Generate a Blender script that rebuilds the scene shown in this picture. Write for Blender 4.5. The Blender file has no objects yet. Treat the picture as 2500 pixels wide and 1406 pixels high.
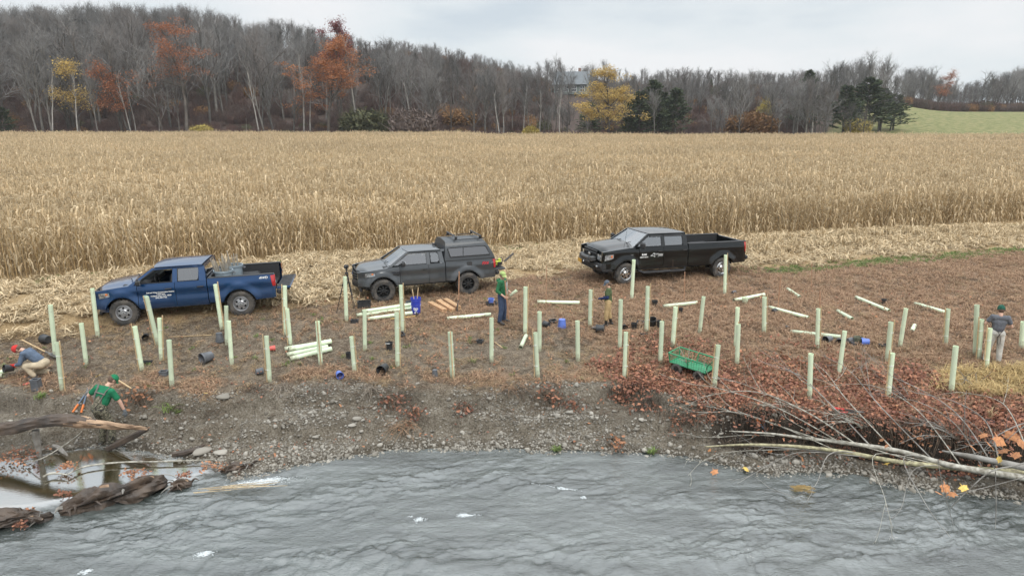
import bpy, bmesh, math, random
import numpy as np
from mathutils import Vector, Matrix, Euler, Quaternion
random.seed(7)
RNG = np.random.default_rng(11)
R = math.radians
SC = bpy.context.scene
COL = SC.collection

# ------------------------------------------------------------------ camera
CAM_H = 6.8
F_PX, YH = 1667.0, 275.0              # focal length and horizon row of the 2500 px wide photograph
PITCH = math.atan((703 - YH) / F_PX)
cam_data = bpy.data.cameras.new('camera')
cam_data.sensor_width = 36.0
cam_data.lens = 36.0 * F_PX / 2500.0
cam_data.clip_start = 0.1
cam_data.clip_end = 6000.0
cam = bpy.data.objects.new('camera', cam_data)
cam.location = (0, 0, CAM_H)
cam.rotation_euler = (math.pi / 2 - PITCH, 0, 0)
COL.objects.link(cam)
SC.camera = cam

# ------------------------------------------------------------------ sky, sun, exposure
world = bpy.data.worlds.new('World')
SC.world = world
world.use_nodes = True
wn, wl = world.node_tree.nodes, world.node_tree.links
wn.clear()
out = wn.new('ShaderNodeOutputWorld')
SUN_EL, SUN_AZ = R(48), R(150)
sky = wn.new('ShaderNodeTexSky')
sky.sky_type = 'NISHITA'
sky.sun_disc = False
sky.sun_elevation = SUN_EL
sky.sun_rotation = SUN_AZ
bg1 = wn.new('ShaderNodeBackground'); bg1.inputs['Strength'].default_value = 0.09
wl.new(sky.outputs[0], bg1.inputs['Color'])
tc = wn.new('ShaderNodeTexCoord')
mp = wn.new('ShaderNodeMapping'); mp.inputs['Scale'].default_value = (1.1, 1.1, 4.2); mp.inputs['Location'].default_value = (0.4, 0.2, 0.0)
wl.new(tc.outputs['Generated'], mp.inputs['Vector'])
cn = wn.new('ShaderNodeTexNoise'); cn.inputs['Scale'].default_value = 2.3; cn.inputs['Detail'].default_value = 6; cn.inputs['Roughness'].default_value = 0.5
wl.new(mp.outputs[0], cn.inputs['Vector'])
cr = wn.new('ShaderNodeValToRGB')
cr.color_ramp.elements[0].position = 0.36; cr.color_ramp.elements[0].color = (0.68, 0.755, 0.82, 1)
cr.color_ramp.elements[1].position = 0.62; cr.color_ramp.elements[1].color = (0.96, 0.965, 0.98, 1)
e = cr.color_ramp.elements.new(0.48); e.color = (0.84, 0.89, 0.92, 1)
wl.new(cn.outputs['Fac'], cr.inputs['Fac'])
bg2 = wn.new('ShaderNodeBackground'); bg2.inputs['Strength'].default_value = 0.98
wl.new(cr.outputs[0], bg2.inputs['Color'])
mixw = wn.new('ShaderNodeMixShader'); mixw.inputs[0].default_value = 0.93
# an overcast sky is brighter overhead than at the horizon
sx = wn.new('ShaderNodeSeparateXYZ'); wl.new(tc.outputs['Generated'], sx.inputs[0])
zr = wn.new('ShaderNodeMapRange'); zr.inputs['From Min'].default_value = 0.22; zr.inputs['From Max'].default_value = 1.0; zr.inputs['To Min'].default_value = 0.80; zr.inputs['To Max'].default_value = 2.5
wl.new(sx.outputs['Z'], zr.inputs[0]); wl.new(zr.outputs[0], bg2.inputs['Strength'])
wl.new(bg1.outputs[0], mixw.inputs[1]); wl.new(bg2.outputs[0], mixw.inputs[2])
wl.new(mixw.outputs[0], out.inputs['Surface'])

sun_data = bpy.data.lights.new('sun', 'SUN')
sun_data.energy = 1.5
sun_data.angle = R(25)
sun_data.color = (1.0, 0.97, 0.92)
sun = bpy.data.objects.new('sun', sun_data)
sun.location = (20, -20, 60)
_sd = Vector((math.sin(SUN_AZ) * math.cos(SUN_EL), math.cos(SUN_AZ) * math.cos(SUN_EL), math.sin(SUN_EL)))
sun.rotation_euler = (-_sd).to_track_quat('-Z', 'Y').to_euler()
COL.objects.link(sun)
vs = SC.view_settings
vs.view_transform = 'Standard'; vs.look = 'None'; vs.gamma = 1.0; vs.use_curve_mapping = False
vs.exposure = 0.25
SC.cycles.max_bounces = 6
SC.cycles.diffuse_bounces = 2
SC.cycles.glossy_bounces = 2
SC.cycles.transmission_bounces = 4
SC.cycles.transparent_max_bounces = 8
SC.cycles.volume_bounces = 1
SC.cycles.caustics_reflective = False
SC.cycles.caustics_refractive = False

# ------------------------------------------------------------------ noise and small maths
def _hash(ix, iy, seed):
    h = (ix.astype(np.int64) * 374761393 + iy.astype(np.int64) * 668265263 + seed * 1442695041) & 0x7fffffff
    h = ((h ^ (h >> 13)) * 1274126177) & 0x7fffffff
    return ((h ^ (h >> 16)) & 0xffff) / 65535.0

def vnoise(x, y, seed=0):
    x = np.asarray(x, float); y = np.asarray(y, float)
    ix, iy = np.floor(x), np.floor(y)
    fx, fy = x - ix, y - iy
    fx = fx * fx * fx * (fx * (fx * 6 - 15) + 10); fy = fy * fy * fy * (fy * (fy * 6 - 15) + 10)
    a, b = _hash(ix, iy, seed), _hash(ix + 1, iy, seed)
    c, d = _hash(ix, iy + 1, seed), _hash(ix + 1, iy + 1, seed)
    return (a + (b - a) * fx) * (1 - fy) + (c + (d - c) * fx) * fy

def fbm(x, y, seed=0, octs=4, gain=0.5):
    t, a, n = 0.0, 1.0, 0.0
    for o in range(octs):
        t = t + a * vnoise(np.asarray(x) * 2 ** o + 17.3 * o, np.asarray(y) * 2 ** o - 9.1 * o, seed + o)
        n += a; a *= gain
    return t / n

def sstep(a, b, x):
    t = np.clip((np.asarray(x, float) - a) / (b - a), 0, 1)
    return t * t * (3 - 2 * t)

# ------------------------------------------------------------------ photograph pixel -> point of the place
_cp, _sp = math.cos(PITCH), math.sin(PITCH)
def ray(px, py):
    u, v = px - 1250.0, py - 703.0
    return np.array([u, F_PX * _cp - v * _sp, -F_PX * _sp - v * _cp])
def on_plane(px, py, z):
    d = ray(px, py); t = (z - CAM_H) / d[2]
    return np.array([d[0] * t, d[1] * t, z])
def poly_world(pts, z):
    w = np.array([on_plane(a, b, z) for a, b in pts])
    o = np.argsort(w[:, 0])
    return w[o, 0], w[o, 1]

Z_WATER = -1.42
TOP_PX = [(-250,950),(0,945),(150,965),(300,950),(430,960),(520,975),(640,950),(740,935),(830,930),(960,945),(1060,945),(1200,950),(1330,940),(1480,930),(1560,935),(1650,970),(1750,985),(1900,995),(2050,1000),(2200,1020),(2350,1040),(2500,1060),(2750,1090)]
SHORE_PX = [(-250,1150),(0,1120),(120,1105),(250,1085),(330,1095),(430,1115),(520,1125),(570,1165),(640,1157),(720,1137),(820,1115),(930,1100),(1000,1093),(1200,1093),(1400,1098),(1550,1103),(1680,1112),(1780,1135),(1870,1155),(2000,1150),(2100,1160),(2200,1185),(2320,1200),(2420,1210),(2500,1222),(2750,1260)]
STRAW_PX = [(-250,840),(0,825),(250,800),(500,772),(700,752),(860,738),(1200,690),(1400,668),(1900,655),(2100,640),(2500,605),(2800,585)]
CORN_PX = [(-250,708),(0,690),(250,670),(500,652),(850,619),(1200,603),(1450,588),(1800,578),(2100,563),(2500,543),(2800,530)]
TOPX, TOPY = poly_world(TOP_PX, -0.45)
SHX, SHY = poly_world(SHORE_PX, Z_WATER)
STX, STY = poly_world(STRAW_PX, 0.1)
_cx, _cy = poly_world(CORN_PX, 0.1)
CORN_K, CORN_B = np.polyfit(_cx, _cy, 1)          # near edge of the standing corn: y = k x + b
CORN_FAR = 158.0
def y_top(x): return np.interp(x, TOPX, TOPY)
def y_shore(x): return np.interp(x, SHX, SHY)
def y_straw(x): return np.interp(x, STX, STY)
def y_corn(x): return CORN_K * np.asarray(x) + CORN_B

def hill(x, y):
    left = 26 * sstep(30, -45, x) * sstep(162, 265, y)
    u = x - .68 * (np.clip(y, 150, 300) - 160)
    mid = 15 * sstep(-45, 30, x) * sstep(95, 40, u) * sstep(172, 262, y)
    right = 7.0 * sstep(40, 95, u) * sstep(150, 262, y)
    far = 6 * sstep(300, 600, y)
    return left + mid + right + far + 0.6 * (fbm(x / 40, y / 40, 5) - 0.5) * sstep(170, 220, y)

def ground_z(x, y):
    x = np.asarray(x, float); y = np.asarray(y, float)
    yt, ys = y_top(x), y_shore(x)
    zt = -0.45
    p = zt + 0.45 * sstep(0, 5.5, y - yt) + 0.42 * sstep(-3, -11, x) * sstep(1.5, 5.5, y - yt)
    p = p + 0.16 * (fbm(x / 2.3, y / 2.3, 3, 3) - 0.5) * sstep(60, 30, y) + 0.11 * (fbm(x * 2.4, y * 2.4, 8, 4) - 0.5) * sstep(40, 24, y)
    # tyre ruts behind the trucks' wheels
    s = np.clip((y - ys) / np.maximum(yt - ys, 0.3), 0, 1)
    s2 = np.clip(s + 0.55 * (fbm(x * 1.0, y * .8, 21, 4) - 0.5) * np.sin(np.pi * s), 0, 1)
    wr = sstep(4.0, 6.5, x)
    prof = (0.40 * s2 + 0.28 * sstep(0.36, 0.50, s2) + 0.32 * sstep(0.74, 0.90, s2)) * (1 - wr) + (0.28 * s2 + 0.72 * sstep(0.50, 0.70, s2)) * wr
    b = Z_WATER + (zt - Z_WATER) * prof + (0.26 * (fbm(x * 1.7, y * 1.7, 31, 4) - 0.5) + 0.14 * (fbm(x * 5, y * 5, 37, 3) - 0.5)) * np.sin(np.pi * np.clip(s * 1.05, 0, 1))
    z = np.where(y >= yt, p, b)
    bed = Z_WATER - 0.55 * sstep(0, 1.6, ys - y) - 0.02 + 0.05 * (fbm(x * 2, y * 2, 41, 3) - 0.5)
    z = np.where(y < ys, bed, z)
    return z + hill(x, y)

def at(px, py):
    """The ground point seen at a pixel of the photograph."""
    d = ray(px, py)
    lo = 8.0 / d[1]; prev = lo
    ts = np.geomspace(10.0, 900.0, 700) / d[1]
    zz = CAM_H + ts * d[2] - ground_z(ts * d[0], ts * d[1])
    k = np.argmax(zz < 0)
    if zz[k] >= 0: k = len(ts) - 1
    a, b = ts[max(k - 1, 0)], ts[k]
    for _ in range(30):
        m = 0.5 * (a + b)
        if CAM_H + m * d[2] - float(ground_z(m * d[0], m * d[1])) > 0: a = m
        else: b = m
    return Vector((b * d[0], b * d[1], CAM_H + b * d[2]))
def _edge(pts):
    w = [at(a, b) for a, b in pts]; w.sort(key=lambda p: p.x); return np.array([p.x for p in w]), np.array([p.y for p in w])
STX, STY = _edge(STRAW_PX)
CRX, CRY = _edge(CORN_PX)
CORN_K, CORN_B = np.polyfit(CRX, CRY, 1)
def y_corn(x):
    x = np.asarray(x, float)
    return np.where(x < CRX[0], CRY[0] + (x - CRX[0]) * CORN_K, np.where(x > CRX[-1], CRY[-1] + (x - CRX[-1]) * CORN_K, np.interp(x, CRX, CRY)))
def above(px, py, p):
    """The point over p's depth (same y) seen at a pixel."""
    d = ray(px, py); t = p[1] / d[1]
    return Vector((d[0] * t, p[1], CAM_H + d[2] * t))
def at_y(px, py, y):
    d = ray(px, py); t = y / d[1]
    return Vector((d[0] * t, y, CAM_H + d[2] * t))
def at_z(px, py, z):
    return Vector(on_plane(px, py, z))
def mpp(p):
    """metres per photograph pixel at point p"""
    return (p[1] * _cp + (CAM_H - p[2]) * _sp) / F_PX
def gz(x, y): return float(ground_z(x, y))

# ------------------------------------------------------------------ tags and mesh helpers
def tag(o, label=None, cat=None, group=None, kind=None):
    if label: o['label'] = label
    if cat: o['category'] = cat
    if group: o['group'] = group
    if kind: o['kind'] = kind
    return o
def thing(name, label, cat, loc=(0, 0, 0), rz=0.0, group=None, rot=None, scale=1.0):
    o = bpy.data.objects.new(name, None)
    o.empty_display_size = 0.2
    COL.objects.link(o)
    o.location = loc
    o.rotation_euler = rot if rot else (0, 0, rz)
    o.scale = (scale,) * 3
    return tag(o, label, cat, group)
def copy_tree(o, parent=None):
    c = o.copy(); COL.objects.link(c)
    c.parent = parent
    for ch in o.children: copy_tree(ch, c)
    return c

class MB:
    """collects shapes, then links them as ONE mesh object"""
    def __init__(s): s.v, s.f, s.mi = [], [], []
    def add(s, vs, fs, mi=0):
        n = len(s.v)
        s.v.extend([tuple(map(float, p)) for p in vs]); s.f.extend([tuple(i + n for i in f) for f in fs]); s.mi.extend([mi] * len(fs)); return s
    def box(s, c, d, rot=None, bev=0.0, mi=0, taper=1.0):
        x, y, z = d[0] / 2, d[1] / 2, d[2] / 2
        if bev <= 0:
            vs = [(-x,-y,-z),(x,-y,-z),(x,y,-z),(-x,y,-z),(-x*taper,-y*taper,z),(x*taper,-y*taper,z),(x*taper,y*taper,z),(-x*taper,y*taper,z)]
            fs = [(0,3,2,1),(4,5,6,7),(0,1,5,4),(1,2,6,5),(2,3,7,6),(3,0,4,7)]
        else:
            b = min(bev, x*.95, y*.95, z*.95)
            vs, fs = [], []
            for (zz, k) in ((-z, b), (-z + b, 0), (z - b, 0), (z, b)):
                tt = taper if zz > 0 else 1.0
                X, Y = x * tt - k, y * tt - k
                c2 = b - k * 0.0
                for (sx, sy) in ((-1,-1),(1,-1),(1,1),(-1,1)):
                    if sx * sy > 0: pts = [(sx * X, sy * (Y - b)), (sx * (X - b), sy * Y)]
                    else: pts = [(sx * (X - b), sy * Y), (sx * X, sy * (Y - b))]
                    for p in pts: vs.append((p[0], p[1], zz))
            for r in range(3):
                for k in range(8):
                    a, b2 = r * 8 + k, r * 8 + (k + 1) % 8
                    fs.append((a, b2, b2 + 8, a + 8))
            fs.append(tuple(range(7, -1, -1))); fs.append(tuple(range(24, 32)))
        M = (Matrix.Translation(c) @ (Euler(rot).to_matrix().to_4x4() if rot is not None else Matrix.Identity(4)))
        return s.add([M @ Vector(p) for p in vs], fs, mi)
    def tube(s, path, rad, n=8, caps=True, mi=0, flat=None):
        path = [Vector(p) for p in path]; m = len(path)
        if not hasattr(rad, '__len__'): rad = [rad] * m
        vs, fs = [], []
        t0 = (path[1] - path[0]).normalized()
        ref = Vector((0, 0, 1)) if abs(t0.z) < 0.9 else Vector((1, 0, 0))
        u = t0.cross(ref).normalized()
        for i in range(m):
            t = (path[min(i + 1, m - 1)] - path[max(i - 1, 0)])
            t = t.normalized() if t.length > 1e-9 else t0
            u = (u - t * u.dot(t)); u = u.normalized() if u.length > 1e-6 else t.orthogonal().normalized()
            w = t.cross(u)
            for k in range(n):
                a = 2 * math.pi * k / n
                vs.append(path[i] + (u * math.cos(a) + w * math.sin(a) * (flat or 1.0)) * rad[i])
        for i in range(m - 1):
            for k in range(n):
                k2 = (k + 1) % n
                fs.append((i*n + k, i*n + k2, (i+1)*n + k2, (i+1)*n + k))
        if caps:
            fs.append(tuple(range(n - 1, -1, -1))); fs.append(tuple((m-1)*n + k for k in range(n)))
        return s.add(vs, fs, mi)
    def lathe(s, prof, n=16, M=None, mi=0, close=False):
        """prof = [(radius, z)]; turned about z, then moved by M"""
        M = M or Matrix.Identity(4)
        vs, fs = [], []
        for r, z in prof:
            for k in range(n):
                a = 2 * math.pi * k / n
                vs.append(M @ Vector((r * math.cos(a), r * math.sin(a), z)))
        for i in range(len(prof) - 1):
            for k in range(n):
                k2 = (k + 1) % n
                fs.append((i*n + k, i*n + k2, (i+1)*n + k2, (i+1)*n + k))
        if close: fs.append(tuple((len(prof)-1)*n + k for k in range(n))); fs.append(tuple(range(n - 1, -1, -1)))
        return s.add(vs, fs, mi)
    def ball(s, c, r, n=8, m=6, M=None, mi=0):
        prof = [(max(1e-4, math.sin(math.pi * i / m)), -math.cos(math.pi * i / m)) for i in range(m + 1)]
        rr = r if hasattr(r, '__len__') else (r, r, r)
        T = Matrix.Translation(c) @ (M or Matrix.Identity(4)) @ Matrix.Diagonal((*rr, 1))
        return s.lathe(prof, n, T, mi)
    def grid(s, P, mi=0, flip=False):
        P = np.asarray(P, float); n, m = P.shape[:2]
        fs = []
        for i in range(n - 1):
            for j in range(m - 1):
                q = (i*m + j, i*m + j + 1, (i+1)*m + j + 1, (i+1)*m + j)
                fs.append(q[::-1] if flip else q)
        return s.add(P.reshape(-1, 3), fs, mi)
    def poly(s, pts, mi=0): return s.add(pts, [tuple(range(len(pts)))], mi)
    def mesh(s, name, mats, smooth=35):
        me = bpy.data.meshes.new(name)
        me.from_pydata(s.v, [], s.f)
        for m in (mats if isinstance(mats, (list, tuple)) else [mats]): me.materials.append(m)
        if any(s.mi): me.polygons.foreach_set('material_index', s.mi)
        me.update()
        if smooth:
            me.shade_smooth()
            try: me.set_sharp_from_angle(angle=R(smooth))
            except Exception: pass
        return me
    def build(s, name, mats, parent=None, smooth=35, loc=None):
        o = bpy.data.objects.new(name, s.mesh(name, mats, smooth))
        COL.objects.link(o)
        if parent: o.parent = parent
        if loc is not None: o.location = loc
        return o

def np_mesh(name, V, Fq, mats, smooth=False, attrs=None):
    """fast mesh from numpy: V (n,3), Fq (m,k) faces of k corners"""
    V = np.ascontiguousarray(V, np.float32); Fq = np.ascontiguousarray(Fq, np.int32)
    me = bpy.data.meshes.new(name)
    me.vertices.add(len(V)); me.vertices.foreach_set('co', V.ravel())
    m, k = Fq.shape
    me.loops.add(m * k); me.loops.foreach_set('vertex_index', Fq.ravel())
    me.polygons.add(m); me.polygons.foreach_set('loop_start', np.arange(0, m * k, k, dtype=np.int32))
    try: me.polygons.foreach_set('loop_total', np.full(m, k, np.int32))
    except Exception: pass
    if smooth: me.polygons.foreach_set('use_smooth', np.ones(m, bool))
    for mt in (mats if isinstance(mats, (list, tuple)) else [mats]): me.materials.append(mt)
    for nm, arr in (attrs or {}).items():
        a = me.attributes.new(nm, 'FLOAT', 'POINT'); a.data.foreach_set('value', np.ascontiguousarray(arr, np.float32).ravel())
    me.update(calc_edges=True)
    return me
def link(name, me, parent=None):
    o = bpy.data.objects.new(name, me); COL.objects.link(o)
    if parent: o.parent = parent
    return o

# ------------------------------------------------------------------ materials
MATS = {}
def mat(name, col, rough=0.6, metal=0.0, var=0.0, scale=8.0, bump=0.0, bscale=60.0, rand=0.0, spec=0.5, col2=None, coat=0.0, trans=0.0):
    """Principled with a little procedural variation of colour (var, or towards col2), per-object variation (rand) and bump"""
    if name in MATS: return MATS[name]
    m = bpy.data.materials.new(name); m.use_nodes = True
    nt = m.node_tree; b = nt.nodes['Principled BSDF']
    b.inputs['Base Color'].default_value = (*col, 1); b.inputs['Roughness'].default_value = rough
    b.inputs['Metallic'].default_value = metal; b.inputs['Specular IOR Level'].default_value = spec
    b.inputs['Coat Weight'].default_value = coat
    if coat: b.inputs['Coat Roughness'].default_value = 0.06
    src = None
    if var or col2 or bump:
        t = nt.nodes.new('ShaderNodeTexCoord')
    if var or col2:
        n = nt.nodes.new('ShaderNodeTexNoise'); n.inputs['Scale'].default_value = scale; n.inputs['Detail'].default_value = 5
        nt.links.new(t.outputs['Object'], n.inputs['Vector'])
        rp = nt.nodes.new('ShaderNodeValToRGB')
        c2 = col2 or tuple(c * (1 - var) for c in col); c1 = col if col2 else tuple(min(1, c * (1 + var)) for c in col)
        rp.color_ramp.elements[0].position = 0.35; rp.color_ramp.elements[0].color = (*c2, 1)
        rp.color_ramp.elements[1].position = 0.65; rp.color_ramp.elements[1].color = (*c1, 1)
        nt.links.new(n.outputs['Fac'], rp.inputs['Fac']); src = rp.outputs['Color']
    if rand:
        oi = nt.nodes.new('ShaderNodeObjectInfo')
        mr = nt.nodes.new('ShaderNodeMapRange'); mr.inputs['To Min'].default_value = 1 - rand; mr.inputs['To Max'].default_value = 1 + rand
        nt.links.new(oi.outputs['Random'], mr.inputs['Value'])
        hs = nt.nodes.new('ShaderNodeHueSaturation'); nt.links.new(mr.outputs[0], hs.inputs['Value'])
        if src is not None: nt.links.new(src, hs.inputs['Color'])
        else: hs.inputs['Color'].default_value = (*col, 1)
        src = hs.outputs['Color']
    if src is not None: nt.links.new(src, b.inputs['Base Color'])
    if bump:
        n2 = nt.nodes.new('ShaderNodeTexNoise'); n2.inputs['Scale'].default_value = bscale; n2.inputs['Detail'].default_value = 4
        nt.links.new(t.outputs['Object'], n2.inputs['Vector'])
        bp = nt.nodes.new('ShaderNodeBump'); bp.inputs['Strength'].default_value = bump; bp.inputs['Distance'].default_value = 0.02
        nt.links.new(n2.outputs['Fac'], bp.inputs['Height']); nt.links.new(bp.outputs[0], b.inputs['Normal'])
    MATS[name] = m
    return m

def leafmat(name, c1, c2, rand=0.25, rough=0.7, translucent=0.25, patch=0.0):
    """thin dry leaf or blade: per-instance colour between c1 and c2"""
    if name in MATS: return MATS[name]
    m = bpy.data.materials.new(name); m.use_nodes = True
    nt = m.node_tree; b = nt.nodes['Principled BSDF']; b.inputs['Roughness'].default_value = rough
    b.inputs['Specular IOR Level'].default_value = 0.25
    oi = nt.nodes.new('ShaderNodeObjectInfo')
    geo = nt.nodes.new('ShaderNodeNewGeometry')
    mx = nt.nodes.new('ShaderNodeMix'); mx.data_type = 'RGBA'
    mx.inputs[6].default_value = (*c1, 1); mx.inputs[7].default_value = (*c2, 1)
    ad = nt.nodes.new('ShaderNodeMath'); ad.operation = 'ADD'
    fr = nt.nodes.new('ShaderNodeMath'); fr.operation = 'FRACT'
    nt.links.new(oi.outputs['Random'], ad.inputs[0]); nt.links.new(geo.outputs['Random Per Island'], ad.inputs[1])
    nt.links.new(ad.outputs[0], fr.inputs[0]); nt.links.new(fr.outputs[0], mx.inputs[0])
    hs = nt.nodes.new('ShaderNodeHueSaturation')
    mr = nt.nodes.new('ShaderNodeMapRange'); mr.inputs['To Min'].default_value = 1 - rand; mr.inputs['To Max'].default_value = 1 + rand
    nt.links.new(geo.outputs['Random Per Island'], mr.inputs['Value']); nt.links.new(mr.outputs[0], hs.inputs['Value'])
    nt.links.new(mx.outputs[2], hs.inputs['Color'])
    if patch:     # parts of the field that ripened or weathered differently, in streaks along the rows
        q = nt.nodes.new('ShaderNodeMapping'); q.inputs['Scale'].default_value = (.035, .16, 0); q.inputs['Rotation'].default_value = (0, 0, -.16); nt.links.new(oi.outputs['Location'], q.inputs[0])
        pn = nt.nodes.new('ShaderNodeTexNoise'); pn.inputs['Scale'].default_value = 1.0; pn.inputs['Detail'].default_value = 5; pn.inputs['Roughness'].default_value = .65; nt.links.new(q.outputs[0], pn.inputs['Vector'])
        pm = nt.nodes.new('ShaderNodeMapRange'); pm.inputs['From Min'].default_value = .3; pm.inputs['From Max'].default_value = .7; pm.inputs['To Min'].default_value = 1 - patch; pm.inputs['To Max'].default_value = 1 + patch; nt.links.new(pn.outputs['Fac'], pm.inputs[0])
        h2 = nt.nodes.new('ShaderNodeHueSaturation'); nt.links.new(hs.outputs['Color'], h2.inputs['Color']); nt.links.new(pm.outputs[0], h2.inputs['Value']); hs = h2
    nt.links.new(hs.outputs['Color'], b.inputs['Base Color'])
    if translucent:
        tr = nt.nodes.new('ShaderNodeBsdfTranslucent'); nt.links.new(hs.outputs['Color'], tr.inputs['Color'])
        ms = nt.nodes.new('ShaderNodeMixShader'); ms.inputs[0].default_value = translucent
        nt.links.new(b.outputs[0], ms.inputs[1]); nt.links.new(tr.outputs[0], ms.inputs[2])
        nt.links.new(ms.outputs[0], nt.nodes['Material Output'].inputs['Surface'])
    MATS[name] = m
    return m

# ------------------------------------------------------------------ scatter of uncountable stuff
_SCN = [0]
def scatter(name, pts, rots, scl, idx, protos, label, parent=None):
    """ONE stuff object whose geometry nodes set the proto meshes on the given points"""
    pc = bpy.data.collections.new(name + '_source')
    for k, me in enumerate(protos):
        po = bpy.data.objects.new('%s_source_%02d' % (name, k), me); pc.objects.link(po)
    n = len(pts)
    me = bpy.data.meshes.new(name)
    me.vertices.add(n); me.vertices.foreach_set('co', np.ascontiguousarray(pts, np.float32).ravel())
    a = me.attributes.new('rot', 'FLOAT_VECTOR', 'POINT'); a.data.foreach_set('vector', np.ascontiguousarray(rots, np.float32).ravel())
    s3 = np.asarray(scl, np.float32)
    if s3.ndim == 1: s3 = np.repeat(s3[:, None], 3, 1)
    a = me.attributes.new('scl', 'FLOAT_VECTOR', 'POINT'); a.data.foreach_set('vector', np.ascontiguousarray(s3).ravel())
    a = me.attributes.new('idx', 'INT', 'POINT'); a.data.foreach_set('value', np.ascontiguousarray(idx, np.int32))
    me.update()
    o = bpy.data.objects.new(name, me); COL.objects.link(o)
    if parent: o.parent = parent
    g = bpy.data.node_groups.new(name + '_nodes', 'GeometryNodeTree')
    g.interface.new_socket('Geometry', in_out='INPUT', socket_type='NodeSocketGeometry')
    g.interface.new_socket('Geometry', in_out='OUTPUT', socket_type='NodeSocketGeometry')
    N, L = g.nodes, g.links
    gi, go = N.new('NodeGroupInput'), N.new('NodeGroupOutput')
    ci = N.new('GeometryNodeCollectionInfo'); ci.inputs['Collection'].default_value = pc
    ci.inputs['Separate Children'].default_value = True; ci.inputs['Reset Children'].default_value = True
    ip = N.new('GeometryNodeInstanceOnPoints'); ip.inputs['Pick Instance'].default_value = True
    def attr(nm, ty):
        q = N.new('GeometryNodeInputNamedAttribute'); q.data_type = ty; q.inputs['Name'].default_value = nm; return q
    L.new(gi.outputs[0], ip.inputs['Points']); L.new(ci.outputs[0], ip.inputs['Instance'])
    L.new(attr('idx', 'INT').outputs['Attribute'], ip.inputs['Instance Index'])
    er = N.new('FunctionNodeEulerToRotation')
    L.new(attr('rot', 'FLOAT_VECTOR').outputs['Attribute'], er.inputs[0]); L.new(er.outputs[0], ip.inputs['Rotation'])
    L.new(attr('scl', 'FLOAT_VECTOR').outputs['Attribute'], ip.inputs['Scale'])
    L.new(ip.outputs[0], go.inputs[0])
    md = o.modifiers.new('scatter', 'NODES'); md.node_group = g
    tag(o, label, None, None, 'stuff')
    return o
# ================================================================== THE GROUND
def axis(parts):
    """parts = [(start, stop, step0, step1)]: coordinates whose step grows from step0 to step1"""
    o = []
    for a, b, s0, s1 in parts:
        x = a
        while x < b - 1e-6:
            o.append(x); x += s0 + (s1 - s0) * (x - a) / (b - a)
    o.append(parts[-1][1]); return np.array(o)
_xh = axis([(0, 16, .085, .085), (16, 30, .12, .3), (30, 150, .8, 6), (150, 900, 8, 80)])
GX = np.concatenate([-_xh[:0:-1], _xh])
GY = axis([(-60, 8, 8, 2), (8, 13.0, .5, .1), (13.0, 19.5, .075, .075), (19.5, 36, .085, .15), (36, 60, .4, 1.2), (60, 160, 3, 5), (160, 290, 4, 5), (290, 1500, 12, 90)])
XX, YY = np.meshgrid(GX, GY)
ZZ = ground_z(XX, YY)
_yt, _ys, _yst, _yc = y_top(XX), y_shore(XX), y_straw(XX), y_corn(XX)
_n1 = fbm(XX * .9, YY * .9, 51, 4) - 0.5
_n2 = fbm(XX * 3.1, YY * 3.1, 57, 3) - 0.5
def w_red(x, y):
    """rusty dead grass: thick on the right of the planting ground and along the bank's lip"""
    u = x + 1.1 * (y - 22) * 0.35
    w = sstep(-1.5, 5.0, u + 5 * (fbm(x * .5, y * .5, 61, 3) - .5))
    lip = sstep(1.1, .2, np.abs(y - y_top(x) - .35)) * sstep(.42, .6, fbm(x * .7, y * .9, 63, 3)) * .8
    w = np.maximum(w, lip)
    back = .55 * sstep(19.5, 22.5, y) * sstep(-12, -2, x)
    return np.maximum(w, back) * sstep(-.2, .5, y - y_top(x))
W_ATTR = {}
W_ATTR['bank'] = sstep(.25, -.35, YY - _yt + .9 * _n1)
W_ATTR['red'] = w_red(XX, YY)
W_ATTR['straw'] = sstep(-.5, .5, YY - _yst + 1.6 * _n1)
_gn = fbm(XX * .35, YY * 1.2, 71, 3)
W_ATTR['green'] = np.clip(sstep(.8, .1, np.abs(YY - _yst + .35 + .25 * _n1)) * sstep(10, 13.5, XX) * sstep(.38, .5, _gn)
                          + sstep(1.2, .2, np.abs(YY - _yc + .7)) * sstep(.45, .58, _gn) * .8
                          + sstep(60, 68, XX - 0.68 * (YY - 160)) * sstep(140, 160, YY) * sstep(285, 262, YY), 0, 1)
_trk = sstep(.55, .15, np.abs(YY - _yst + .5 + .18 * _n1)) * sstep(-2.5, 3, XX) * sstep(15, 10, XX)
_trk = np.maximum(_trk, sstep(.45, .1, np.abs(YY - _yst + .1)) * sstep(-9, -5, XX) * sstep(4, 0, XX) * .6)
W_ATTR['track'] = _trk
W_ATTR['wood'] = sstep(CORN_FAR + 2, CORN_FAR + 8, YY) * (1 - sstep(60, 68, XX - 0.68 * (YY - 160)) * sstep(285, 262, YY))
_gx, _gy = at(2455, 930).x, at(2455, 930).y
W_ATTR['gold'] = sstep(1.0, .35, np.hypot((XX - _gx) / 2.3, (YY - _gy) / 1.0) + .8 * _n1) * sstep(-.3, .3, YY - _yt)
W_ATTR['leaf'] = sstep(2.6, 5.5, XX + 4 * _n1) * sstep(2.6, .6, YY - _yt + 1.2 * _n1) * sstep(-1.6, -.7, (YY - _yt) + .6 * _n2)
_sf = np.clip((YY - _ys) / np.maximum(_yt - _ys, .3), 0, 1.6)
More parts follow.
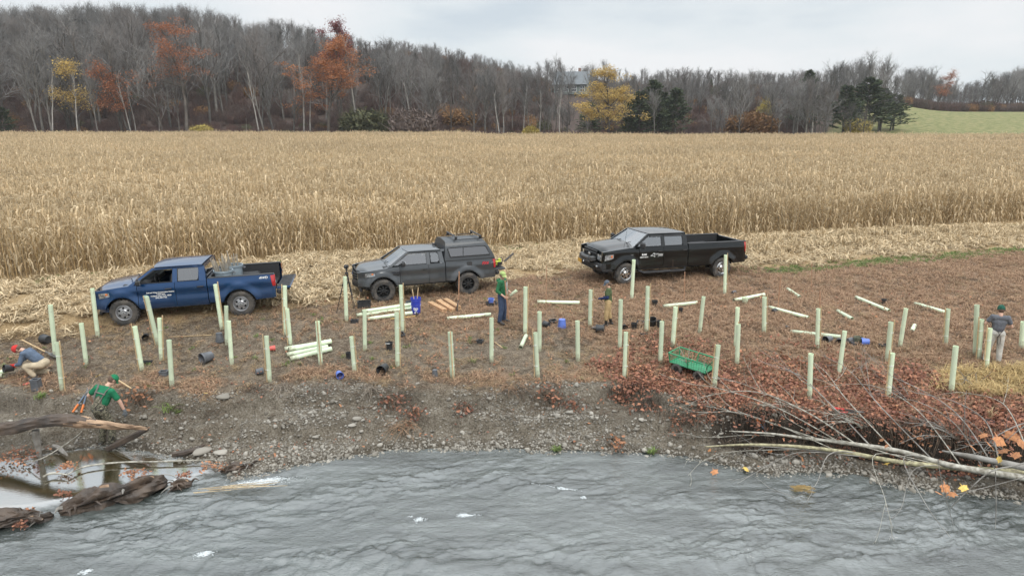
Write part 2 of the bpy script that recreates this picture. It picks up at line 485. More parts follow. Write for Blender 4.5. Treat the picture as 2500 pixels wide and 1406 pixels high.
W_ATTR['undercut_shade'] = np.clip(.8 * sstep(4.2, 5.6, XX + .8 * _n1) * sstep(.36, .46, _sf + .25 * _n1) * sstep(1.02, .86, _sf + .2 * _n2) + .35 * sstep(.30, .42, _sf) * sstep(.62, .5, _sf) * sstep(.50, .62, fbm(XX * .7, YY * .4, 65, 3)) + .4 * sstep(.7, .78, _sf) * sstep(.98, .88, _sf) * sstep(.45, .58, fbm(XX * .6, YY * .4, 66, 3)), 0, 1)  # where shade under the overhanging lip and in bank hollows is painted on
W_ATTR['wet'] = sstep(.45, .05, YY - _ys + .3 * _n1)

def ground_material():
    m = bpy.data.materials.new('ground'); m.use_nodes = True
    nt = m.node_tree; N, L = nt.nodes, nt.links; b = N['Principled BSDF']
    b.inputs['Specular IOR Level'].default_value = 0.3
    t = N.new('ShaderNodeTexCoord')
    def noise(sc, det=6, ro=.6, st=None):
        n = N.new('ShaderNodeTexNoise'); n.inputs['Scale'].default_value = sc; n.inputs['Detail'].default_value = det; n.inputs['Roughness'].default_value = ro
        if st:
            q = N.new('ShaderNodeMapping'); q.inputs['Scale'].default_value = st; L.new(t.outputs['Object'], q.inputs[0]); L.new(q.outputs[0], n.inputs['Vector'])
        else: L.new(t.outputs['Object'], n.inputs['Vector'])
        return n.outputs['Fac']
    def ramp(f, stops):
        r = N.new('ShaderNodeValToRGB'); el = r.color_ramp.elements
        el[0].position, el[0].color = stops[0][0], (*stops[0][1], 1); el[1].position, el[1].color = stops[-1][0], (*stops[-1][1], 1)
        for p, c in stops[1:-1]: x = el.new(p); x.color = (*c, 1)
        L.new(f, r.inputs[0]); return r.outputs['Color']
    n_s, n_m, n_l = noise(22, 8, .7), noise(5.5, 6), noise(.7, 4)
    _ab = N.new('ShaderNodeMath'); _ab.operation = 'MULTIPLY_ADD'; L.new(n_m, _ab.inputs[0]); _ab.inputs[1].default_value = .55; _ab.inputs[2].default_value = -.27
    _as = N.new('ShaderNodeMath'); _as.operation = 'ADD'; L.new(_ab.outputs[0], _as.inputs[0]); L.new(n_s, _as.inputs[1]); n_b = _as.outputs[0]
    def mixc(fac, a, c):
        x = N.new('ShaderNodeMix'); x.data_type = 'RGBA'; L.new(fac, x.inputs[0])
        L.new(a, x.inputs[6]); L.new(c, x.inputs[7]); return x.outputs[2]
    def weight(nm, lo=.15, hi=.6):
        a = N.new('ShaderNodeAttribute'); a.attribute_name = nm
        ad = N.new('ShaderNodeMath'); ad.operation = 'MULTIPLY_ADD'
        L.new(n_m, ad.inputs[0]); ad.inputs[1].default_value = .5; ad.inputs[2].default_value = -.25
        s = N.new('ShaderNodeMath'); s.operation = 'ADD'; L.new(a.outputs['Fac'], s.inputs[0]); L.new(ad.outputs[0], s.inputs[1])
        mr = N.new('ShaderNodeMapRange'); mr.inputs['From Min'].default_value = lo; mr.inputs['From Max'].default_value = hi
        L.new(s.outputs[0], mr.inputs[0]); return mr.outputs[0]
    c = ramp(n_b, [(.26, (.05, .038, .027)), (.42, (.125, .096, .067)), (.58, (.225, .178, .127)), (.74, (.34, .28, .205))])
    c = mixc(weight('red'), c, ramp(n_s, [(.28, (.08, .05, .032)), (.48, (.235, .155, .098)), (.7, (.38, .265, .17))]))
    c = mixc(weight('gold'), c, ramp(n_s, [(.3, (.12, .08, .035)), (.6, (.36, .26, .11))]))
    c = mixc(weight('leaf'), c, ramp(n_s, [(.3, (.05, .025, .02)), (.5, (.15, .075, .05)), (.68, (.27, .14, .09))]))
    c = mixc(weight('bank'), c, ramp(n_b, [(.26, (.045, .036, .026)), (.42, (.13, .108, .080)), (.58, (.21, .18, .138)), (.74, (.32, .295, .25))]))
    c = mixc(weight('undercut_shade', .2, .8), c, ramp(n_s, [(.3, (.012, .009, .007)), (.6, (.045, .034, .024)), (.75, (.10, .078, .055))]))  # undercut shade put into the soil colour as a near-black brown
    c = mixc(weight('straw'), c, ramp(n_s, [(.28, (.13, .085, .04)), (.48, (.34, .235, .12)), (.7, (.52, .38, .21))]))
    c = mixc(weight('track'), c, ramp(n_s, [(.3, (.045, .035, .027)), (.6, (.10, .08, .06)), (.78, (.26, .18, .1))]))
    c = mixc(weight('green', .3, .8), c, ramp(n_l, [(.38, (.10, .115, .034)), (.5, (.165, .165, .058)), (.62, (.225, .195, .088))]))
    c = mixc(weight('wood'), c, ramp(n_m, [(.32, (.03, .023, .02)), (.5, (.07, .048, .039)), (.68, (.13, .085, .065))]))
    # wet ground by the waterline is darker and shinier
    a = N.new('ShaderNodeAttribute'); a.attribute_name = 'wet'
    dk = N.new('ShaderNodeMix'); dk.data_type = 'RGBA'; dk.blend_type = 'MULTIPLY'; L.new(a.outputs['Fac'], dk.inputs[0]); L.new(c, dk.inputs[6]); dk.inputs[7].default_value = (.55, .53, .5, 1)
    L.new(dk.outputs[2], b.inputs['Base Color'])
    mr = N.new('ShaderNodeMapRange'); mr.inputs['To Min'].default_value = .85; mr.inputs['To Max'].default_value = .35; L.new(a.outputs['Fac'], mr.inputs[0]); L.new(mr.outputs[0], b.inputs['Roughness'])
    ad = N.new('ShaderNodeMath'); ad.operation = 'ADD'; L.new(n_s, ad.inputs[0]); L.new(noise(70, 4), ad.inputs[1])
    bp = N.new('ShaderNodeBump'); bp.inputs['Strength'].default_value = .9; bp.inputs['Distance'].default_value = .05
    L.new(ad.outputs[0], bp.inputs['Height']); L.new(bp.outputs[0], b.inputs['Normal'])
    return m
M_GROUND = ground_material()

def sheet(name, mask):
    """the part of the ground sheet whose quads lie in mask, as one object (its border vertices meet the neighbour's)"""
    ny, nx = XX.shape
    ii, jj = np.nonzero(mask)
    a = ii * nx + jj
    Q = np.stack([a, a + 1, a + nx + 1, a + nx], 1)
    used = np.unique(Q)
    remap = np.full(ny * nx, -1, np.int64); remap[used] = np.arange(len(used))
    V = np.stack([XX.ravel(), YY.ravel(), ZZ.ravel()], 1)[used]
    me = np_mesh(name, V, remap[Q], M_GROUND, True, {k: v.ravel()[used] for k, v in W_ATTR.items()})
    return tag(link(name, me), None, None, None, 'structure')
_cx4 = .25 * (XX[:-1, :-1] + XX[1:, :-1] + XX[:-1, 1:] + XX[1:, 1:]); _cy4 = .25 * (YY[:-1, :-1] + YY[1:, :-1] + YY[:-1, 1:] + YY[1:, 1:])
_bank = _cy4 < y_top(_cx4) + .15
_corn = (_cy4 > y_corn(_cx4) - 6.0) & (_cy4 > y_straw(_cx4)) & (_cy4 < CORN_FAR + 4)
_hill = _cy4 >= CORN_FAR + 4
_mead = _hill & (_cx4 - .68 * (_cy4 - 160) > 64) & (_cy4 < 280)
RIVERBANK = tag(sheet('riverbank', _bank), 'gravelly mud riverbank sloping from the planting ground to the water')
PLANTING = tag(sheet('planting_ground', ~_bank & ~_corn & ~_hill), 'brown planting ground with rusty dead grass above the riverbank')
FIELD = tag(sheet('field', _corn), 'straw covered field under the standing corn')
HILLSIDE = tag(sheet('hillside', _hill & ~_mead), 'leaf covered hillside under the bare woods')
MEADOW = tag(sheet('meadow', _mead), 'pale green meadow rising beyond the corn')

# ================================================================== THE RIVER
# still backwater on the left, fast water elsewhere
POOL = [(-260,1150),(0,1115),(250,1085),(430,1110),(530,1122),(545,1150),(470,1172),(420,1185),(330,1210),(150,1232),(60,1250),(-260,1275)]
def in_poly(px, py, poly):
    ins = np.zeros(px.shape, bool); n = len(poly)
    for i in range(n):
        x1, y1 = poly[i]; x2, y2 = poly[(i + 1) % n]
        c = ((y1 > py) != (y2 > py)) & (px < (x2 - x1) * (py - y1) / (y2 - y1 + 1e-12) + x1)
        ins ^= c
    return ins
WPOOL = [tuple(on_plane(a, b, Z_WATER)[:2]) for a, b in POOL]
def pool_dist(x, y):
    d = np.full(x.shape, 1e9); n = len(WPOOL)
    for i in range(n):
        ax, ay = WPOOL[i]; bx, by = WPOOL[(i + 1) % n]
        t = np.clip(((x - ax) * (bx - ax) + (y - ay) * (by - ay)) / ((bx - ax) ** 2 + (by - ay) ** 2), 0, 1)
        d = np.minimum(d, np.hypot(x - ax - t * (bx - ax), y - ay - t * (by - ay)))
    return np.where(in_poly(x, y, WPOOL), d, -d)
_wx = axis([(0, 13, .04, .045), (13, 60, .1, 4)]); WX = np.concatenate([-_wx[:0:-1], _wx])
WY = axis([(-60, 9, 6, 1), (9, 11.4, .3, .06), (11.4, 18.2, .036, .036)])
WXX, WYY = np.meshgrid(WX, WY)
_pd = pool_dist(WXX, WYY)
CALM = sstep(-.05, .35, _pd)
_flow = WYY - .18 * WXX - .02 * WXX ** 2 * 0.2
_wa = fbm(WXX * .9 + 1.5 * fbm(WXX * .6, WYY * .8, 3), _flow * 1.6, 81, 2)
def ridged(x, y, sd): return 1 - np.abs(2 * vnoise(x, y, sd) - 1)
_q = fbm(WXX * .8, WYY * .8, 91, 3) - .5
_wx2 = WXX + .9 * (fbm(WXX * .5, WYY * .5, 93, 2) - .5) + .25 * (fbm(WXX * 2.2, WYY * 2.2, 94, 2) - .5); _fl2 = _flow + .55 * (fbm(WXX * .45, WYY * .6, 95, 3) - .5) + .16 * (fbm(WXX * 1.9, WYY * 2.3, 96, 2) - .5)
_rough = .25 + 1.0 * sstep(.36, .64, fbm(WXX * .55, _flow * 1.1, 97, 3)); _rough2 = .2 + 1.1 * sstep(.38, .62, fbm(WXX * 1.1, _flow * 2.0, 98, 3))
_wv = (.024 * (_wa - .5) * 2 + .034 * (fbm(_wx2 * 2.2, _fl2 * 4.4, 82, 4, .6) - .5) * 2 + .010 * (ridged(_wx2 * 2.4, _fl2 * 5.6, 85) ** 4) * _rough2
       + .013 * (ridged(_wx2 * 4.6, _fl2 * 9, 87) ** 2) * _rough + .011 * ridged(_wx2 * 8.5, _fl2 * 15, 88) ** 2 * _rough2 + .009 * fbm(_wx2 * 11, _fl2 * 18, 89, 3, .6))
_wv = _wv * (.40 + 1.05 * sstep(.34, .66, fbm(WXX * .28 + 3, _flow * .55, 99, 3)))
_near = sstep(-.1, .9, y_shore(WXX) - WYY)
_amp = (.3 + .7 * _near) * (1 - CALM) * (.75 + .7 * sstep(16.5, 13, WYY)) * 0.85
WZZ = Z_WATER + (_wv - .045) * _amp - .012 * CALM
def water_material():
    m = bpy.data.materials.new('water'); m.use_nodes = True
    N, L = m.node_tree.nodes, m.node_tree.links; b = N['Principled BSDF']
    a = N.new('ShaderNodeAttribute'); a.attribute_name = 'calm'
    t = N.new('ShaderNodeTexCoord')
    n = N.new('ShaderNodeTexNoise'); n.inputs['Scale'].default_value = 1.0; n.inputs['Detail'].default_value = 7; n.inputs['Roughness'].default_value = .62; n.inputs['Distortion'].default_value = .8; fm = N.new('ShaderNodeMapping'); fm.inputs['Scale'].default_value = (.5, 1.9, 1); fm.inputs['Rotation'].default_value = (0, 0, .16); L.new(t.outputs['Object'], fm.inputs[0]); L.new(fm.outputs[0], n.inputs['Vector'])
    r1 = N.new('ShaderNodeValToRGB'); r1.color_ramp.elements[0].position = .35; r1.color_ramp.elements[1].position = .68
    r1.color_ramp.elements[0].color = (.018, .024, .021, 1); r1.color_ramp.elements[1].color = (.092, .104, .098, 1); L.new(n.outputs['Fac'], r1.inputs[0])
    r2 = N.new('ShaderNodeValToRGB'); r2.color_ramp.elements[0].position = .4; r2.color_ramp.elements[1].position = .65
    r2.color_ramp.elements[0].color = (.030, .026, .011, 1); r2.color_ramp.elements[1].color = (.075, .055, .025, 1); L.new(n.outputs['Fac'], r2.inputs[0])
    mx = N.new('ShaderNodeMix'); mx.data_type = 'RGBA'; L.new(a.outputs['Fac'], mx.inputs[0]); L.new(r1.outputs[0], mx.inputs[6]); L.new(r2.outputs[0], mx.inputs[7])
    L.new(mx.outputs[2], b.inputs['Base Color'])
    b.inputs['Roughness'].default_value = .06; ior = N.new('ShaderNodeMapRange'); ior.inputs['To Min'].default_value = 1.85; ior.inputs['To Max'].default_value = 3.2; L.new(a.outputs['Fac'], ior.inputs[0]); L.new(ior.outputs[0], b.inputs['IOR'])
    b.inputs['Specular IOR Level'].default_value = .9
    q = N.new('ShaderNodeMapping'); q.inputs['Scale'].default_value = (9, 21, 9); q.inputs['Rotation'].default_value = (0, 0, .18); L.new(t.outputs['Object'], q.inputs[0])
    n3 = N.new('ShaderNodeTexNoise'); n3.inputs['Scale'].default_value = 1.0; n3.inputs['Detail'].default_value = 5; n3.inputs['Distortion'].default_value = 1.2; L.new(q.outputs[0], n3.inputs['Vector'])
    st = N.new('ShaderNodeMapRange'); st.inputs['To Min'].default_value = .42; st.inputs['To Max'].default_value = .03; L.new(a.outputs['Fac'], st.inputs[0])
    bp = N.new('ShaderNodeBump'); bp.inputs['Distance'].default_value = .05; L.new(st.outputs[0], bp.inputs['Strength']); L.new(n3.outputs['Fac'], bp.inputs['Height'])
    L.new(bp.outputs[0], b.inputs['Normal'])
    return m
ny, nx = WXX.shape
ii, jj = np.meshgrid(np.arange(ny - 1), np.arange(nx - 1), indexing='ij'); _a = (ii * nx + jj).ravel()
RIVER = link('river', np_mesh('river', np.stack([WXX.ravel(), WYY.ravel(), WZZ.ravel()], 1), np.stack([_a, _a + 1, _a + nx + 1, _a + nx], 1), water_material(), True, {'calm': CALM.ravel()}))
tag(RIVER, 'grey green rippled river with a still brown backwater', None, None, 'structure')

M_FOAM = mat('foam', (.50, .53, .54), .5, var=.25, scale=30, bump=.6, bscale=50)
def water_z(x, y):
    i = min(max(np.searchsorted(WY, y), 0), len(WY) - 1); j = min(max(np.searchsorted(WX, x), 0), len(WX) - 1)
    return float(WZZ[i, j])
def foam(px, py, lx, ly, rot, n, label, sd):
    """white water: many small bubbles and flecks strung along the current, thinning outwards, one mesh"""
    rg = np.random.default_rng(sd); p = on_plane(px, py, Z_WATER); mb = MB(); ln = [(rg.normal(0, .5), rg.normal(0, .4)) for _ in range(7)]
    for k in range(int(n * 2.2)):
        c = ln[rg.integers(0, 7)]; u = (c[0] + rg.normal(0, .32)) * lx; v = (c[1] + rg.normal(0, .28) + .12 * math.sin(u / lx * 5 + c[0] * 9)) * ly
        x, y = p[0] + u * math.cos(rot) - v * math.sin(rot), p[1] + u * math.sin(rot) + v * math.cos(rot)
        s = (.006 + .020 * rg.random() ** 2) * (1.2 - min(1, math.hypot(u / lx, v / ly)) * .7)
        mb.ball((x, y, water_z(x, y) + .001), (s * (1.2 + rg.random() * 3.2), s * .6, .004 + .008 * rg.random()), 6, 4, Matrix.Rotation(rot + rg.normal() * .4, 4, 'Z'))
    o = mb.build('foam', M_FOAM, None, 60)
    tag(o, label, None, 'white water on the river', 'stuff')
foam(640, 1175, .72, .15, .28, 330, 'long white foam streak below the gravel spit', 1)
foam(1135, 1252, .22, .07, -.1, 60, 'small white foam crest at mid river', 2)
foam(1022, 1262, .10, .14, .9, 34, 'thin foam curl beside the mid river crest', 3)
foam(500, 1348, .17, .13, .2, 70, 'white foam burst in the near water', 4)
foam(208, 1392, .12, .07, .2, 30, 'foam fleck at the near edge of the river', 5)
foam(1378, 1190, .34, .05, -.28, 40, 'broken foam line below the gravel bank', 6)
foam(1425, 1210, .06, .04, 0, 14, 'tiny foam dot after the broken line', 7)
foam(2455, 1205, .35, .06, -.25, 40, 'foam flecks where the stream meets the fallen branches', 8)
# ================================================================== BLADES, CORN, LITTER
class BL:
    """collects thin folded blades / twigs into one light mesh"""
    def __init__(s): s.V, s.F, s.M = [], [], []
    def blade(s, pts, wid, side, mi=0):
        """ribbon through pts, half width wid[i] along side vectors"""
        n = len(s.V); m = len(pts)
        for p, w, d in zip(pts, wid, side if isinstance(side, list) else [side] * m):
            s.V.append(tuple(p - d * w)); s.V.append(tuple(p + d * w))
        for i in range(m - 1):
            a = n + 2 * i; s.F.append((a, a + 1, a + 3, a + 2)); s.M.append(mi)
    def twig(s, path, r0, r1, k=3, mi=0):
        n = len(s.V); m = len(path)
        t = (path[-1] - path[0]); t = t.normalized() if t.length else Vector((0, 0, 1))
        u = t.orthogonal().normalized(); w = t.cross(u)
        for i, p in enumerate(path):
            r = r0 + (r1 - r0) * i / (m - 1)
            for j in range(k):
                a = 6.2832 * j / k; s.V.append(tuple(p + (u * math.cos(a) + w * math.sin(a)) * r))
        for i in range(m - 1):
            for j in range(k):
                j2 = (j + 1) % k; s.F.append((n + i*k + j, n + i*k + j2, n + (i+1)*k + j2, n + (i+1)*k + j)); s.M.append(mi)
    def mesh(s, name, mats, smooth=False):
        me = bpy.data.meshes.new(name); me.from_pydata(s.V, [], s.F)
        for m in (mats if isinstance(mats, (list, tuple)) else [mats]): me.materials.append(m)
        if any(s.M): me.polygons.foreach_set('material_index', s.M)
        if smooth: me.polygons.foreach_set('use_smooth', [True] * len(s.F))
        me.update(); return me
rr = random.random
def ru(a, b): return a + (b - a) * random.random()
def hdir(a): return Vector((math.cos(a), math.sin(a), 0))

M_CORN = leafmat('dry_corn_leaf', (.64, .52, .345), (.44, .325, .185), .3, .65, .3, patch=.2)
M_STALK = leafmat('dry_corn_stalk', (.46, .33, .165), (.30, .20, .095), .2, .6, 0)
M_STRAW = leafmat('straw_blade', (.62, .50, .325), (.40, .295, .17), .28, .6, .15)
M_REDG = leafmat('rusty_dead_grass', (.45, .30, .19), (.24, .15, .095), .3, .8, .1)
M_TANG = leafmat('tan_dead_grass', (.42, .31, .18), (.25, .175, .105), .28, .8, .15)
M_GOLDG = leafmat('golden_grass', (.62, .47, .23), (.42, .30, .14), .25, .7, .2)
M_GREENG = leafmat('green_weed', (.20, .26, .08), (.12, .17, .05), .25, .6, .25)
M_TWIG = leafmat('brown_twig', (.17, .125, .09), (.085, .06, .042), .3, .8, 0)
M_PALETWIG = leafmat('pale_twig', (.36, .31, .25), (.22, .18, .14), .2, .7, 0)
M_LEAF = leafmat('fallen_red_leaf', (.36, .17, .10), (.17, .075, .055), .5, .7, .15)
M_LEAFO = leafmat('fallen_orange_leaf', (.46, .23, .12), (.32, .15, .09), .3, .65, .2)

def corn_plant(b, base, h):
    lean = hdir(rr() * 6.28) * ru(0, .16)
    def st(t): return base + Vector((0, 0, h * t)) + lean * (t * t * h * .5)
    b.twig([st(0), st(.5), st(.92)], .016, .008, 3, 1)
    n = random.randint(9, 12); a = rr() * 6.28
    for i in range(n):
        t = .16 + .80 * i / n + ru(-.03, .03)
        a += math.pi + ru(-.5, .5)
        d = hdir(a); s = Vector((-d.y, d.x, 0)) ; s = (s + Vector((0, 0, ru(-.5, .5)))).normalized()
        p0 = st(min(t, .93)); L = ru(.5, .85) * (1 if t < .8 else .7)
        up = ru(.06, .34) if t > .45 else ru(-.02, .14)
        out_ = ru(.10, .26)
        if t > .72 and rr() < .5: up = ru(.25, .5); L *= .55
        w = ru(.018, .036)
        p1 = p0 + d * out_ * .55 + Vector((0, 0, up))
        p2 = p1 + d * out_ * .6 - Vector((0, 0, L * .22 - up * .2)) + s * ru(-.05, .05)
        p3 = p2 + d * ru(-.02, .1) - Vector((0, 0, L * .45)) + s * ru(-.10, .10)
        tw = (s + d * ru(-.9, .9)).normalized()
        b.blade([p0, p1, p2, p3], [w * .7, w, w * .9, .004], [s, s, (s + tw).normalized(), tw])
    if rr() < .55:      # husk of the hanging ear
        p0 = st(ru(.40, .52)); d = hdir(rr() * 6.28)
        b.twig([p0 + d * .03, p0 + d * .10 - Vector((0, 0, .05)), p0 + d * .14 - Vector((0, 0, .26))], .030, .014, 4, 0)
    top = st(.93)
    for k in range(random.randint(2, 5)):
        d = hdir(rr() * 6.28); q = top + Vector((0, 0, ru(.14, .30))) + d * ru(.03, .16)
        b.blade([top, (top + q) / 2 + d * .02, q], [.006, .010, .004], Vector((-d.y, d.x, 0)))
_crow = math.atan(CORN_K)
_ex, _ey = math.cos(_crow), math.sin(_crow)
corn_protos = []
for k in range(14):
    b = BL()
    for j in range(7):
        corn_plant(b, Vector((-.5 + (j + .5) / 7 + ru(-.05, .05), ru(-.10, .10), 0)), ru(1.75, 2.35))
    corn_protos.append(b.mesh('corn_row_piece', [M_CORN, M_STALK]))
P, I = [], []
d = -5 * .76; row = 0
while True:
    yb0 = CORN_B + d
    if yb0 > CORN_FAR + 60: break
    half = 190
    s = np.arange(-half, half, 1.0) + RNG.random() * .5
    x = s * _ex; y = yb0 + s * _ey + RNG.normal(0, .05, len(s))
    keep = (y > y_corn(x)) & (np.abs(x) < .95 * y + 8) & (y < CORN_FAR + .4 * np.sin(x * .13) + 1.5 * (fbm(x * .1, x * 0, 3) - .5)) & (RNG.random(len(s)) > .015)
    x, y = x[keep], y[keep]
    P.append(np.stack([x, y, ground_z(x, y) - .03], 1)); d += .76; row += 1
P = np.concatenate(P); n = len(P)
rt = np.zeros((n, 3)); rt[:, 2] = _crow + np.where(RNG.random(n) < .5, math.pi, 0) + RNG.normal(0, .06, n); rt[:, :2] = RNG.normal(0, .055, (n, 2))
sc = np.ones((n, 3)); sc[:, 2] = (.86 + .30 * fbm(P[:, 0] * .15, P[:, 1] * .3, 7, 4)) * RNG.uniform(.88, 1.07, n)
CORN = scatter('standing_corn', P, rt, sc, RNG.integers(0, len(corn_protos), n), corn_protos, 'field of tall dry standing corn behind the trucks', None)
N_CORN = n

def lying(b, n, rad, hmax, L, w, mi=0, up=.35):
    for _ in range(n):
        a = rr() * 6.28; r = rad * math.sqrt(rr()); p = hdir(rr() * 6.28) * r + Vector((0, 0, ru(0, hmax)))
        d = hdir(a); s = Vector((-d.y, d.x, ru(-.6, .6))).normalized(); l = ru(.5, 1) * L
        k = ru(-.2, 1) * up * l
        b.blade([p - d * l * .5, p + Vector((0, 0, k * .6)), p + d * l * .5 + Vector((0, 0, k * ru(-.3, 1))) + s * ru(-.06, .06)], [w * .6, w, w * .3], s, mi)
def tuft(b, n, h, w, spread, lean, mi=0):
    for _ in range(n):
        a = rr() * 6.28; d = hdir(a); p = hdir(rr() * 6.28) * spread * rr(); l = h * ru(.5, 1)
        q = p + d * l * lean * .5 + Vector((0, 0, l * .7)); e = p + d * l * lean * 1.3 + Vector((0, 0, l * ru(.55, 1)))
        b.blade([p, q, e], [w, w * .8, w * .15], Vector((-d.y, d.x, 0)), mi)
def protos(nm, k, fn, mats):
    o = []
    for i in range(k):
        b = BL(); fn(b); o.append(b.mesh(nm, mats))
    return o
# --- corn straw on the cut strip
straw_p = protos('straw_clump', 10, lambda b: (lying(b, 44, .42, .10, .5, .013, 0, .5), lying(b, 10, .4, .16, .42, .024, 0, .9), tuft(b, 4, .35, .016, .3, .25, 0)), [M_STRAW])
def field_pts(n, x0, x1, y0, y1, dens):
    x = RNG.uniform(x0, x1, n); y = RNG.uniform(y0, y1, n)
    k = (RNG.random(n) < dens(x, y)) & (np.abs(x) < .80 * y + 3)
    x, y = x[k], y[k]
    return np.stack([x, y, ground_z(x, y)], 1)
def rots(n, tilt=.12):
    r = RNG.normal(0, tilt, (n, 3)); r[:, 2] = RNG.random(n) * 6.283; return r
def strawd(x, y):
    inside = sstep(-.3, .7, y - y_straw(x) + 1.2 * (fbm(x * .9, y * .9, 51, 4) - .5)) * sstep(.3, -.5, y - y_corn(x) - .1)
    wind = .45 + .55 * sstep(.42, .62, fbm(x * .25, (y - CORN_K * x) * 1.3, 77, 3))
    return .85 * inside * wind * (.35 + .65 * sstep(.2, 2.2, y - y_straw(x))) * (.45 + .55 * sstep(.35, .55, fbm(x * .7, y * .7, 79, 3)))
pt = field_pts(24000, -34, 38, 19, 42, strawd); n = len(pt)
sc = np.repeat(RNG.uniform(.65, 1.15, n)[:, None], 3, 1)
hp = np.exp(-((pt[:, 1] - y_corn(pt[:, 0]) + 2.3) / .35) ** 2) + np.exp(-((pt[:, 1] - y_corn(pt[:, 0]) + 4.3) / .4) ** 2)
hp = hp * sstep(6, 12, pt[:, 0]); sc[:, 2] *= 1 + 1.5 * hp
scatter('corn_straw', pt, rots(n), sc, RNG.integers(0, 10, n), straw_p, 'flattened pale corn straw between the trucks and the corn')
# cut stubble standing in rows
stub_p = protos('stubble', 5, lambda b: [b.twig([Vector((x, ru(-.05, .05), 0)), Vector((x + ru(-.1, .1), ru(-.12, .12), ru(.15, .42)))], .012, .010, 3) for x in np.linspace(-.5, .5, 6)] + [tuft(b, 5, .4, .018, .5, .5)], [M_STRAW])
pp = []
for k in range(1, 8):
    s = np.arange(-34, 40, .8); x = s * _ex; y = y_corn(x) - k * .76
    kk = (strawd(x, y) > .3) & (RNG.random(len(x)) < .7); pp.append(np.stack([x[kk], y[kk], ground_z(x[kk], y[kk])], 1))
pp = np.concatenate(pp); n = len(pp); rt = rots(n, .1); rt[:, 2] = _crow + RNG.normal(0, .1, n)
scatter('cut_stubble', pp, rt, RNG.uniform(.7, 1.2, n), RNG.integers(0, 5, n), stub_p, 'rows of short cut corn stubble in the straw')
# --- dead grass on the planting ground
red_p = protos('rusty_grass_tuft', 8, lambda b: (tuft(b, 9, .17, .006, .10, .8), lying(b, 12, .16, .03, .22, .006, 0, .5)), [M_REDG])
tan_p = protos('tan_grass_tuft', 8, lambda b: (tuft(b, 5, .13, .005, .10, 1.0), lying(b, 12, .18, .02, .24, .005, 0, .35)), [M_TANG])
twg_p = protos('twig_litter', 6, lambda b: [b.twig([q := hdir(rr()*6.28)*.25*rr() + Vector((0,0,.015)), q + hdir(rr()*6.28)*ru(.05,.16) + Vector((0,0,ru(0,.05)))], .005, .003, 3) for _ in range(12)], [M_TWIG])
def plateau(x, y): return sstep(-.15, .15, y - y_top(x)) * sstep(.9, -.3, y - y_straw(x)) * (1 - .85 * sstep(9, 12, x) * sstep(-1.5, -.6, y - y_straw(x)))
def redd(x, y): return plateau(x, y) * (.04 + .96 * w_red(x, y)) * (.35 + .65 * sstep(.34, .55, fbm(x * 1.3, y * 1.3, 101, 3)))
pt = field_pts(84000, -22, 36, 15.5, 39, redd); n = len(pt)
scatter('rusty_dead_grass', pt, rots(n), RNG.uniform(.55, 1.25, n), RNG.integers(0, 8, n), red_p, 'rusty brown dead grass covering the planting ground')
def tand(x, y): return plateau(x, y) * (.12 + .5 * sstep(.42, .62, fbm(x * .8, y * .8, 103, 4)) + .4 * sstep(1.5, .2, np.abs(y - y_straw(x)))) * (1 - .25 * w_red(x, y))
pt = field_pts(56000, -22, 36, 15.5, 39, tand); n = len(pt)
scatter('tan_dead_grass', pt, rots(n), RNG.uniform(.5, 1.2, n), RNG.integers(0, 8, n), tan_p, 'thin tan dead grass lying on the muddy ground')
def twd(x, y): return sstep(-1.4, -.4, y - y_top(x)) * sstep(.5, -.3, y - y_straw(x)) * (.15 + .6 * sstep(.45, .65, fbm(x * .9, y * .9, 107, 3)))
pt = field_pts(26000, -22, 30, 14.2, 31, twd); n = len(pt)
scatter('twig_litter', pt, rots(n), RNG.uniform(.6, 1.3, n), RNG.integers(0, 6, n), twg_p, 'dark twig litter on the mud')
gold_p = protos('golden_tuft', 6, lambda b: (tuft(b, 22, .36, .007, .14, .9), lying(b, 14, .25, .08, .4, .007, 0, .6)), [M_GOLDG])
def goldd(x, y): return sstep(1.0, .45, np.hypot((x - _gx) / 2.0, (y - _gy) / 1.0) + .9 * (fbm(x * .9, y * .9, 51, 4) - .5)) * sstep(-.9, -.2, y - y_top(x))
pt = field_pts(5200, 6, 18, 14.5, 21, goldd); n = len(pt)
scatter('golden_grass', pt, rots(n), RNG.uniform(.5, 1.1, n), RNG.integers(0, 6, n), gold_p, 'patch of long golden grass at the bank top beside the man in pale waders')
grn_p = protos('green_tuft', 6, lambda b: tuft(b, 18, .12, .008, .12, .7), [M_GREENG])
def grnd(x, y):
    gn = fbm(x * .35, y * 1.2, 71, 3)
    return np.clip(1.3 * sstep(1.2, .2, np.abs(y - y_straw(x) + .45 + .25 * (fbm(x*.9, y*.9, 51, 4) - .5))) * sstep(9.0, 12, x) * (.5 + .5 * sstep(.38, .5, gn)) + sstep(1.0, .2, np.abs(y - y_corn(x) + .6)) * sstep(.42, .55, gn) * .7 + .012 * plateau(x, y) * sstep(4, 0, x), 0, 1)
pt = field_pts(60000, -24, 36, 15.5, 42, grnd); n = len(pt)
scatter('green_grass', pt, rots(n), RNG.uniform(.5, 1.15, n), RNG.integers(0, 6, n), grn_p, 'short green grass in strips by the straw')
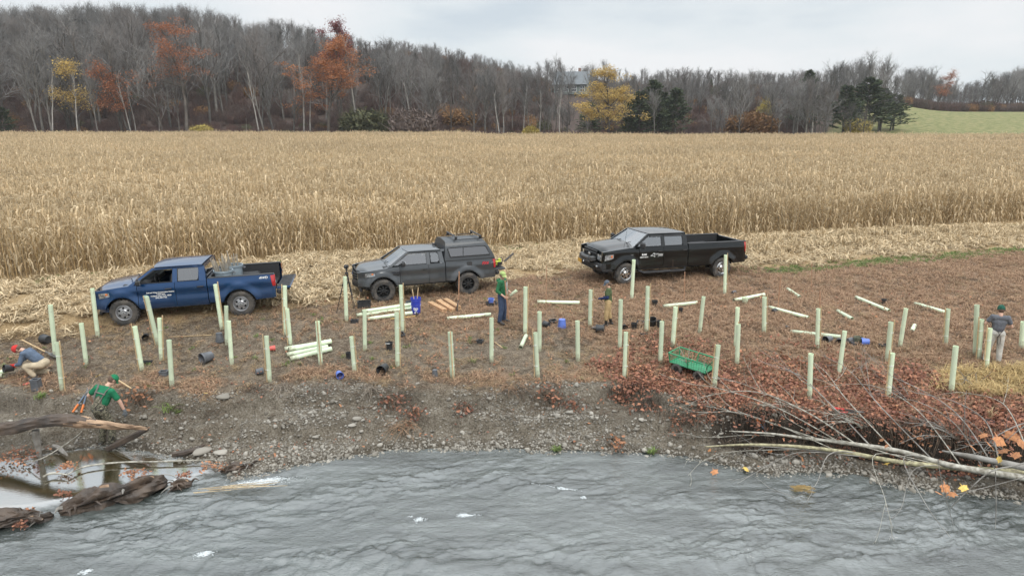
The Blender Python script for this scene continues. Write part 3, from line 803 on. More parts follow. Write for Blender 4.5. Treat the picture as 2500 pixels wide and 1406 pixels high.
# --- leaf litter
def leafclump(b, n=14, mi=0):
    for _ in range(n):
        p = hdir(rr() * 6.28) * .28 * math.sqrt(rr()) + Vector((0, 0, ru(.005, .07))); d = (hdir(rr() * 6.28) + Vector((0, 0, ru(-.5, .7)))).normalized()
        s = d.cross(Vector((0, 0, 1))); s = (s.normalized() + Vector((0, 0, ru(-.5, .5)))).normalized(); l = ru(.018, .052)
        b.blade([p - d * l, p - d * l * .2 + Vector((0, 0, .012)), p + d * l * .9], [l * .35, l * .75, l * .1], s, mi)
leaf_p = protos('leaf_clump', 8, lambda b: leafclump(b), [M_LEAF]); leafo_p = protos('leaf_clump', 4, lambda b: leafclump(b, 7), [M_LEAFO])
def leafd(x, y):
    return sstep(2.4, 5.0, x + 4 * (fbm(x * .9, y * .9, 51, 4) - .5)) * sstep(4.2, 1.0, y - y_top(x) + 1.8 * (fbm(x*.9, y*.9, 53, 4) - .5)) * (sstep(-.45, -.15, y - y_top(x) + .8 * (fbm(x * 2, y * 2, 57, 3) - .5)) + .8 * sstep(.48, .64, fbm(x * 1.6, y * 1.6, 58, 3))) * sstep(.5, 1.0, y - y_shore(x)) * (.5 + .5 * sstep(.36, .55, fbm(x * 1.1, y * 1.1, 59, 3))) * (1 - .75 * goldd(x, y))
pt = field_pts(19000, 1, 18, 12.5, 22, leafd); n = len(pt)
scatter('leaf_litter', pt, rots(n, .3), RNG.uniform(.7, 1.25, n), np.where(RNG.random(n) < .9, RNG.integers(0, 8, n), RNG.integers(8, 12, n)), leaf_p + leafo_p, 'deep red brown leaf litter spilling over the bank')
oneleaf_p = protos('single_leaf', 6, lambda b: leafclump(b, 2), [M_LEAFO]) + protos('single_leaf', 4, lambda b: leafclump(b, 2), [M_LEAF])
def sparsed(x, y): return sstep(.05, .2, y - y_shore(x)) * sstep(1.5, 0, y - y_straw(x)) * (.12 + .5 * sstep(.5, .66, fbm(x * .8, y * .8, 113, 3)))
pt = field_pts(8000, -15, 18, 13, 26, sparsed); n = len(pt)
scatter('scattered_leaves', pt, rots(n, .3), RNG.uniform(.6, 1.2, n), RNG.integers(0, 10, n), oneleaf_p, 'scattered orange and red fallen leaves')
# roots and stems hanging over the cut bank
def hangroots(b):
    for _ in range(16):
        p = Vector((ru(-.35, .35), ru(-.1, .15), ru(-.02, .08))); a = ru(-.5, .5); l = ru(.2, .55)
        b.twig([p, p + Vector((a * .1, -.10, -.1 * l)), p + Vector((a * l * .5, -.16 - .1 * rr(), -l))], .006, .002, 3)
root_p = protos('hanging_root', 6, hangroots, [M_TWIG])
pp = []
for x in np.arange(-13, 17, .16):
    w = float(.12 + .88 * sstep(3.2, 5.2, x)) 
    if rr() < w * (.25 + .9 * float(sstep(.42, .6, fbm(np.array([x * .6]), np.array([0.]), 117, 3)[0]))):
        y = float(y_top(x)) - ru(.1, .55); pp.append((x, y, gz(x, y) + .12))
    if x > 3.5 and rr() < .8:
        y = float(y_top(x)) - ru(.3, .9); pp.append((x, y, gz(x, y) + .12))
pp = np.array(pp); n = len(pp); rt = RNG.normal(0, .25, (n, 3))
scatter('hanging_roots', pp, rt, RNG.uniform(.6, 1.3, n), RNG.integers(0, 6, n), root_p, 'dark roots and dead stems hanging over the cut bank')

# ================================================================== STONES
M_STONE = leafmat('river_stone', (.255, .237, .205), (.11, .098, .08), .35, .75, 0)
def stone_mesh(k, sub=1):
    bm = bmesh.new(); bmesh.ops.create_icosphere(bm, subdivisions=sub, radius=.5)
    rg = np.random.default_rng(300 + k); ph = rg.random(6) * 6.28
    a, bq = rg.uniform(.55, .85), rg.uniform(.35, .6)
    cut = [(Vector(rg.normal(0, 1, 3)).normalized(), rg.uniform(.20, .38)) for _ in range(7)]
    for v in bm.verts:
        p = v.co * (1 + .12 * math.sin(5 * v.co.x + ph[0]) + .12 * math.sin(6 * v.co.y + ph[1]) + .1 * math.sin(7 * v.co.z + ph[2]))
        for nn, dd in cut:
            e = p.dot(nn) - dd
            if e > 0: p = p - nn * e * .85
        v.co = Vector((p.x, p.y * a / .8, p.z * bq / .72))
    me = bpy.data.meshes.new('stone'); bm.to_mesh(me); bm.free(); me.materials.append(M_STONE)
    me.polygons.foreach_set('use_smooth', [True] * len(me.polygons)); me.update(); return me
peb_p = [stone_mesh(k, 1) for k in range(10)]
big_p = [stone_mesh(20 + k, 2) for k in range(8)]
def gravd(x, y):
    s = (y - y_shore(x)); t = (y_top(x) - y)
    left = .22 + .78 * sstep(-9.5, -7.5, x)
    return sstep(-.35, -.05, s) * sstep(-.5, .35, t) * left * (.12 + .95 * sstep(.38, .60, fbm(x * .9, y * 1.3, 121, 3)) + .35 * sstep(.5, .1, s)) * (.45 + .55 * sstep(1.25, .6, s)) * (1 - .85 * sstep(4.5, 6.5, x) * sstep(.25, .6, s / np.maximum(s + t, .1)))
cand = field_pts(190000, -15, 17, 11.5, 20, gravd); n = len(cand)
size = .026 + .075 * RNG.random(n) ** 2.2 + .09 * RNG.random(n) ** 14
# dense pebbles lining the waterline
order = np.argsort(-size); NBIG = 250
big, small = order[:NBIG], order[NBIG:]
def sink(p, s): q = p.copy(); q[:, 2] += s * .12; return q
scatter('gravel', sink(cand[small], size[small]), rots(len(small), .35), size[small], RNG.integers(0, 10, len(small)), peb_p, 'grey river gravel on the bank', RIVERBANK)
for k, i in enumerate(big):
    o = bpy.data.objects.new('stone', big_p[k % 8]); COL.objects.link(o); o.parent = RIVERBANK
    s = size[i] * 1.1; o.location = (cand[i][0], cand[i][1], cand[i][2] + s * .12); o.rotation_euler = (ru(-.4, .4), ru(-.4, .4), rr() * 6.28); o.scale = (s, s, s)
# hand placed larger stones
for px, py, w in [(495,1105,48),(538,1108,42),(520,1122,22),(872,1024,26),(838,1018,18),(860,1038,22),(650,1010,16),(770,1068,20),(1390,1008,24),(1460,997,18),(1545,1003,20),(1500,1005,18),(1575,1100,22),(1230,1000,14),(655,1030,14),(515,1020,18),(920,1118,16),(1060,1088,16),(1245,1074,14),(2010,1095,24),(2270,1168,18),(2160,1160,16),(2205,1150,14),(1760,1058,14),(620,1128,14),(750,1090,12),(1150,998,16),(1180,1010,12)]:
    p = at(px, py); s = w * mpp(p)
    o = bpy.data.objects.new('stone', big_p[(px + py) % 8]); COL.objects.link(o); o.parent = RIVERBANK
    o.location = p + Vector((0, 0, s * .1)); o.rotation_euler = (ru(-.2, .2), ru(-.2, .2), ru(-.3, .3)); o.scale = (s, s * .85, s * (.5 if w > 35 else .75))
# ================================================================== TREES
def barkmat(name, c1, c2, rand=.2):
    return mat(name, c1, .9, col2=c2, scale=1.2, rand=rand, bump=.4, bscale=12)
M_BARK = barkmat('grey_bark', (.17, .16, .142), (.10, .09, .078), .5)
M_BARKD = barkmat('dark_bark', (.11, .095, .08), (.06, .05, .043), .3)
M_BARKW = barkmat('pale_bark', (.40, .38, .345), (.26, .24, .215), .2)
def twigmat(name, c, rand): return mat(name, c, .95, rand=rand, spec=.1)
M_TWG = twigmat('twig_grey', (.172, .166, .158), .4)
M_TWM = twigmat('twig_mauve', (.155, .14, .130), .35)

def skeleton(sd, H, fork=.5, limbs=13, spread=.8, l1=.36, nsub=(7, 6, 5), up=.35, tw=.0075, crook=.10, lean=0.0, bare_from=.3, leaf=None, twigs=True):
    """returns (trunk mesh data, crown mesh data, tip points) of one tree of height about H"""
    rd = random.Random(sd); T, C, tips = BL(), BL(), []
    def rnd(a, b): return a + (b - a) * rd.random()
    def grow(p, d, L, r, lvl):
        ns = (7, 4, 3, 2, 1)[lvl]; path = [p.copy()]; q = p.copy(); dd = d.copy()
        for i in range(ns):
            j = Vector((rd.gauss(0, 1), rd.gauss(0, 1), rd.gauss(0, .6))) * crook * (.5 if lvl == 0 else 1.6)
            dd = (dd + j + Vector((0, 0, (.10 if lvl else .05) * up * 2))).normalized(); q = q + dd * (L / ns); path.append(q.copy())
        if lvl == 0: T.twig(path, r, r * .22, 7)
        elif lvl == 1: T.twig(path, r, r * .25, 5)
        elif lvl == 2: C.twig(path, r, r * .3, 3)
        elif lvl == 3:
            s = dd.orthogonal().normalized(); C.blade(path, [r] * (ns) + [r * .4], s)
        else:
            s = dd.orthogonal().normalized(); C.blade(path, [r, r * .4], s)
        if lvl >= 2: tips.append((path[-1].copy(), dd.copy()))
        if lvl == 4 or (lvl == 3 and not twigs): return
        n = (limbs,) + nsub
        n = n[lvl]; n = max(2, int(n * rnd(.75, 1.25)))
        a0 = rd.random() * 6.28
        for k in range(n):
            t = (bare_from + (1 - bare_from) * (k + rd.random()) / n) if lvl == 0 else rnd(.25, 1.0)
            f = min(t * ns, ns - .001); i = int(f); pp = path[i].lerp(path[i + 1], f - i)
            ax = (path[i + 1] - path[i]).normalized()
            a0 += 2.4 + rnd(-.4, .4)
            o = ax.orthogonal().normalized(); o = Quaternion(ax, a0) @ o
            ang = rnd(.45, .95) * spread if lvl == 0 else rnd(.4, .95)
            if lvl == 0 and t > .8: ang *= .55
            nd = (ax * math.cos(ang) + o * math.sin(ang)); nd = (nd + Vector((0, 0, up * (.5 if lvl < 3 else .2)))).normalized()
            fac = (l1 * H * (1.0 - .45 * (t - bare_from) / (1 - bare_from))) if lvl == 0 else L * rnd(.38, .62)
            rr_ = max(r * (.42 if lvl == 0 else .5), tw * (2.4, 1.8, 1.2, 1.0)[lvl])
            grow(pp, nd, fac * rnd(.75, 1.15), rr_ if lvl < 2 else tw * (1.5 if lvl == 2 else 1.0), lvl + 1)
    grow(Vector((0, 0, -.4)), Vector((lean, 0, 1)).normalized(), H * .82, .0125 * H + .03, 0)
    return T, C, tips
def leafy(C, tips, n, size, droop, mi, rd, keep=None):
    for p, d in tips:
        if keep and not keep(p): continue
        for _ in range(n):
            q = p + Vector((rd.gauss(0, .42), rd.gauss(0, .42), rd.gauss(0, .24))); a = rd.random() * 6.28
            e = Vector((math.cos(a), math.sin(a), -droop + rd.gauss(0, .5))).normalized(); s = e.cross(Vector((rd.gauss(0, 1), rd.gauss(0, 1), 1))).normalized()
            l = size * (.6 + .8 * rd.random())
            C.blade([q, q + e * l * .5, q + e * l], [l * .18, l * .42, l * .06], s, mi)
class Tree:
    def __init__(s, H, tm, cm): s.H, s.tm, s.cm = H, tm, cm
def bare(sd, H, mats=(M_BARK, M_TWG), **k):
    T, C, tips = skeleton(sd, H, **k)
    zs = max(p.z for p, d in tips)
    return Tree(zs, T.mesh('trunk', mats[0], True), C.mesh('crown', [mats[1]]))
BARE = [bare(1, 20, limbs=14), bare(2, 20, limbs=12, spread=.65, l1=.40, up=.5), bare(3, 20, limbs=15, spread=.9, bare_from=.22, l1=.33), bare(4, 20, limbs=10, spread=.6, l1=.44, up=.55, bare_from=.38),
        bare(5, 20, mats=(M_BARKD, M_TWM), limbs=14, spread=.75, l1=.36), bare(6, 20, mats=(M_BARKD, M_TWG), limbs=12, spread=1.0, l1=.38, up=.2, bare_from=.25),
        bare(7, 20, mats=(M_BARK, M_TWM), limbs=16, spread=.6, l1=.30, up=.5, bare_from=.4), bare(8, 20, limbs=11, spread=.8, l1=.42, crook=.14, bare_from=.3)]
WIDE = [bare(9, 16, mats=(M_BARKD, M_TWG), limbs=16, spread=1.0, l1=.50, up=.42, bare_from=.16), bare(10, 16, mats=(M_BARKD, M_TWM), limbs=15, spread=.9, l1=.46, up=.5, bare_from=.18)]
SLIM = [bare(11, 16, mats=(M_BARKW, M_TWG), limbs=8, spread=.5, l1=.18, bare_from=.5, nsub=(4, 4, 3)), bare(12, 16, mats=(M_BARKW, M_TWG), limbs=7, spread=.5, l1=.16, bare_from=.6, lean=.06, nsub=(4, 3, 3))]
SNAG = [bare(13, 12, mats=(M_BARKW, M_BARKW), limbs=4, spread=.5, l1=.42, bare_from=.35, nsub=(1, 1, 1), twigs=False, crook=.12), bare(14, 12, mats=(M_BARKW, M_BARKW), limbs=3, spread=.9, l1=.22, bare_from=.3, nsub=(1, 1, 1), twigs=False)]
SMALL = [bare(15, 7, mats=(M_BARKD, M_TWG), limbs=12, spread=.75, l1=.42, bare_from=.25, tw=.007), bare(16, 7, mats=(M_BARKD, M_TWM), limbs=11, spread=.9, l1=.45, bare_from=.2, tw=.007)]

def put_tree(t, x, y, H, name, label, cat='tree', group=None, rz=None, wide=1.0, sink=0.0, lean=(0, 0)):
    o = thing(name, label, cat, (x, y, gz(x, y) - sink), ru(0, 6.28) if rz is None else rz, group)
    o.rotation_euler[0], o.rotation_euler[1] = lean
    s = H / t.H; o.scale = (s * wide, s * wide, s)
    for nm, me in (('trunk', t.tm), ('crown', t.cm)):
        c = bpy.data.objects.new(nm, me); COL.objects.link(c); c.parent = o
    return o
SKY_PX = [(-200,5),(0,-5),(120,0),(250,-10),(420,0),(540,-5),(600,25),(640,42),(700,30),(780,48),(850,60),(900,85),(950,72),(1000,92),(1060,92),(1130,112),(1200,125),(1300,150),(1350,128),(1400,142),(1450,150),(1500,155),(1600,150),(1700,155),(1800,158),(1900,160),(1990,158),(2050,138),(2090,118),(2150,128),(2200,150),(2260,158),(2300,195),(2330,200),(2380,175),(2430,160),(2490,145),(2700,150)]
def sky_y(px): return float(np.interp(px, [a for a, b in SKY_PX], [b for a, b in SKY_PX]))
def tree_at(t, px, y, top, name, label, cat='tree', group=None, hmin=4, hmax=40, **k):
    d = ray(px, 300); x = d[0] / d[1] * y
    H = at_y(px, top, y)[2] - gz(x, y)
    return put_tree(t, x, y, max(hmin, min(hmax, H)), name, label, cat, group, **k)

# --- trees with a look of their own
rdl = random.Random(5)
M_LORG = leafmat('oak_leaf_orange', (.46, .20, .085), (.30, .125, .06), .35, .8, .3)
M_LBRN = leafmat('oak_leaf_rust', (.40, .165, .08), (.24, .10, .055), .35, .8, .3)
M_LRED = leafmat('maple_leaf_crimson', (.26, .055, .05), (.15, .035, .035), .35, .8, .3)
M_LYEL = leafmat('willow_leaf_yellow', (.58, .42, .15), (.40, .28, .09), .3, .8, .35)
M_CED = leafmat('cedar_needles', (.085, .105, .055), (.045, .06, .035), .35, .9, .1)
def leafed(sd, H, lm, n, size, droop=.2, keep=None, **k):
    T, C, tips = skeleton(sd, H, **k); zs = max(p.z for p, d in tips)
    leafy(C, tips, n, size, droop, 1, random.Random(sd), keep)
    return Tree(zs, T.mesh('trunk', M_BARKD, True), C.mesh('crown', [M_TWG, lm]))
OAKO = leafed(31, 20, M_LORG, 30, .17, limbs=15, spread=.95, l1=.30, up=.15, bare_from=.32, twigs=False, nsub=(7, 6, 2))
OAKB = leafed(32, 22, M_LBRN, 24, .17, limbs=15, spread=.95, l1=.34, up=.12, bare_from=.42, twigs=False, nsub=(7, 5, 2), keep=lambda p: math.sin(p.x * 1.1 + 2) + math.sin(p.z * 1.6) + math.sin(p.y) > -.7)
MAPR = leafed(33, 20, M_LRED, 22, .17, limbs=10, spread=.7, l1=.24, up=.4, bare_from=.5, twigs=False, nsub=(6, 5, 2))
WILL = leafed(34, 14, M_LYEL, 26, .17, .9, limbs=15, spread=1.1, l1=.36, up=.05, bare_from=.14, twigs=False, nsub=(7, 6, 2), keep=lambda p: math.sin(p.z * 1.5 + p.x * .4) > -.45)
OAKS = leafed(35, 10, M_LBRN, 22, .13, limbs=10, spread=.8, l1=.26, up=.2, bare_from=.3, twigs=False, nsub=(5, 5, 2))
YELS = leafed(36, 8, M_LYEL, 16, .12, limbs=8, spread=.8, l1=.30, up=.2, bare_from=.25, twigs=False, nsub=(5, 5, 2), keep=lambda p: math.sin(p.z * 1.9) > -.3)
def cedar(sd, H, w):
    rd = random.Random(sd); T, C = BL(), BL()
    T.twig([Vector((0, 0, -.3)), Vector((0, 0, H * .9))], .012 * H + .05, .02, 6)
    for k in range(int(230 * H / 9)):
        t = rd.random() ** .75; z = H * (.10 + .88 * t); rad = 1.25 * w * (1 - t) ** .75 * rd.uniform(.55, 1.1) * (1 + .3 * math.sin(z * 2.1 + sd)) + .15
        a = rd.random() * 6.28; d = Vector((math.cos(a), math.sin(a), rd.uniform(.1, .55)))
        p0 = Vector((0, 0, z)); 
        for j in range(9):
            f = (.35 + .65 * (j + rd.random()) / 9); p = p0 + d * rad * f
            e = (d + Vector((rd.gauss(0, .6), rd.gauss(0, .6), rd.gauss(.2, .5)))).normalized(); s = e.orthogonal(); s = Quaternion(e, rd.random() * 6.28) @ s.normalized()
            l = rd.uniform(.22, .45); C.blade([p - e * l * .3, p + e * l * .3, p + e * l], [.06, .10, .02], s, 0)
        C.twig([p0, p0 + d * rad * .9], .02, .008, 3, 1)
    return Tree(H, T.mesh('trunk', M_BARKD, True), C.mesh('crown', [M_CED, M_BARKD]))
CED = [cedar(41, 9, 2.1), cedar(42, 9, 2.6), cedar(43, 9, 1.7)]
tree_at(OAKO, 800, 164, 84, 'oak_tree', 'bright orange leaved oak at the edge of the bare woods', rz=.3, wide=1.35)
tree_at(MAPR, 836, 188, 50, 'maple_tree', 'dark crimson maple rising behind the bright orange oak', rz=1.0)
tree_at(OAKB, 455, 166, 36, 'oak_tree', 'broad rust brown oak among grey bare trees', rz=2.0, wide=1.25)
tree_at(OAKS, 312, 167, 150, 'oak_tree', 'small narrow rust brown oak beside the white forked snag', rz=.5, wide=1.0)
tree_at(YELS, 196, 167, 150, 'young_tree', 'small tree with patchy yellow leaves inside the bare woods', rz=.9)
tree_at(WILL, 1487, 161.5, 164, 'willow_tree', 'tall yellow leaved willow at the far edge of the cornfield', rz=1.2, wide=1.15)
tree_at(OAKS, 2280, 275, 172, 'maple_tree', 'far tree with a few red leaves above the meadow', rz=1.9)
for k, (px, y, top, w, lb) in enumerate([(1560, 176, 222, 1.3, 'dark green cedar just beside the yellow willow'), (1590, 178, 196, 1.1, 'tallest dark green cedar of the clump beside the yellow willow'), (1620, 180, 226, 1.2, 'dark green cedar in the middle of the clump beside the willow'),
        (1648, 176, 214, 1.2, 'dark green cedar at the outer end of the clump beside the willow'), (1440, 178, 250, 1.2, 'low dark cedar half hidden behind the yellow willow'), (1965, 190, 172, 1.0, 'tall cedar standing among bare trees before the meadow'),
        (2060, 178, 208, 1.3, 'olive green cedar with a pointed top near the two small edge trees'), (2112, 186, 190, 1.5, 'dark cedar behind the two small edge trees'), (2150, 190, 216, 1.7, 'dense dark cedar in the meadow corner clump'), (2182, 192, 230, 1.6, 'outermost dense cedar at the meadow corner'),
        (8, 168, 262, 1.3, 'small green pine at the dark foot of the woods'), (1535, 177, 236, 1.2, 'low dark cedar between the yellow willow and the tallest cedar'), (1606, 174, 240, 1.3, 'broad low cedar at the front of the clump beside the willow'), (1790, 230, 258, 1.2, 'dark cedar below the pale roofed shed'), (1730, 250, 205, .8, 'thin far conifer between bare trees')]):
    tree_at(CED[k % 3], px, y, top, 'cedar_tree' if 'cedar' in lb else 'pine_tree', lb, wide=w * 1.15)
for k, (px, y, top, lean, lb, tr) in enumerate([(318, 166, 165, 0, 'bleached forked snag with a broken top by the small rust oak', SNAG[0]), (330, 167, 205, .05, 'short bleached snag leaning beside the forked snag', SNAG[1]), (387, 165, 284, 0, 'short white stub of a broken trunk at the wood edge', SNAG[1]), (600, 165, 286, 0, 'small white broken stub near the middle of the dark wood edge', SNAG[1]),
        (236, 166, 115, -.03, 'pale grey forked trunk with bare limbs at the cornfield edge', BARE[1]), (122, 166, 150, -.08, 'pale leaning trunk at the cornfield edge', SLIM[0]), (186, 166, 170, 0, 'thin pale trunk below the yellow leaved tree', SLIM[1]), (632, 168, 150, -.05, 'white slender trunk curving up among dark trees', SLIM[0]), (740, 168, 120, -.04, 'white slender trunk beside the orange oak', SLIM[0]), (756, 169, 170, .02, 'thin white trunk closest to the orange oak', SLIM[1]),
        (870, 169, 70, .02, 'tall whitish trunk just past the crimson maple', SLIM[1]), (1005, 170, 190, .10, 'pale trunk leaning over the dark middle woods', SLIM[1]), (1222, 168, 212, -.22, 'strongly leaning pale trunk in the middle woods', SLIM[1]), (1278, 169, 195, 0, 'upright thin pale trunk below the grey house', SLIM[0]), (1317, 168, 215, 0, 'pale twin trunk under the grey house', SLIM[1]), (1367, 168, 210, 0, 'white stem in front of the grey house', SLIM[0]), (1985, 178, 175, .02, 'white birch like trunk before the dark cedars', SLIM[0]), (1950, 176, 220, .12, 'bent pale trunk beside the white birch like trunk', SLIM[1])]):
    tree_at(tr, px, y, top, 'bare_tree' if 'stub' not in lb and 'snag' not in lb else 'dead_snag', lb, hmin=2, lean=(0, lean), wide=.7)
for px, y, top, t, lb in [(2078, 161, 245, SMALL[0], 'small dark bare tree at the corn edge before the meadow, the taller of two'), (2112, 161, 262, SMALL[1], 'small dark bare tree with low forks at the corn edge before the meadow'), (1805, 163, 160, WIDE[0], 'wide spreading dark bare tree in front of the pale roofed shed'), (2012, 163, 230, SMALL[0], 'dark forked bare tree at the corn edge before the cedars'),
        (1475, 240, 140, BARE[3], 'tall bare tree behind the yellow willow'), (1352, 205, 122, BARE[1], 'tall dark bare tree overtopping the woods beside the grey house'), (1437, 205, 140, BARE[3], 'bare forked tree at the gable end of the grey house'), (944, 200, 72, WIDE[1], 'round topped bare tree rising above the ridge past the crimson maple'), (1062, 195, 90, WIDE[0], 'second round topped bare tree along the falling ridge line'),
        (2255, 268, 150, WIDE[0], 'broad bare tree at the top of the green meadow'), (2318, 278, 182, WIDE[1], 'low fan shaped bare tree beyond the meadow'), (2388, 285, 165, BARE[5], 'bare tree with a dark round top beyond the meadow'), (2010 + 10, 190, 140, BARE[3], 'tall bare tree rising from the cedar clump'), (2095, 205, 118, BARE[2], 'highest bare tree over the dark cedar clump'), (2150, 215, 126, BARE[0], 'bare tree with a full crown over the outer cedars')]:
    tree_at(t, px, y, top, 'bare_tree', lb)
# --- the woods: individual bare trees, nearest rows first
rng = random.Random(77); cnt = 0
spots = []
for k in range(262):
    px = rng.uniform(-60, 2540); f = rng.random()
    if px < 2020: y = 168 + (f ** 1.4) * 60
    elif px < 2200: y = 185 + f * 50
    else: y = 278 + f * 40
    spots.append((px, y))
for px, y in spots:
    sk = sky_y(px)
    depth = (y - 163) / 62 if px < 2200 else 1
    top = sk + rng.uniform(2, 26) + (1 - min(depth, 1)) * rng.uniform(0, 120) * (1.0 if px < 900 else .6)
    if 1330 < px < 1450 and y < 235: top = max(top, 250) if rng.random() < .6 else top
    t = rng.choice(BARE + BARE + WIDE) if px < 2000 else rng.choice(WIDE + BARE)
    wd = rng.uniform(.8, 1.2)
    zone = 'near the small yellow tree at one end' if px < 250 else 'around the rust brown oak' if px < 600 else 'around the orange oak and crimson maple' if px < 950 else 'along the falling ridge line' if px < 1330 else 'around the grey house and yellow willow' if px < 1560 else 'between the cedar clump and the pale roofed shed' if px < 1830 else 'behind the meadow corner cedars' if px < 2200 else 'on the skyline beyond the green meadow'
    look = 'broad crowned' if t in WIDE else 'dark barked' if t.tm.materials[0] == M_BARKD else 'tall narrow' if t in (BARE[1], BARE[3], BARE[6]) else 'grey'
    tree_at(t, px, y, min(top, 285), 'bare_tree', '%s bare tree in the woods %s' % (look, zone), 'tree', '%s bare trees %s' % (look, zone), hmin=5, hmax=30, wide=wd)
for k in range(5): tree_at(BARE[k], 1345 + 26 * k, 222 + 6 * k, 160 + 9 * (k % 3), 'bare_tree', 'bare grey tree standing in front of the house on the hill', 'tree', 'bare trees before the house', wide=1.2)
# --- the woods behind them, one mass
allp = []; protos_w = []
for t in BARE + WIDE:
    b = bpy.data.meshes.new('far_tree'); bm = bmesh.new(); bm.from_mesh(t.tm); nb = len(bm.faces); bm.from_mesh(t.cm)
    bm.faces.ensure_lookup_table()
    for i, f in enumerate(bm.faces): f.material_index = 0 if i < nb else 1
    bm.to_mesh(b); bm.free(); b.materials.append(t.tm.materials[0]); b.materials.append(t.cm.materials[0]); protos_w.append((b, t.H))
P, S, I = [], [], []
for k in range(1450):
    px = rng.uniform(-700, 3000); y = rng.uniform(205, 300) if px < 2200 else rng.uniform(300, 420)
    d = ray(px, 300); x = d[0] / d[1] * y; g = gz(x, y)
    H = min(26, max(6, at_y(px, sky_y(px) + rng.uniform(4, 45), y)[2] - g)); i = rng.randrange(len(protos_w))
    if px < 2200 and x - .68 * (y - 160) > 56: continue
    if abs(px - 1397) < 56 and y < 246: continue
    P.append((x, y, g)); S.append((H / protos_w[i][1],) * 3); I.append(i)
rt = np.zeros((len(P), 3)); rt[:, 2] = RNG.random(len(P)) * 6.28
scatter('distant_woods', P, rt, S, I, [a for a, b in protos_w], 'grey mass of bare woods on the hill behind the nearer trees')
# --- undergrowth
M_BRUSH = leafmat('brush_twig', (.15, .105, .09), (.085, .06, .052), .35, .9, 0)
M_BRUSHR = leafmat('brush_red', (.14, .082, .068), (.09, .056, .048), .3, .9, 0)
M_BRUSHO = leafmat('brush_orange', (.36, .20, .09), (.20, .12, .06), .3, .9, .2)
M_BRUSHG = leafmat('brush_olive', (.12, .12, .06), (.075, .08, .045), .3, .9, .1)
def brush(b, n=170, R_=1.5, H=2.2, leaf=.0):
    for _ in range(n):
        a = rr() * 6.28; r = R_ * math.sqrt(rr()) * .6; p = hdir(a) * r; h = H * ru(.35, 1.05) * (1 - .3 * r / R_)
        q = p + hdir(a + ru(-1, 1)) * ru(.1, .6) + Vector((0, 0, h)); m = (p + q) / 2 + Vector((ru(-.2, .2), ru(-.2, .2), h * .15))
        b.twig([p, m, q], .016, .007, 3)
        for _ in range(3):
            t = ru(.4, 1); c = p.lerp(q, t); e = c + Vector((ru(-.4, .4), ru(-.4, .4), ru(0, .5))); b.blade([c, e], [.011, .005], Vector((1, 0, 0)))
    if leaf:
        for _ in range(int(n * leaf)):
            a = rr() * 6.28; r = R_ * math.sqrt(rr()); z = H * ru(.15, 1) * (1 - .35 * r / R_); p = hdir(a) * r * .8 + Vector((0, 0, z)); e = Vector((ru(-1, 1), ru(-1, 1), ru(-1, 1))).normalized(); b.blade([p, p + e * .12, p + e * .22], [.04, .07, .02], e.orthogonal().normalized())
br_p = protos('brush', 4, brush, [M_BRUSH]) + protos('brush', 2, brush, [M_BRUSHR]) + protos('brush', 1, lambda b: brush(b, 120, 1.5, 2.0, 3), [M_BRUSHO]) + protos('brush', 1, lambda b: brush(b, 120, 1.6, 2.4, 3), [M_BRUSHG])
P, I, S = [], [], []
for k in range(6600):
    px = rng.uniform(-600, 2900); f = rng.random()
    y = 160.5 + f ** 1.5 * 105 if px < 2120 else 268 + f * 30
    d = ray(px, 300); x = d[0] / d[1] * y
    if px < 2200 and x - .68 * (y - 160) > 58: continue
    if abs(px - 1397) < 52 and 185 < y < 242: continue
    P.append((x, y, gz(x, y) - .1)); u = rng.random()
    redz = fbm(np.array([px / 260.0]), np.array([y / 40.0]), 141, 2)[0]
    I.append(rng.choice([4, 5]) if u < .18 + (.35 if px < 950 and redz > .5 else 0) else (6 if u > (.95 if px < 1000 else .90) and y > 168 else (7 if .88 < u < .90 else rng.randrange(4))))
    S.append(rng.uniform(.6, 1.25) * (1 + .5 * (y > 185)))
scatter('undergrowth', P, rots(len(P), .05), S, I, br_p, 'brown and reddish brush along the foot of the woods')
BUSH = {}
def bush(px, y, top, name, label, m, leaf, wide=1.0):
    if m not in BUSH:
        b = BL(); brush(b, 260, 1.6, 2.4, leaf); BUSH[m] = b.mesh('foliage', [m])
    d = ray(px, 300); x = d[0] / d[1] * y; H = at_y(px, top, y)[2] - gz(x, y)
    o = thing(name, label, 'bush', (x, y, gz(x, y) - .1), ru(0, 6)); o.scale = (H / 2.3 * wide, H / 2.3 * wide, H / 2.3)
    c = bpy.data.objects.new('foliage', BUSH[m]); COL.objects.link(c); c.parent = o
    st = MB(); st.tube([(0, 0, -.3), (.05, 0, .5), (0, .1, 1.2)], [.09, .06, .03], 6); st.build('stem', M_BARKD, o)
M_PINKB = leafmat('pinkish_twig', (.20, .155, .135), (.14, .11, .095), .25, .9, 0)
M_YELB = leafmat('yellow_bush_leaf', (.46, .36, .10), (.32, .26, .08), .3, .8, .2)
bush(1010, 163, 262, 'dry_bush', 'pale pinkish twiggy bush at the cornfield edge', M_PINKB, 2, 1.3)
bush(890, 166, 262, 'green_bush', 'dull green bush below the whitish trunk past the maple', M_BRUSHG, 6, 1.4)
bush(1296, 161, 304, 'yellow_bush', 'small yellow green bush at the corn edge below the house', M_YELB, 5, .9)
bush(2097, 176, 288, 'yellow_bush', 'small yellow bush behind the small edge trees near the meadow', M_YELB, 6, 1.2)
bush(1122, 185, 262, 'orange_bush', 'orange leaved bush deep in the middle woods', M_BRUSHO, 7, 1.4)
bush(1838, 175, 268, 'orange_bush', 'wide orange bush beside the spreading dark tree', M_BRUSHO, 6, 1.5)
bush(1866, 176, 238, 'yellow_bush', 'tall thin yellow bush near the spreading dark tree', M_YELB, 4, .4)
bush(490, 168, 302, 'green_bush', 'small yellow green bush at the dark foot of the woods', M_YELB, 3, 1.4)
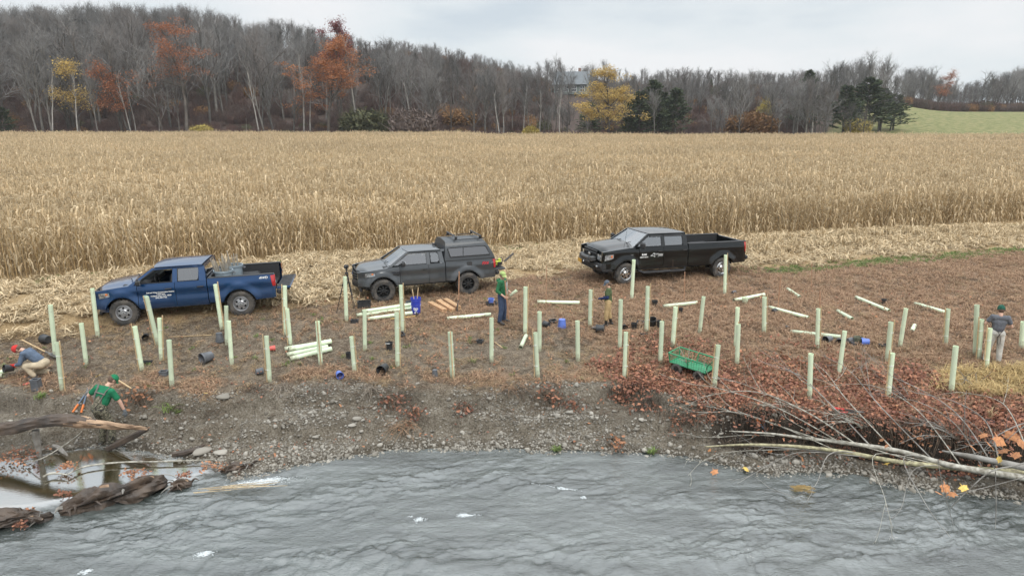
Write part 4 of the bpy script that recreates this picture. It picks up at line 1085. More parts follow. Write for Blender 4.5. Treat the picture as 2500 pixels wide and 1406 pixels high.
bush(2395, 275, 244, 'dry_bush', 'large round reddish thicket at the top of the meadow', M_BRUSHR, 2, 2.2)

# ================================================================== HOUSE AND SHED ON THE HILL
def house():
    M_SID = mat('green_grey_siding', (.20, .235, .215), .8, var=.12, scale=3); M_RF = mat('slate_roof', (.15, .165, .175), .85, var=.15, scale=4); M_TRM = mat('white_trim', (.7, .72, .7), .6); M_GLS = mat('dark_window_glass', (.06, .07, .08), .1)
    y = 238; c = at_y(1398, 238, y); z0 = gz(c.x, y) - .3
    o = thing('house', 'grey green gabled house half hidden by bare trees on the hill', 'house', (c.x, y, z0), R(-18))
    L, W, hw, hr = 11.0, 8.0, 3.2, 7.2
    b = MB(); b.add([(-L/2,-W/2,0),(L/2,-W/2,0),(L/2,W/2,0),(-L/2,W/2,0),(-L/2,-W/2,hw),(L/2,-W/2,hw),(L/2,W/2,hw),(-L/2,W/2,hw),(-L/2,0,hr-.3),(L/2,0,hr-.3)],
        [(0,1,5,4),(2,3,7,6),(1,2,6,9,5),(3,0,4,8,7)]); b.build('wall', M_SID, o, 0)
    # gable faces sideways (towards -x) as in the photograph; board lines are real laps
    lap = MB()
    for k in range(1, int(hw / .45)): lap.box((0, -W/2 - .02, k * .45), (L, .04, .05)); lap.box((-L/2 - .02, 0, k * .45), (.04, W, .05))
    lap.build('siding_lap', M_SID, o, 0)
    for s in (-1, 1):
        r = MB(); n = Vector((0, s * (hr - hw), W/2)).normalized()
        a, e = Vector((0, 0, hr)), Vector((0, s * (W/2 + .6), hw - .5 * (hr - hw) / (W/2) * .6))
        vs = []
        for off in (Vector((0, 0, 0)), n * .22):
            for xx in (-L/2 - .5, L/2 + .5): vs += [a + off + Vector((xx, 0, 0)), e + off + Vector((xx, 0, 0))]
        r.add(vs, [(0,1,3,2),(4,6,7,5),(0,4,5,1),(2,3,7,6),(1,5,7,3),(0,2,6,4)]); r.build('roof', M_RF, o, 0)
    ch = MB(); ch.box((2, 1, hr + .3), (.8, .8, 2.0)); ch.build('chimney', mat('chimney_brick', (.25, .16, .13), .9, var=.2, scale=6), o, 0)
    def win(x, yv, z, w, h, side):
        f = MB(); 
        if side == 'x': f.box((x - .04, yv, z), (.10, w + .24, h + .24)); g = MB(); g.box((x - .08, yv, z), (.06, w, h)); mm = MB(); mm.box((x - .13, yv, z), (.05, .09, h)); mm.box((x - .13, yv, z), (.05, w, .09))
        else: f.box((x, yv - .04, z), (w + .24, .10, h + .24)); g = MB(); g.box((x, yv - .08, z), (w, .06, h)); mm = MB(); mm.box((x, yv - .13, z), (.09, .05, h)); mm.box((x, yv - .13, z), (w, .05, .09))
        fo = f.build('window', M_TRM, o, 0); g.build('pane', M_GLS, fo, 0); mm.build('muntin', M_TRM, fo, 0)
    win(-L/2, 0, hw + 1.4, 1.4, 1.7, 'x')
    for k in range(3): win(-L/2, -2.6 + k * 2.6, hw - 1.5, 1.4, 1.6, 'x')
    for k in range(4): win(-4 + k * 2.7, -W/2, hw - 1.5, 1.3, 1.6, 'y')
house()
def shed():
    y = 235; c = at_y(1786, 240, y); z0 = gz(c.x, y)
    o = thing('shed', 'low dark shed with a pale metal roof among the trees on the hill', 'shed', (c.x, y, z0), R(12)); hw = max(2.0, c.z - z0)
    b = MB(); b.box((0, 0, hw / 2), (5.4, 4, hw)); b.build('wall', mat('dark_boards', (.10, .10, .11), .8, var=.2, scale=5), o, 0)
    r = MB(); r.add([(-3.1,-2.6,hw),(3.1,-2.6,hw),(2.6,0,hw+1.3),(-2.6,0,hw+1.3),(-3.1,2.6,hw),(3.1,2.6,hw)], [(0,1,2,3),(3,2,5,4),(0,3,4),(1,5,2),(0,4,5,1)]); r.build('roof', mat('pale_metal_roof', (.55, .56, .57), .45, var=.1, scale=2), o, 0)
    d = MB(); d.box((.6, -2.03, hw * .45), (1.6, .06, hw * .8)); d.build('door', mat('grey_door', (.2, .2, .2), .7), o, 0)
shed()
# ================================================================== PICKUP TRUCKS
M_TYRE = mat('tyre_rubber', (.035, .034, .033), .85, col2=(.11, .095, .08), scale=5, bump=.5, bscale=40)
M_BLKP = mat('black_plastic', (.022, .022, .023), .55, bump=.15, bscale=200)
M_DARK = mat('underbody_black', (.010, .010, .010), .8)
M_CHR = mat('bright_metal', (.62, .62, .62), .22, 1.0)
M_STEEL = mat('painted_steel_rim', (.42, .42, .43), .35, .6, var=.1, scale=9)
M_RIMB = mat('matt_black_rim', (.016, .016, .016), .45)
M_LAMP = mat('headlight_lens', (.40, .42, .44), .08, .5, var=.5, scale=14, coat=1.0)
M_AMB = mat('amber_lens', (.62, .16, .03), .15, coat=.8)
M_TAIL = mat('tail_lens_red', (.42, .016, .018), .14, coat=1.0)
M_SEAT = mat('grey_seat_cloth', (.07, .07, .075), .9, var=.2, scale=20)
M_WHITE = mat('white_print', (.80, .80, .78), .5)
M_REDP = mat('red_print', (.55, .03, .04), .4)
M_GREYP = mat('grey_print', (.30, .31, .32), .4)
def glassmat(name, tint, tr):
    m = bpy.data.materials.new(name); m.use_nodes = True; N, L = m.node_tree.nodes, m.node_tree.links
    N.remove(N['Principled BSDF'])
    t = N.new('ShaderNodeBsdfTransparent'); t.inputs[0].default_value = (*tint, 1)
    g = N.new('ShaderNodeBsdfGlossy'); g.inputs['Roughness'].default_value = .03; g.inputs[0].default_value = (.95, .97, 1, 1)
    f = N.new('ShaderNodeFresnel'); f.inputs['IOR'].default_value = 1.5
    ad = N.new('ShaderNodeMath'); ad.operation = 'MULTIPLY_ADD'; ad.inputs[1].default_value = 1.2; ad.inputs[2].default_value = tr; L.new(f.outputs[0], ad.inputs[0])
    mx = N.new('ShaderNodeMixShader'); L.new(ad.outputs[0], mx.inputs[0]); L.new(t.outputs[0], mx.inputs[1]); L.new(g.outputs[0], mx.inputs[2])
    L.new(mx.outputs[0], N['Material Output'].inputs['Surface']); return m
M_GLASS = glassmat('window_glass', (.42, .47, .46), .16)
M_TINT = glassmat('tinted_glass', (.10, .11, .115), .14)
M_WIND = glassmat('windscreen_glass', (.50, .56, .55), .22)
def paint(name, c, dirt=(.16, .13, .10), flake=.35, dirty=.30, coat=1.0, rough=.28):
    m = mat(name, c, .3, flake, coat=coat)
    nt = m.node_tree; b = nt.nodes['Principled BSDF']; b.inputs['Specular IOR Level'].default_value = .15; t = nt.nodes.new('ShaderNodeTexCoord'); sx = nt.nodes.new('ShaderNodeSeparateXYZ'); nt.links.new(t.outputs['Object'], sx.inputs[0])
    n = nt.nodes.new('ShaderNodeTexNoise'); n.inputs['Scale'].default_value = 3.5; n.inputs['Detail'].default_value = 6; nt.links.new(t.outputs['Object'], n.inputs['Vector'])
    # splashed mud low on the body
    mr = nt.nodes.new('ShaderNodeMapRange'); mr.inputs['From Min'].default_value = .95; mr.inputs['From Max'].default_value = .35; nt.links.new(sx.outputs['Z'], mr.inputs[0])
    mu = nt.nodes.new('ShaderNodeMath'); mu.operation = 'MULTIPLY'; nt.links.new(mr.outputs[0], mu.inputs[0]); nt.links.new(n.outputs['Fac'], mu.inputs[1])
    m2 = nt.nodes.new('ShaderNodeMath'); m2.operation = 'MULTIPLY'; m2.inputs[1].default_value = dirty; nt.links.new(mu.outputs[0], m2.inputs[0])
    mx = nt.nodes.new('ShaderNodeMix'); mx.data_type = 'RGBA'; nt.links.new(m2.outputs[0], mx.inputs[0]); mx.inputs[6].default_value = (*c, 1); mx.inputs[7].default_value = (*dirt, 1)
    nt.links.new(mx.outputs[2], b.inputs['Base Color'])
    ro = nt.nodes.new('ShaderNodeMapRange'); ro.inputs['To Min'].default_value = rough; ro.inputs['To Max'].default_value = .7; nt.links.new(m2.outputs[0], ro.inputs[0]); nt.links.new(ro.outputs[0], b.inputs['Roughness'])
    return m

def lettering(txt, size, loc, parent, m, name='lettering', rot=(math.pi/2, 0, 0), bold=0.0, align='CENTER', shear=0.0):
    c = bpy.data.curves.new('lettering', 'FONT'); c.body = txt; c.size = size; c.align_x = align; c.align_y = 'CENTER'; c.extrude = .002; c.offset = bold; c.shear = shear; c.resolution_u = 2
    t = bpy.data.objects.new('tmp', c); COL.objects.link(t)
    dg = bpy.context.evaluated_depsgraph_get(); me = bpy.data.meshes.new_from_object(t.evaluated_get(dg)); bpy.data.objects.remove(t)
    me.materials.clear(); me.materials.append(m)
    o = bpy.data.objects.new(name, me); COL.objects.link(o); o.parent = parent; o.location = loc; o.rotation_euler = rot
    return o

def wheel(parent, x, y, s, r, w, rim_m, style):
    """tyre with tread blocks and a rim with openings; s = +1 for the outer face towards +y"""
    M = Matrix.Translation((x, y, r)) @ Matrix.Rotation(-s * math.pi / 2, 4, 'X')     # local z -> outward
    wl = bpy.data.objects.new('wheel', None); COL.objects.link(wl); wl.parent = parent
    wl.location = (x, y, r); wl.rotation_euler = (-s * math.pi / 2, 0, 0)
    rr_ = r * .60
    t = MB(); t.lathe([(rr_, -w*.5), (r*.80, -w*.52), (r*.95, -w*.47), (r*.985, -w*.36), (r*.985, w*.36), (r*.95, w*.47), (r*.88, w*.53), (r*.78, w*.53), (rr_, w*.46), (rr_, -w*.5)], 36)
    for k in range(26):
        a = 2 * math.pi * k / 26
        for zz, off in ((-.33, 0), (0, .5), (.33, 0)):
            aa = a + off * 2 * math.pi / 26; t.box((math.cos(aa) * r * .985, math.sin(aa) * r * .985, zz * w), (.032, r * .15, w * .24), (0, 0, aa))
    t.build('tyre', M_TYRE, wl)
    q = MB(); ro = rr_ * .99
    q.lathe([(ro, w*.46), (ro*.97, w*.49), (ro*.90, w*.42), (ro*.86, w*.30), (ro*.86, -w*.3)], 32)
    nsp = 6 if style == 'steel' else 8
    zf = w * (.30 if style == 'steel' else .22)
    if style == 'steel':
        q.lathe([(ro*.88, zf - .01), (ro*.74, zf + .028)], 32); q.lathe([(ro*.48, zf + .028), (ro*.34, zf + .05), (ro*.26, zf + .035), (ro*.26, zf + .075), (ro*.05, zf + .08)], 24)
        for k in range(nsp):
            a = 2 * math.pi * k / nsp; wd = .19 * ro * 2
            vs = []
            for rad, hw in ((.46, .62), (.60, .50), (.76, .78)):
                for sg in (-1, 1):
                    an = a + sg * hw * math.pi / nsp; vs.append((math.cos(an) * ro * rad, math.sin(an) * ro * rad, zf + (.033 if rad < .7 else .028)))
            q.add(vs, [(0, 2, 3, 1), (2, 4, 5, 3)])
        for k in range(6):
            a = 2 * math.pi * (k + .5) / 6; q.lathe([(.016, 0), (.016, .03), (.001, .032)], 6, Matrix.Translation((math.cos(a) * ro * .40, math.sin(a) * ro * .40, zf + .035)))
    else:
        q.lathe([(ro*.30, zf + .03), (ro*.22, zf + .05), (ro*.20, zf + .07), (.002, zf + .07)], 20)
        for k in range(nsp):
            a = 2 * math.pi * k / nsp
            q.box((math.cos(a) * ro * .58, math.sin(a) * ro * .58, zf + .015), (ro * .66, ro * .16, .035), (0, .10, a), .008)
    q.build('rim', rim_m, wl)
    bk = MB(); bk.lathe([(.001, 0), (ro*.86, 0)], 24, Matrix.Translation((0, 0, w * .02))); bk.build('brake_drum', M_DARK, wl)
    return wl

class Truck: pass
def make_truck(nm, label, S):
    """x forward, y to the driver's side (left), z up; rear axle at x = 0"""
    o = thing(nm, label, 'pickup truck'); P, W, wb, r = S['paint'], S['W'], S['wb'], S['r']
    Ra = r + S.get('archgap', .085); xf, xr = wb + S['fo'], -S['ro']
    sill, belt, rail, roof = S['sill'], S['belt'], S['rail'], S['roof']
    xcb, xsplit, xdf = S['cab_back'], S['split'], S['door_front']
    def wmax(x):
        w = W
        e = xf - x
        if e < .75: w -= S.get('nose', .17) * (1 - max(e, 0) / .75) ** 2
        e = x - xr
        if e < .25: w -= .05 * (1 - max(e, 0) / .25) ** 2
        return w
    def yside(x, z):
        w = wmax(x) - .055 * max(0, min(1, (z - .95) / (belt - .9))) ** 1.4 - .07 * max(0, (.62 - z) / .4) ** 1.3
        w += .016 * math.exp(-((z - (belt - .16)) / .07) ** 2) if z < belt else 0
        w -= .022 * math.exp(-((z - (sill + .33)) / .10) ** 2) * S.get('groove', 1)
        for xa in (0, wb):
            d = math.hypot(x - xa, z - r); w += S['flare'] * max(0, 1 - abs(d - Ra - .02) / .17) ** .8 if d > Ra - .05 else 0
        return w
    def zbot(x):
        z = sill
        if x > wb + .35: z = sill + .02
        for xa in (0, wb):
            d = abs(x - xa)
            if d < Ra: z = max(z, r + math.sqrt(Ra * Ra - d * d))
        return z
    hood_r, hood_f = S['hood_r'], S['hood_f']
    def ztop_f(x):
        t = (x - xdf) / (xf - xdf); return hood_r + (hood_f - hood_r) * t ** 1.6
    def cols(x0, x1):
        c = set(np.round(np.linspace(x0, x1, max(4, int((x1 - x0) / .09))), 4))
        for xa in (0, wb):
            for k in range(-8, 9):
                v = xa + Ra * math.sin(k * math.pi / 16)
                if x0 < v < x1: c.add(round(v, 4))
            for v in (xa - Ra - .01, xa + Ra + .01, xa - Ra - .12, xa + Ra + .12):
                if x0 < v < x1: c.add(round(v, 4))
        return sorted(c)
    def panel(name, x0, x1, top, s, parent, n=11, m=P):
        b = MB(); G = []
        for x in cols(x0, x1):
            zb, zt = zbot(x), top(x); G.append([(x, s * yside(x, zb + (zt - zb) * k / (n - 1)), zb + (zt - zb) * k / (n - 1)) for k in range(n)])
        G = np.array(G)
        b.grid(G, 0, s > 0)
        I = G.copy(); I[:, :, 1] -= s * .09
        # folded edges
        for A, B in ((G[:, 0], I[:, 0]), (G[:, -1], I[:, -1]), (G[0], I[0]), (G[-1], I[-1])):
            b.grid(np.stack([A, B]), 0, False)
        return b.build(name, m, parent, 40)
    body = MB()
    # dark core and frame below
    for (x0, x1, z0, z1, hw) in ((xr + .15, wb - .5, sill - .02, .78 if True else 0, .60), (wb - .55, xf - .30, .40, hood_f - .12, .52)):
        body.box(((x0 + x1) / 2, 0, (z0 + z1) / 2), (x1 - x0, hw * 2, z1 - z0))
    body.box(((wb) / 2, 0, sill - .06), (wb - 2 * Ra + .1, W * 1.5, .10)); body.tube([(0, -W + .15, r), (0, W - .15, r)], .06, 8); body.tube([(wb, -W + .15, r), (wb, W - .15, r)], .06, 8); body.ball((0, .1, r), .16)
    chassis = body.build('chassis', M_DARK, o, 0)
    for s in (1, -1):
        panel('fender', xdf + .008, xf, ztop_f, s, o)
        ds = [(xsplit + .006, xdf - .006), (xcb + .012, xsplit - .006)]
        for k, (a, b_) in enumerate(ds):
            d = panel('door', a, b_, lambda x: belt, s, o)
            if S.get('rear_handle', True) or k == 0:
                h = MB(); hx = a + .17; hz = belt - .17; h.box((hx, s * (yside(hx, hz) + .022), hz), (.19, .035, .035), None, .012); h.build('handle', S['handle_m'], d)
        panel('bed_side', xr, xcb - .014, lambda x: rail + (.02 * min(1, max(0, (x + .6))) if False else 0), s, o)
        # rocker strip under the doors
        q = MB(); q.box(((xcb + xdf) / 2, s * (W - .09), sill - .03), (xdf - xcb, .08, .08), None, .02); q.build('rocker_panel', M_BLKP if S.get('blk_rocker', True) else P, o)
        if S['arch_trim']:
            for xa in (0, wb):
                q = MB(); path = []
                for k in range(19):
                    a = math.pi * (k / 18) ; path.append((xa + math.cos(a) * (Ra + .01), 0, r + math.sin(a) * (Ra + .01)))
                path = [p for p in path if p[2] > sill - .05]
                q.tube([(p[0], s * (yside(p[0], p[2]) + .004), p[2]) for p in path], .028, 6); q.build('arch_trim', S['arch_m'], o)
    # wheel wells
    q = MB()
    for xa in (0, wb):
        for s in (1, -1):
            ring = [(xa + math.cos(math.pi * k / 14) * (Ra + .03), r + math.sin(math.pi * k / 14) * (Ra + .03)) for k in range(1, 14)]
            q.grid(np.array([[(x, s * (W - .10), z) for x, z in ring], [(x, s * (W - .55), z) for x, z in ring]])); q.poly([(x, s * (W - .5), z) for x, z in ring])
    q.build('wheel_well', M_DARK, o, 0)
    # hood with a raised centre
    G = []
    xc = S['cowl']
    for i in range(15):
        t = i / 14; x = xc + (xf - .04 - xc) * t; row = []
        for j in range(17):
            v = -1 + 2 * j / 16; yy = v * (yside(min(x, xf - .02), ztop_f(x)) - .012)
            xx = x - (S['round'] * v * v) * t ** 2
            zz = ztop_f(max(xdf, xx)) + S['crown'] * (1 - v * v) + S.get('bulge', .03) * (sstep(.72, .56, abs(v)) - 0) * (1 - .3 * t) - .10 * max(0, (t - .86) / .14) ** 2
            row.append((xx, yy, float(zz)))
        G.append(row)
    q = MB(); q.grid(G, 0); hood = q.build('hood', P, o, 50)
    # nose: from the hood lip down to the bumper
    G = []; zl = hood_f - .06
    for i in range(9):
        t = i / 8; z = zl + .02 + (S['bump_top'] - .06 - zl) * t; row = []
        for j in range(17):
            v = -1 + 2 * j / 16; row.append((xf - .04 - S['round'] * v * v + .07 * math.sin(math.pi * min(1, t * .9)) - .02 * t, v * (wmax(xf) - .005), z))
        G.append(row)
    q = MB(); q.grid(G, 0); q.build('nose_panel', P, o, 50)
    def front_x(v, z): return xf - S['round'] * v * v + .035
    def front_patch(y0, y1, z0, z1, dx=0, n=6, m=5):
        return [[(front_x((y0 + (y1 - y0) * j / n) / (wmax(xf)), 0) + dx, y0 + (y1 - y0) * j / n, z0 + (z1 - z0) * i / m) for j in range(n + 1)] for i in range(m + 1)]
    # grille with bars
    gw, gz0, gz1 = S['grille']
    g = MB(); g.grid(front_patch(-gw, gw, gz0, gz1, .02), 0, True); gr = g.build('grille', M_DARK, o)
    for k in range(S['bars']):
        z = gz0 + (gz1 - gz0) * (k + .5) / S['bars']; f = MB(); pth = [(front_x(v * gw / wmax(xf), z) + .035, v * gw * .98, z) for v in np.linspace(-1, 1, 9)]; f.tube(pth, .022 if S['bars'] < 4 else .012, 6); f.build('grille_bar', S['grille_m'], gr)
    f = MB(); f.tube([(front_x(y_ / wmax(xf), 0) + .03, y_, z_) for y_, z_ in ((-gw, gz0), (gw, gz0), (gw, gz1), (-gw, gz1), (-gw, gz0))], .022, 6); f.build('grille_frame', S['grille_m'], gr)
    e = MB(); e.ball((front_x(0, 0) + .055, 0, (gz0 + gz1) / 2), (.02, .11, .06), 10, 6); e.build('emblem', S['emblem_m'], gr)
    # headlights wrap round the corner
    hl0, hl1 = S['head']
    for s in (1, -1):
        G = []
        for i in range(5):
            z = hl0 + (hl1 - hl0) * i / 4; row = []
            for j in range(6):
                v = (gw + .03 + (wmax(xf) - .015 - gw - .03) * j / 5); row.append((front_x(v / wmax(xf), z) + .022, s * v, z - .012 * j))
            for k in range(1, 7):
                x = front_x(1, z) - S['headlen'] * k / 6; zz = z + (.03 if i > 2 else .02) * k / 6 + (.5 * (hl1 - hl0) * (k / 6) ** 2 * .6 * (1 - i / 4)); row.append((x, s * (yside(x, zz) + .012), zz))
            G.append(row)
        q = MB(); q.grid(G, 0, s > 0); h = q.build('headlight', M_LAMP, o, 60)
        b2 = MB()
        for j in range(2): b2.ball((front_x(.9, 0) - .01 - .05 * j, s * (gw + .14 + .12 * j), (hl0 + hl1) / 2), (.055, .06, .06), 8, 6)
        b2.build('bulb', M_CHR, h)
        x = front_x(1, 0) - S['headlen'] * .78; zc = (hl0 + hl1) / 2 + .02; a = MB(); a.box((x, s * (yside(x, zc) + .018), zc + .03), (.07, .018, (hl1 - hl0) * .42), None, .006); a.build('turn_signal', M_AMB, h)
    # front bumper
    bt, bb = S['bump_top'], S['bump_bot']
    G = []
    for i in range(7):
        t = i / 6; z = bt + (bb - bt) * t; row = []
        prot = S['bump_out'] * math.sin(math.pi * (.18 + .62 * t)); inx = .10 * max(0, t - .6)
        ys = list(np.linspace(-1, 1, 17))
        row = [(xf - S['bump_wrap'] , -(wmax(xf - .3) - .0), z)] + [(xf + .03 - S['round'] * v * v + prot - inx, v * (wmax(xf) + .01), z) for v in ys] + [(xf - S['bump_wrap'], wmax(xf - .3), z)]
        G.append(row)
    q = MB(); q.grid(G, 0); bp = q.build('front_bumper', S['bump_m'], o, 50)
    q = MB(); q.grid(front_patch(-.5, .5, bb + .05, bb + .17, S['bump_out'] + .005), 0, True); q.build('lower_intake', M_DARK, bp)
    for s in (1, -1):
        q = MB(); q.ball((front_x(.72, 0) + S['bump_out'] - .01, s * .66, bb + .16), (.03, .055, .05), 8, 6); q.build('fog_lamp', M_LAMP, bp)
    if S.get('valance'): q = MB(); q.box((xf - .12, 0, bb - .05), (.10, W * 1.5, .14), None, .03); q.build('valance', M_BLKP, bp)
    # --- cab
    xa_b, xa_t, xc_t, xc_b = S['A_base'], S['A_top'], S['C_top'], xcb + .02
    yb, yt = W - .075, S['roof_w']; zr = roof
    def side_y(z): t = (z - belt) / (zr - .06 - belt); return yb + (yt - yb) * t
    def A(t): return xa_b + (xa_t - xa_b) * t          # along the A pillar
    cab = MB()
    zt = zr - .075
    for s in (1, -1):
        def bar(p0, p1, w0, w1, d=.05):
            """flat pillar: in-plane width w, thickness d inwards"""
            (x0, z0), (x1, z1) = p0, p1
            ya, yc = side_y(z0), side_y(z1)
            vs = [(x0 - w0, s * ya, z0), (x0 + w0, s * ya, z0), (x1 + w1, s * yc, z1), (x1 - w1, s * yc, z1)]
            vs += [(x, y - s * d, z) for x, y, z in vs]
            cab.add(vs, [(0,1,2,3),(7,6,5,4),(0,4,5,1),(1,5,6,2),(2,6,7,3),(3,7,4,0)])
        bar((xa_b + .02, belt - .03), (xa_t + .03, zt + .02), .065, .05)                       # A pillar
        bar((xsplit, belt - .03), (xsplit - .02, zt), .07, .06)                         # B pillar
        cq = S['C_w']
        bar((xc_b + cq, belt - .03), (xc_t + cq - .02, zt), cq, cq * .85)               # C pillar
        bar((xsplit, zt - .02), (xsplit, zt + .05), (xa_t - xsplit) + .02, (xa_t - xsplit) - .05)         # roof rail halves
        vs = [(xa_t + .05, s * side_y(zt - .03), zt - .03), (xc_t + .02, s * side_y(zt - .03), zt - .03), (xc_t + .05, s * (side_y(zt + .05)), zt + .05), (xa_t - .02, s * side_y(zt + .05), zt + .05)]
        vs += [(x, y - s * .06, z) for x, y, z in vs]; cab.add(vs, [(0,1,2,3),(7,6,5,4),(0,4,5,1),(2,6,7,3)])
    # roof
    G = []
    for i in range(17):
        t = .5 - .5 * math.cos(math.pi * i / 16); x = xa_t + (xc_t + .04 - xa_t) * t; row = []
        for j in range(17):
            v = math.sin(math.pi * (j / 16 - .5)); e = abs(v) ** 2.7
            row.append((x + .10 * (1 - abs(v) ** 2.2) * (1 - t) ** 2 * 1.0, v * (yt + .018), zt + .05 + S.get('roof_crown', .06) * (1 - e) * (max(0, math.sin(math.pi * (.02 + .96 * t ** .85))) ** .55)))
        G.append(row)
    cab.grid(G, 0, True); top_G = np.array(G)
    # underside lining, cowl, back wall
    L_ = top_G.copy(); L_[:, :, 2] -= .035; cab.grid(L_, 0)
    zb0 = rail - .35
    rw0, rw1 = belt + .03, zt - .06
    def back(y0, y1, z0, z1): 
        f = lambda z: xc_b + (xc_t - xc_b) * max(0, (z - belt)) / (zt - belt)
        cab.add([(f(z0), y0 * side_y(max(z0, belt)) , z0), (f(z0), y1 * side_y(max(z0, belt)), z0), (f(z1), y1 * side_y(z1), z1), (f(z1), y0 * side_y(z1), z1)], [(0,1,2,3)])
    back(-1, 1, .5, rw0); back(-1, -.80, rw0, rw1); back(.80, 1, rw0, rw1); back(-1, 1, rw1, zt + .05)
    cab.build('cab', P, o, 45)
    q = MB(); f = lambda z: xc_b + (xc_t - xc_b) * (z - belt) / (zt - belt)
    q.add([(f(rw0), -.80 * side_y(rw0), rw0), (f(rw0), .80 * side_y(rw0), rw0), (f(rw1), .80 * side_y(rw1), rw1), (f(rw1), -.80 * side_y(rw1), rw1)], [(0,1,2,3)]); q.build('rear_window', M_TINT, o)
    # windscreen, slightly bowed
    G = []
    for i in range(7):
        t = i / 6; row = []
        for j in range(13):
            v = -1 + 2 * j / 12; z = hood_r + .0 + (zt + .055 - hood_r) * t
            bow = (.16 - .05 * t) * (1 - v * v); row.append((xa_b - .01 + (xa_t - xa_b - .02) * t + bow, v * (yb - .03 + (yt - yb + .01) * t), z))
        G.append(row)
    q = MB(); q.grid(G, 0); q.build('windscreen', M_WIND, o, 60)
    q = MB()
    for s in (-.45, .25): q.tube([(xa_b + .15, s * W, hood_r + .03), (xa_b + .03, s * W + .42, hood_r + .16)], .012, 5)
    q.build('wiper', M_BLKP, o)
    q = MB(); q.box((xa_b + .10, 0, hood_r - .01), (.30, yb * 1.8, .03), (0, -.05, 0), .01); q.build('cowl_panel', M_BLKP, o)
    # side windows
    for s in (1, -1):
        def pane(pts, m, nm='window'):
            vs = [(x, s * (side_y(z) - .022), z) for x, z in pts]; q = MB(); q.add(vs, [tuple(range(len(vs)))]); w = q.build(nm, m, o)
            fr = MB(); pth = vs + [vs[0]]; fr.tube([(x, y + s * .012, z) for x, y, z in pth], .013, 4, False); fr.build('window_seal', M_BLKP, w); return w
        zz0, zz1 = belt + .008, zt - .03
        xa0 = lambda z: A((z - belt) / (zt - belt)) - .06
        fw = [(xa0(zz0) - .02, zz0), (xa0(zz1), zz1), (xsplit + .05, zz1), (xsplit + .065, zz0)]
        if s > 0 and S.get('open_window'):
            fr = MB(); vs = [(x, s * (side_y(z) - .012), z) for x, z in fw]; fr.tube(vs + [vs[0]], .013, 4, False); fr.build('window_seal', M_BLKP, o)
        elif s < 0 and S.get('open_window'):
            pane(fw, M_GLASS)
        else: pane(fw, M_GLASS)
        cq2 = S['C_w'] * 2
        if S.get('small_rear'):
            x0, x1 = xsplit - .10, xc_b + cq2 + .02
            pane([(x0, zz0 + .03), (x0, zz1 - .01), (x1 + .06, zz1 - .01), (x1, zz1 - .08), (x1 - .02, zz0 + .10), (x1 + .06, zz0 + .02)], M_GLASS)
        else:
            pane([(xsplit - .075, zz0), (xsplit - .085, zz1), (xc_t + cq2 - .05, zz1), (xc_b + cq2 + .01, zz0 + .06), (xc_b + cq2 + .05, zz0)], M_TINT)
        # mirror
        mx = MB(); xm = xdf - .10 + S.get('mirror_dx', 0); mx.box((xm, s * (W + .13), belt + .09), (.13, .22, .17 * S.get('mirror_s', 1)), (0, 0, s * .15), .04); mx.box((xm, s * (W - .0), belt + .015), (.07, .16, .05), None, .01)
        mi = mx.build('side_mirror', M_BLKP, o); g2 = MB(); g2.box((xm - .068, s * (W + .13), belt + .09), (.006, .17, .12)); g2.build('mirror_glass', M_CHR, mi)
    # interior
    q = MB(); q.box((xa_b - .30, 0, belt - .02), (.40, yb * 1.8, .24), None, .06); q.build('dashboard', M_BLKP, o)
    for s in (1, -1):
        q = MB(); sx = xsplit + .18; q.box((sx + .22, s * .38, .82), (.52, .50, .16), None, .05); q.box((sx - .05, s * .38, 1.12), (.15, .48, .60), (0, -.22, 0), .06); q.box((sx - .16, s * .38, 1.48), (.09, .26, .17), (0, -.2, 0), .03); q.build('seat', M_SEAT, o)
    q = MB(); q.box((xcb + .28, 0, 1.08), (.16, yb * 1.6, .62), (0, -.15, 0), .05); q.build('rear_seat', M_SEAT, o)
    q = MB(); q.tube([(xa_b - .58 + .06 * math.sin(a) * .5, .38 + .18 * math.cos(a), belt + .02 + .16 * math.sin(a)) for a in np.linspace(0, 6.2832, 17)], .016, 6, False); q.build('steering_wheel', M_BLKP, o)
    q = MB(); q.box(((xa_b + xcb) / 2, 0, .62), (xa_b - xcb, yb * 1.8, .08)); q.build('cab_floor', M_DARK, o)
    # --- bed
    q = MB(); zi = S['bed_floor']; bx0, bx1, by = xr + .06, xcb - .06, W - .15
    q.box(((bx0 + bx1) / 2, 0, zi - .03), (bx1 - bx0, by * 2, .05))
    for k in range(7): q.box(((bx0 + bx1) / 2, -by + .15 + k * (2 * by - .3) / 6, zi + .006), (bx1 - bx0 - .02, .07, .02))
    for s in (1, -1):
        q.box(((bx0 + bx1) / 2, s * by, (zi + rail) / 2 - .015), (bx1 - bx0, .04, rail - zi))
        q.box((0, s * (by - .12), zi + .12), (Ra * 1.7, .24, .24), None, .06)
    q.box((bx1 + .01, 0, (zi + rail) / 2 - .01), (.04, by * 2, rail - zi)); q.build('bed_liner', M_BLKP, o)
    q = MB()
    for s in (1, -1): q.box(((xr + xcb) / 2, s * (W - .115), rail + .006), (xcb - xr - .03, .13, .03), None, .01)
    q.box((xcb - .05, 0, rail + .004), (.07, by * 2, .03), None, .01); q.build('bed_rail', S['rail_m'], o)
    # tailgate
    tg = MB(); hgt = rail - zi - .02
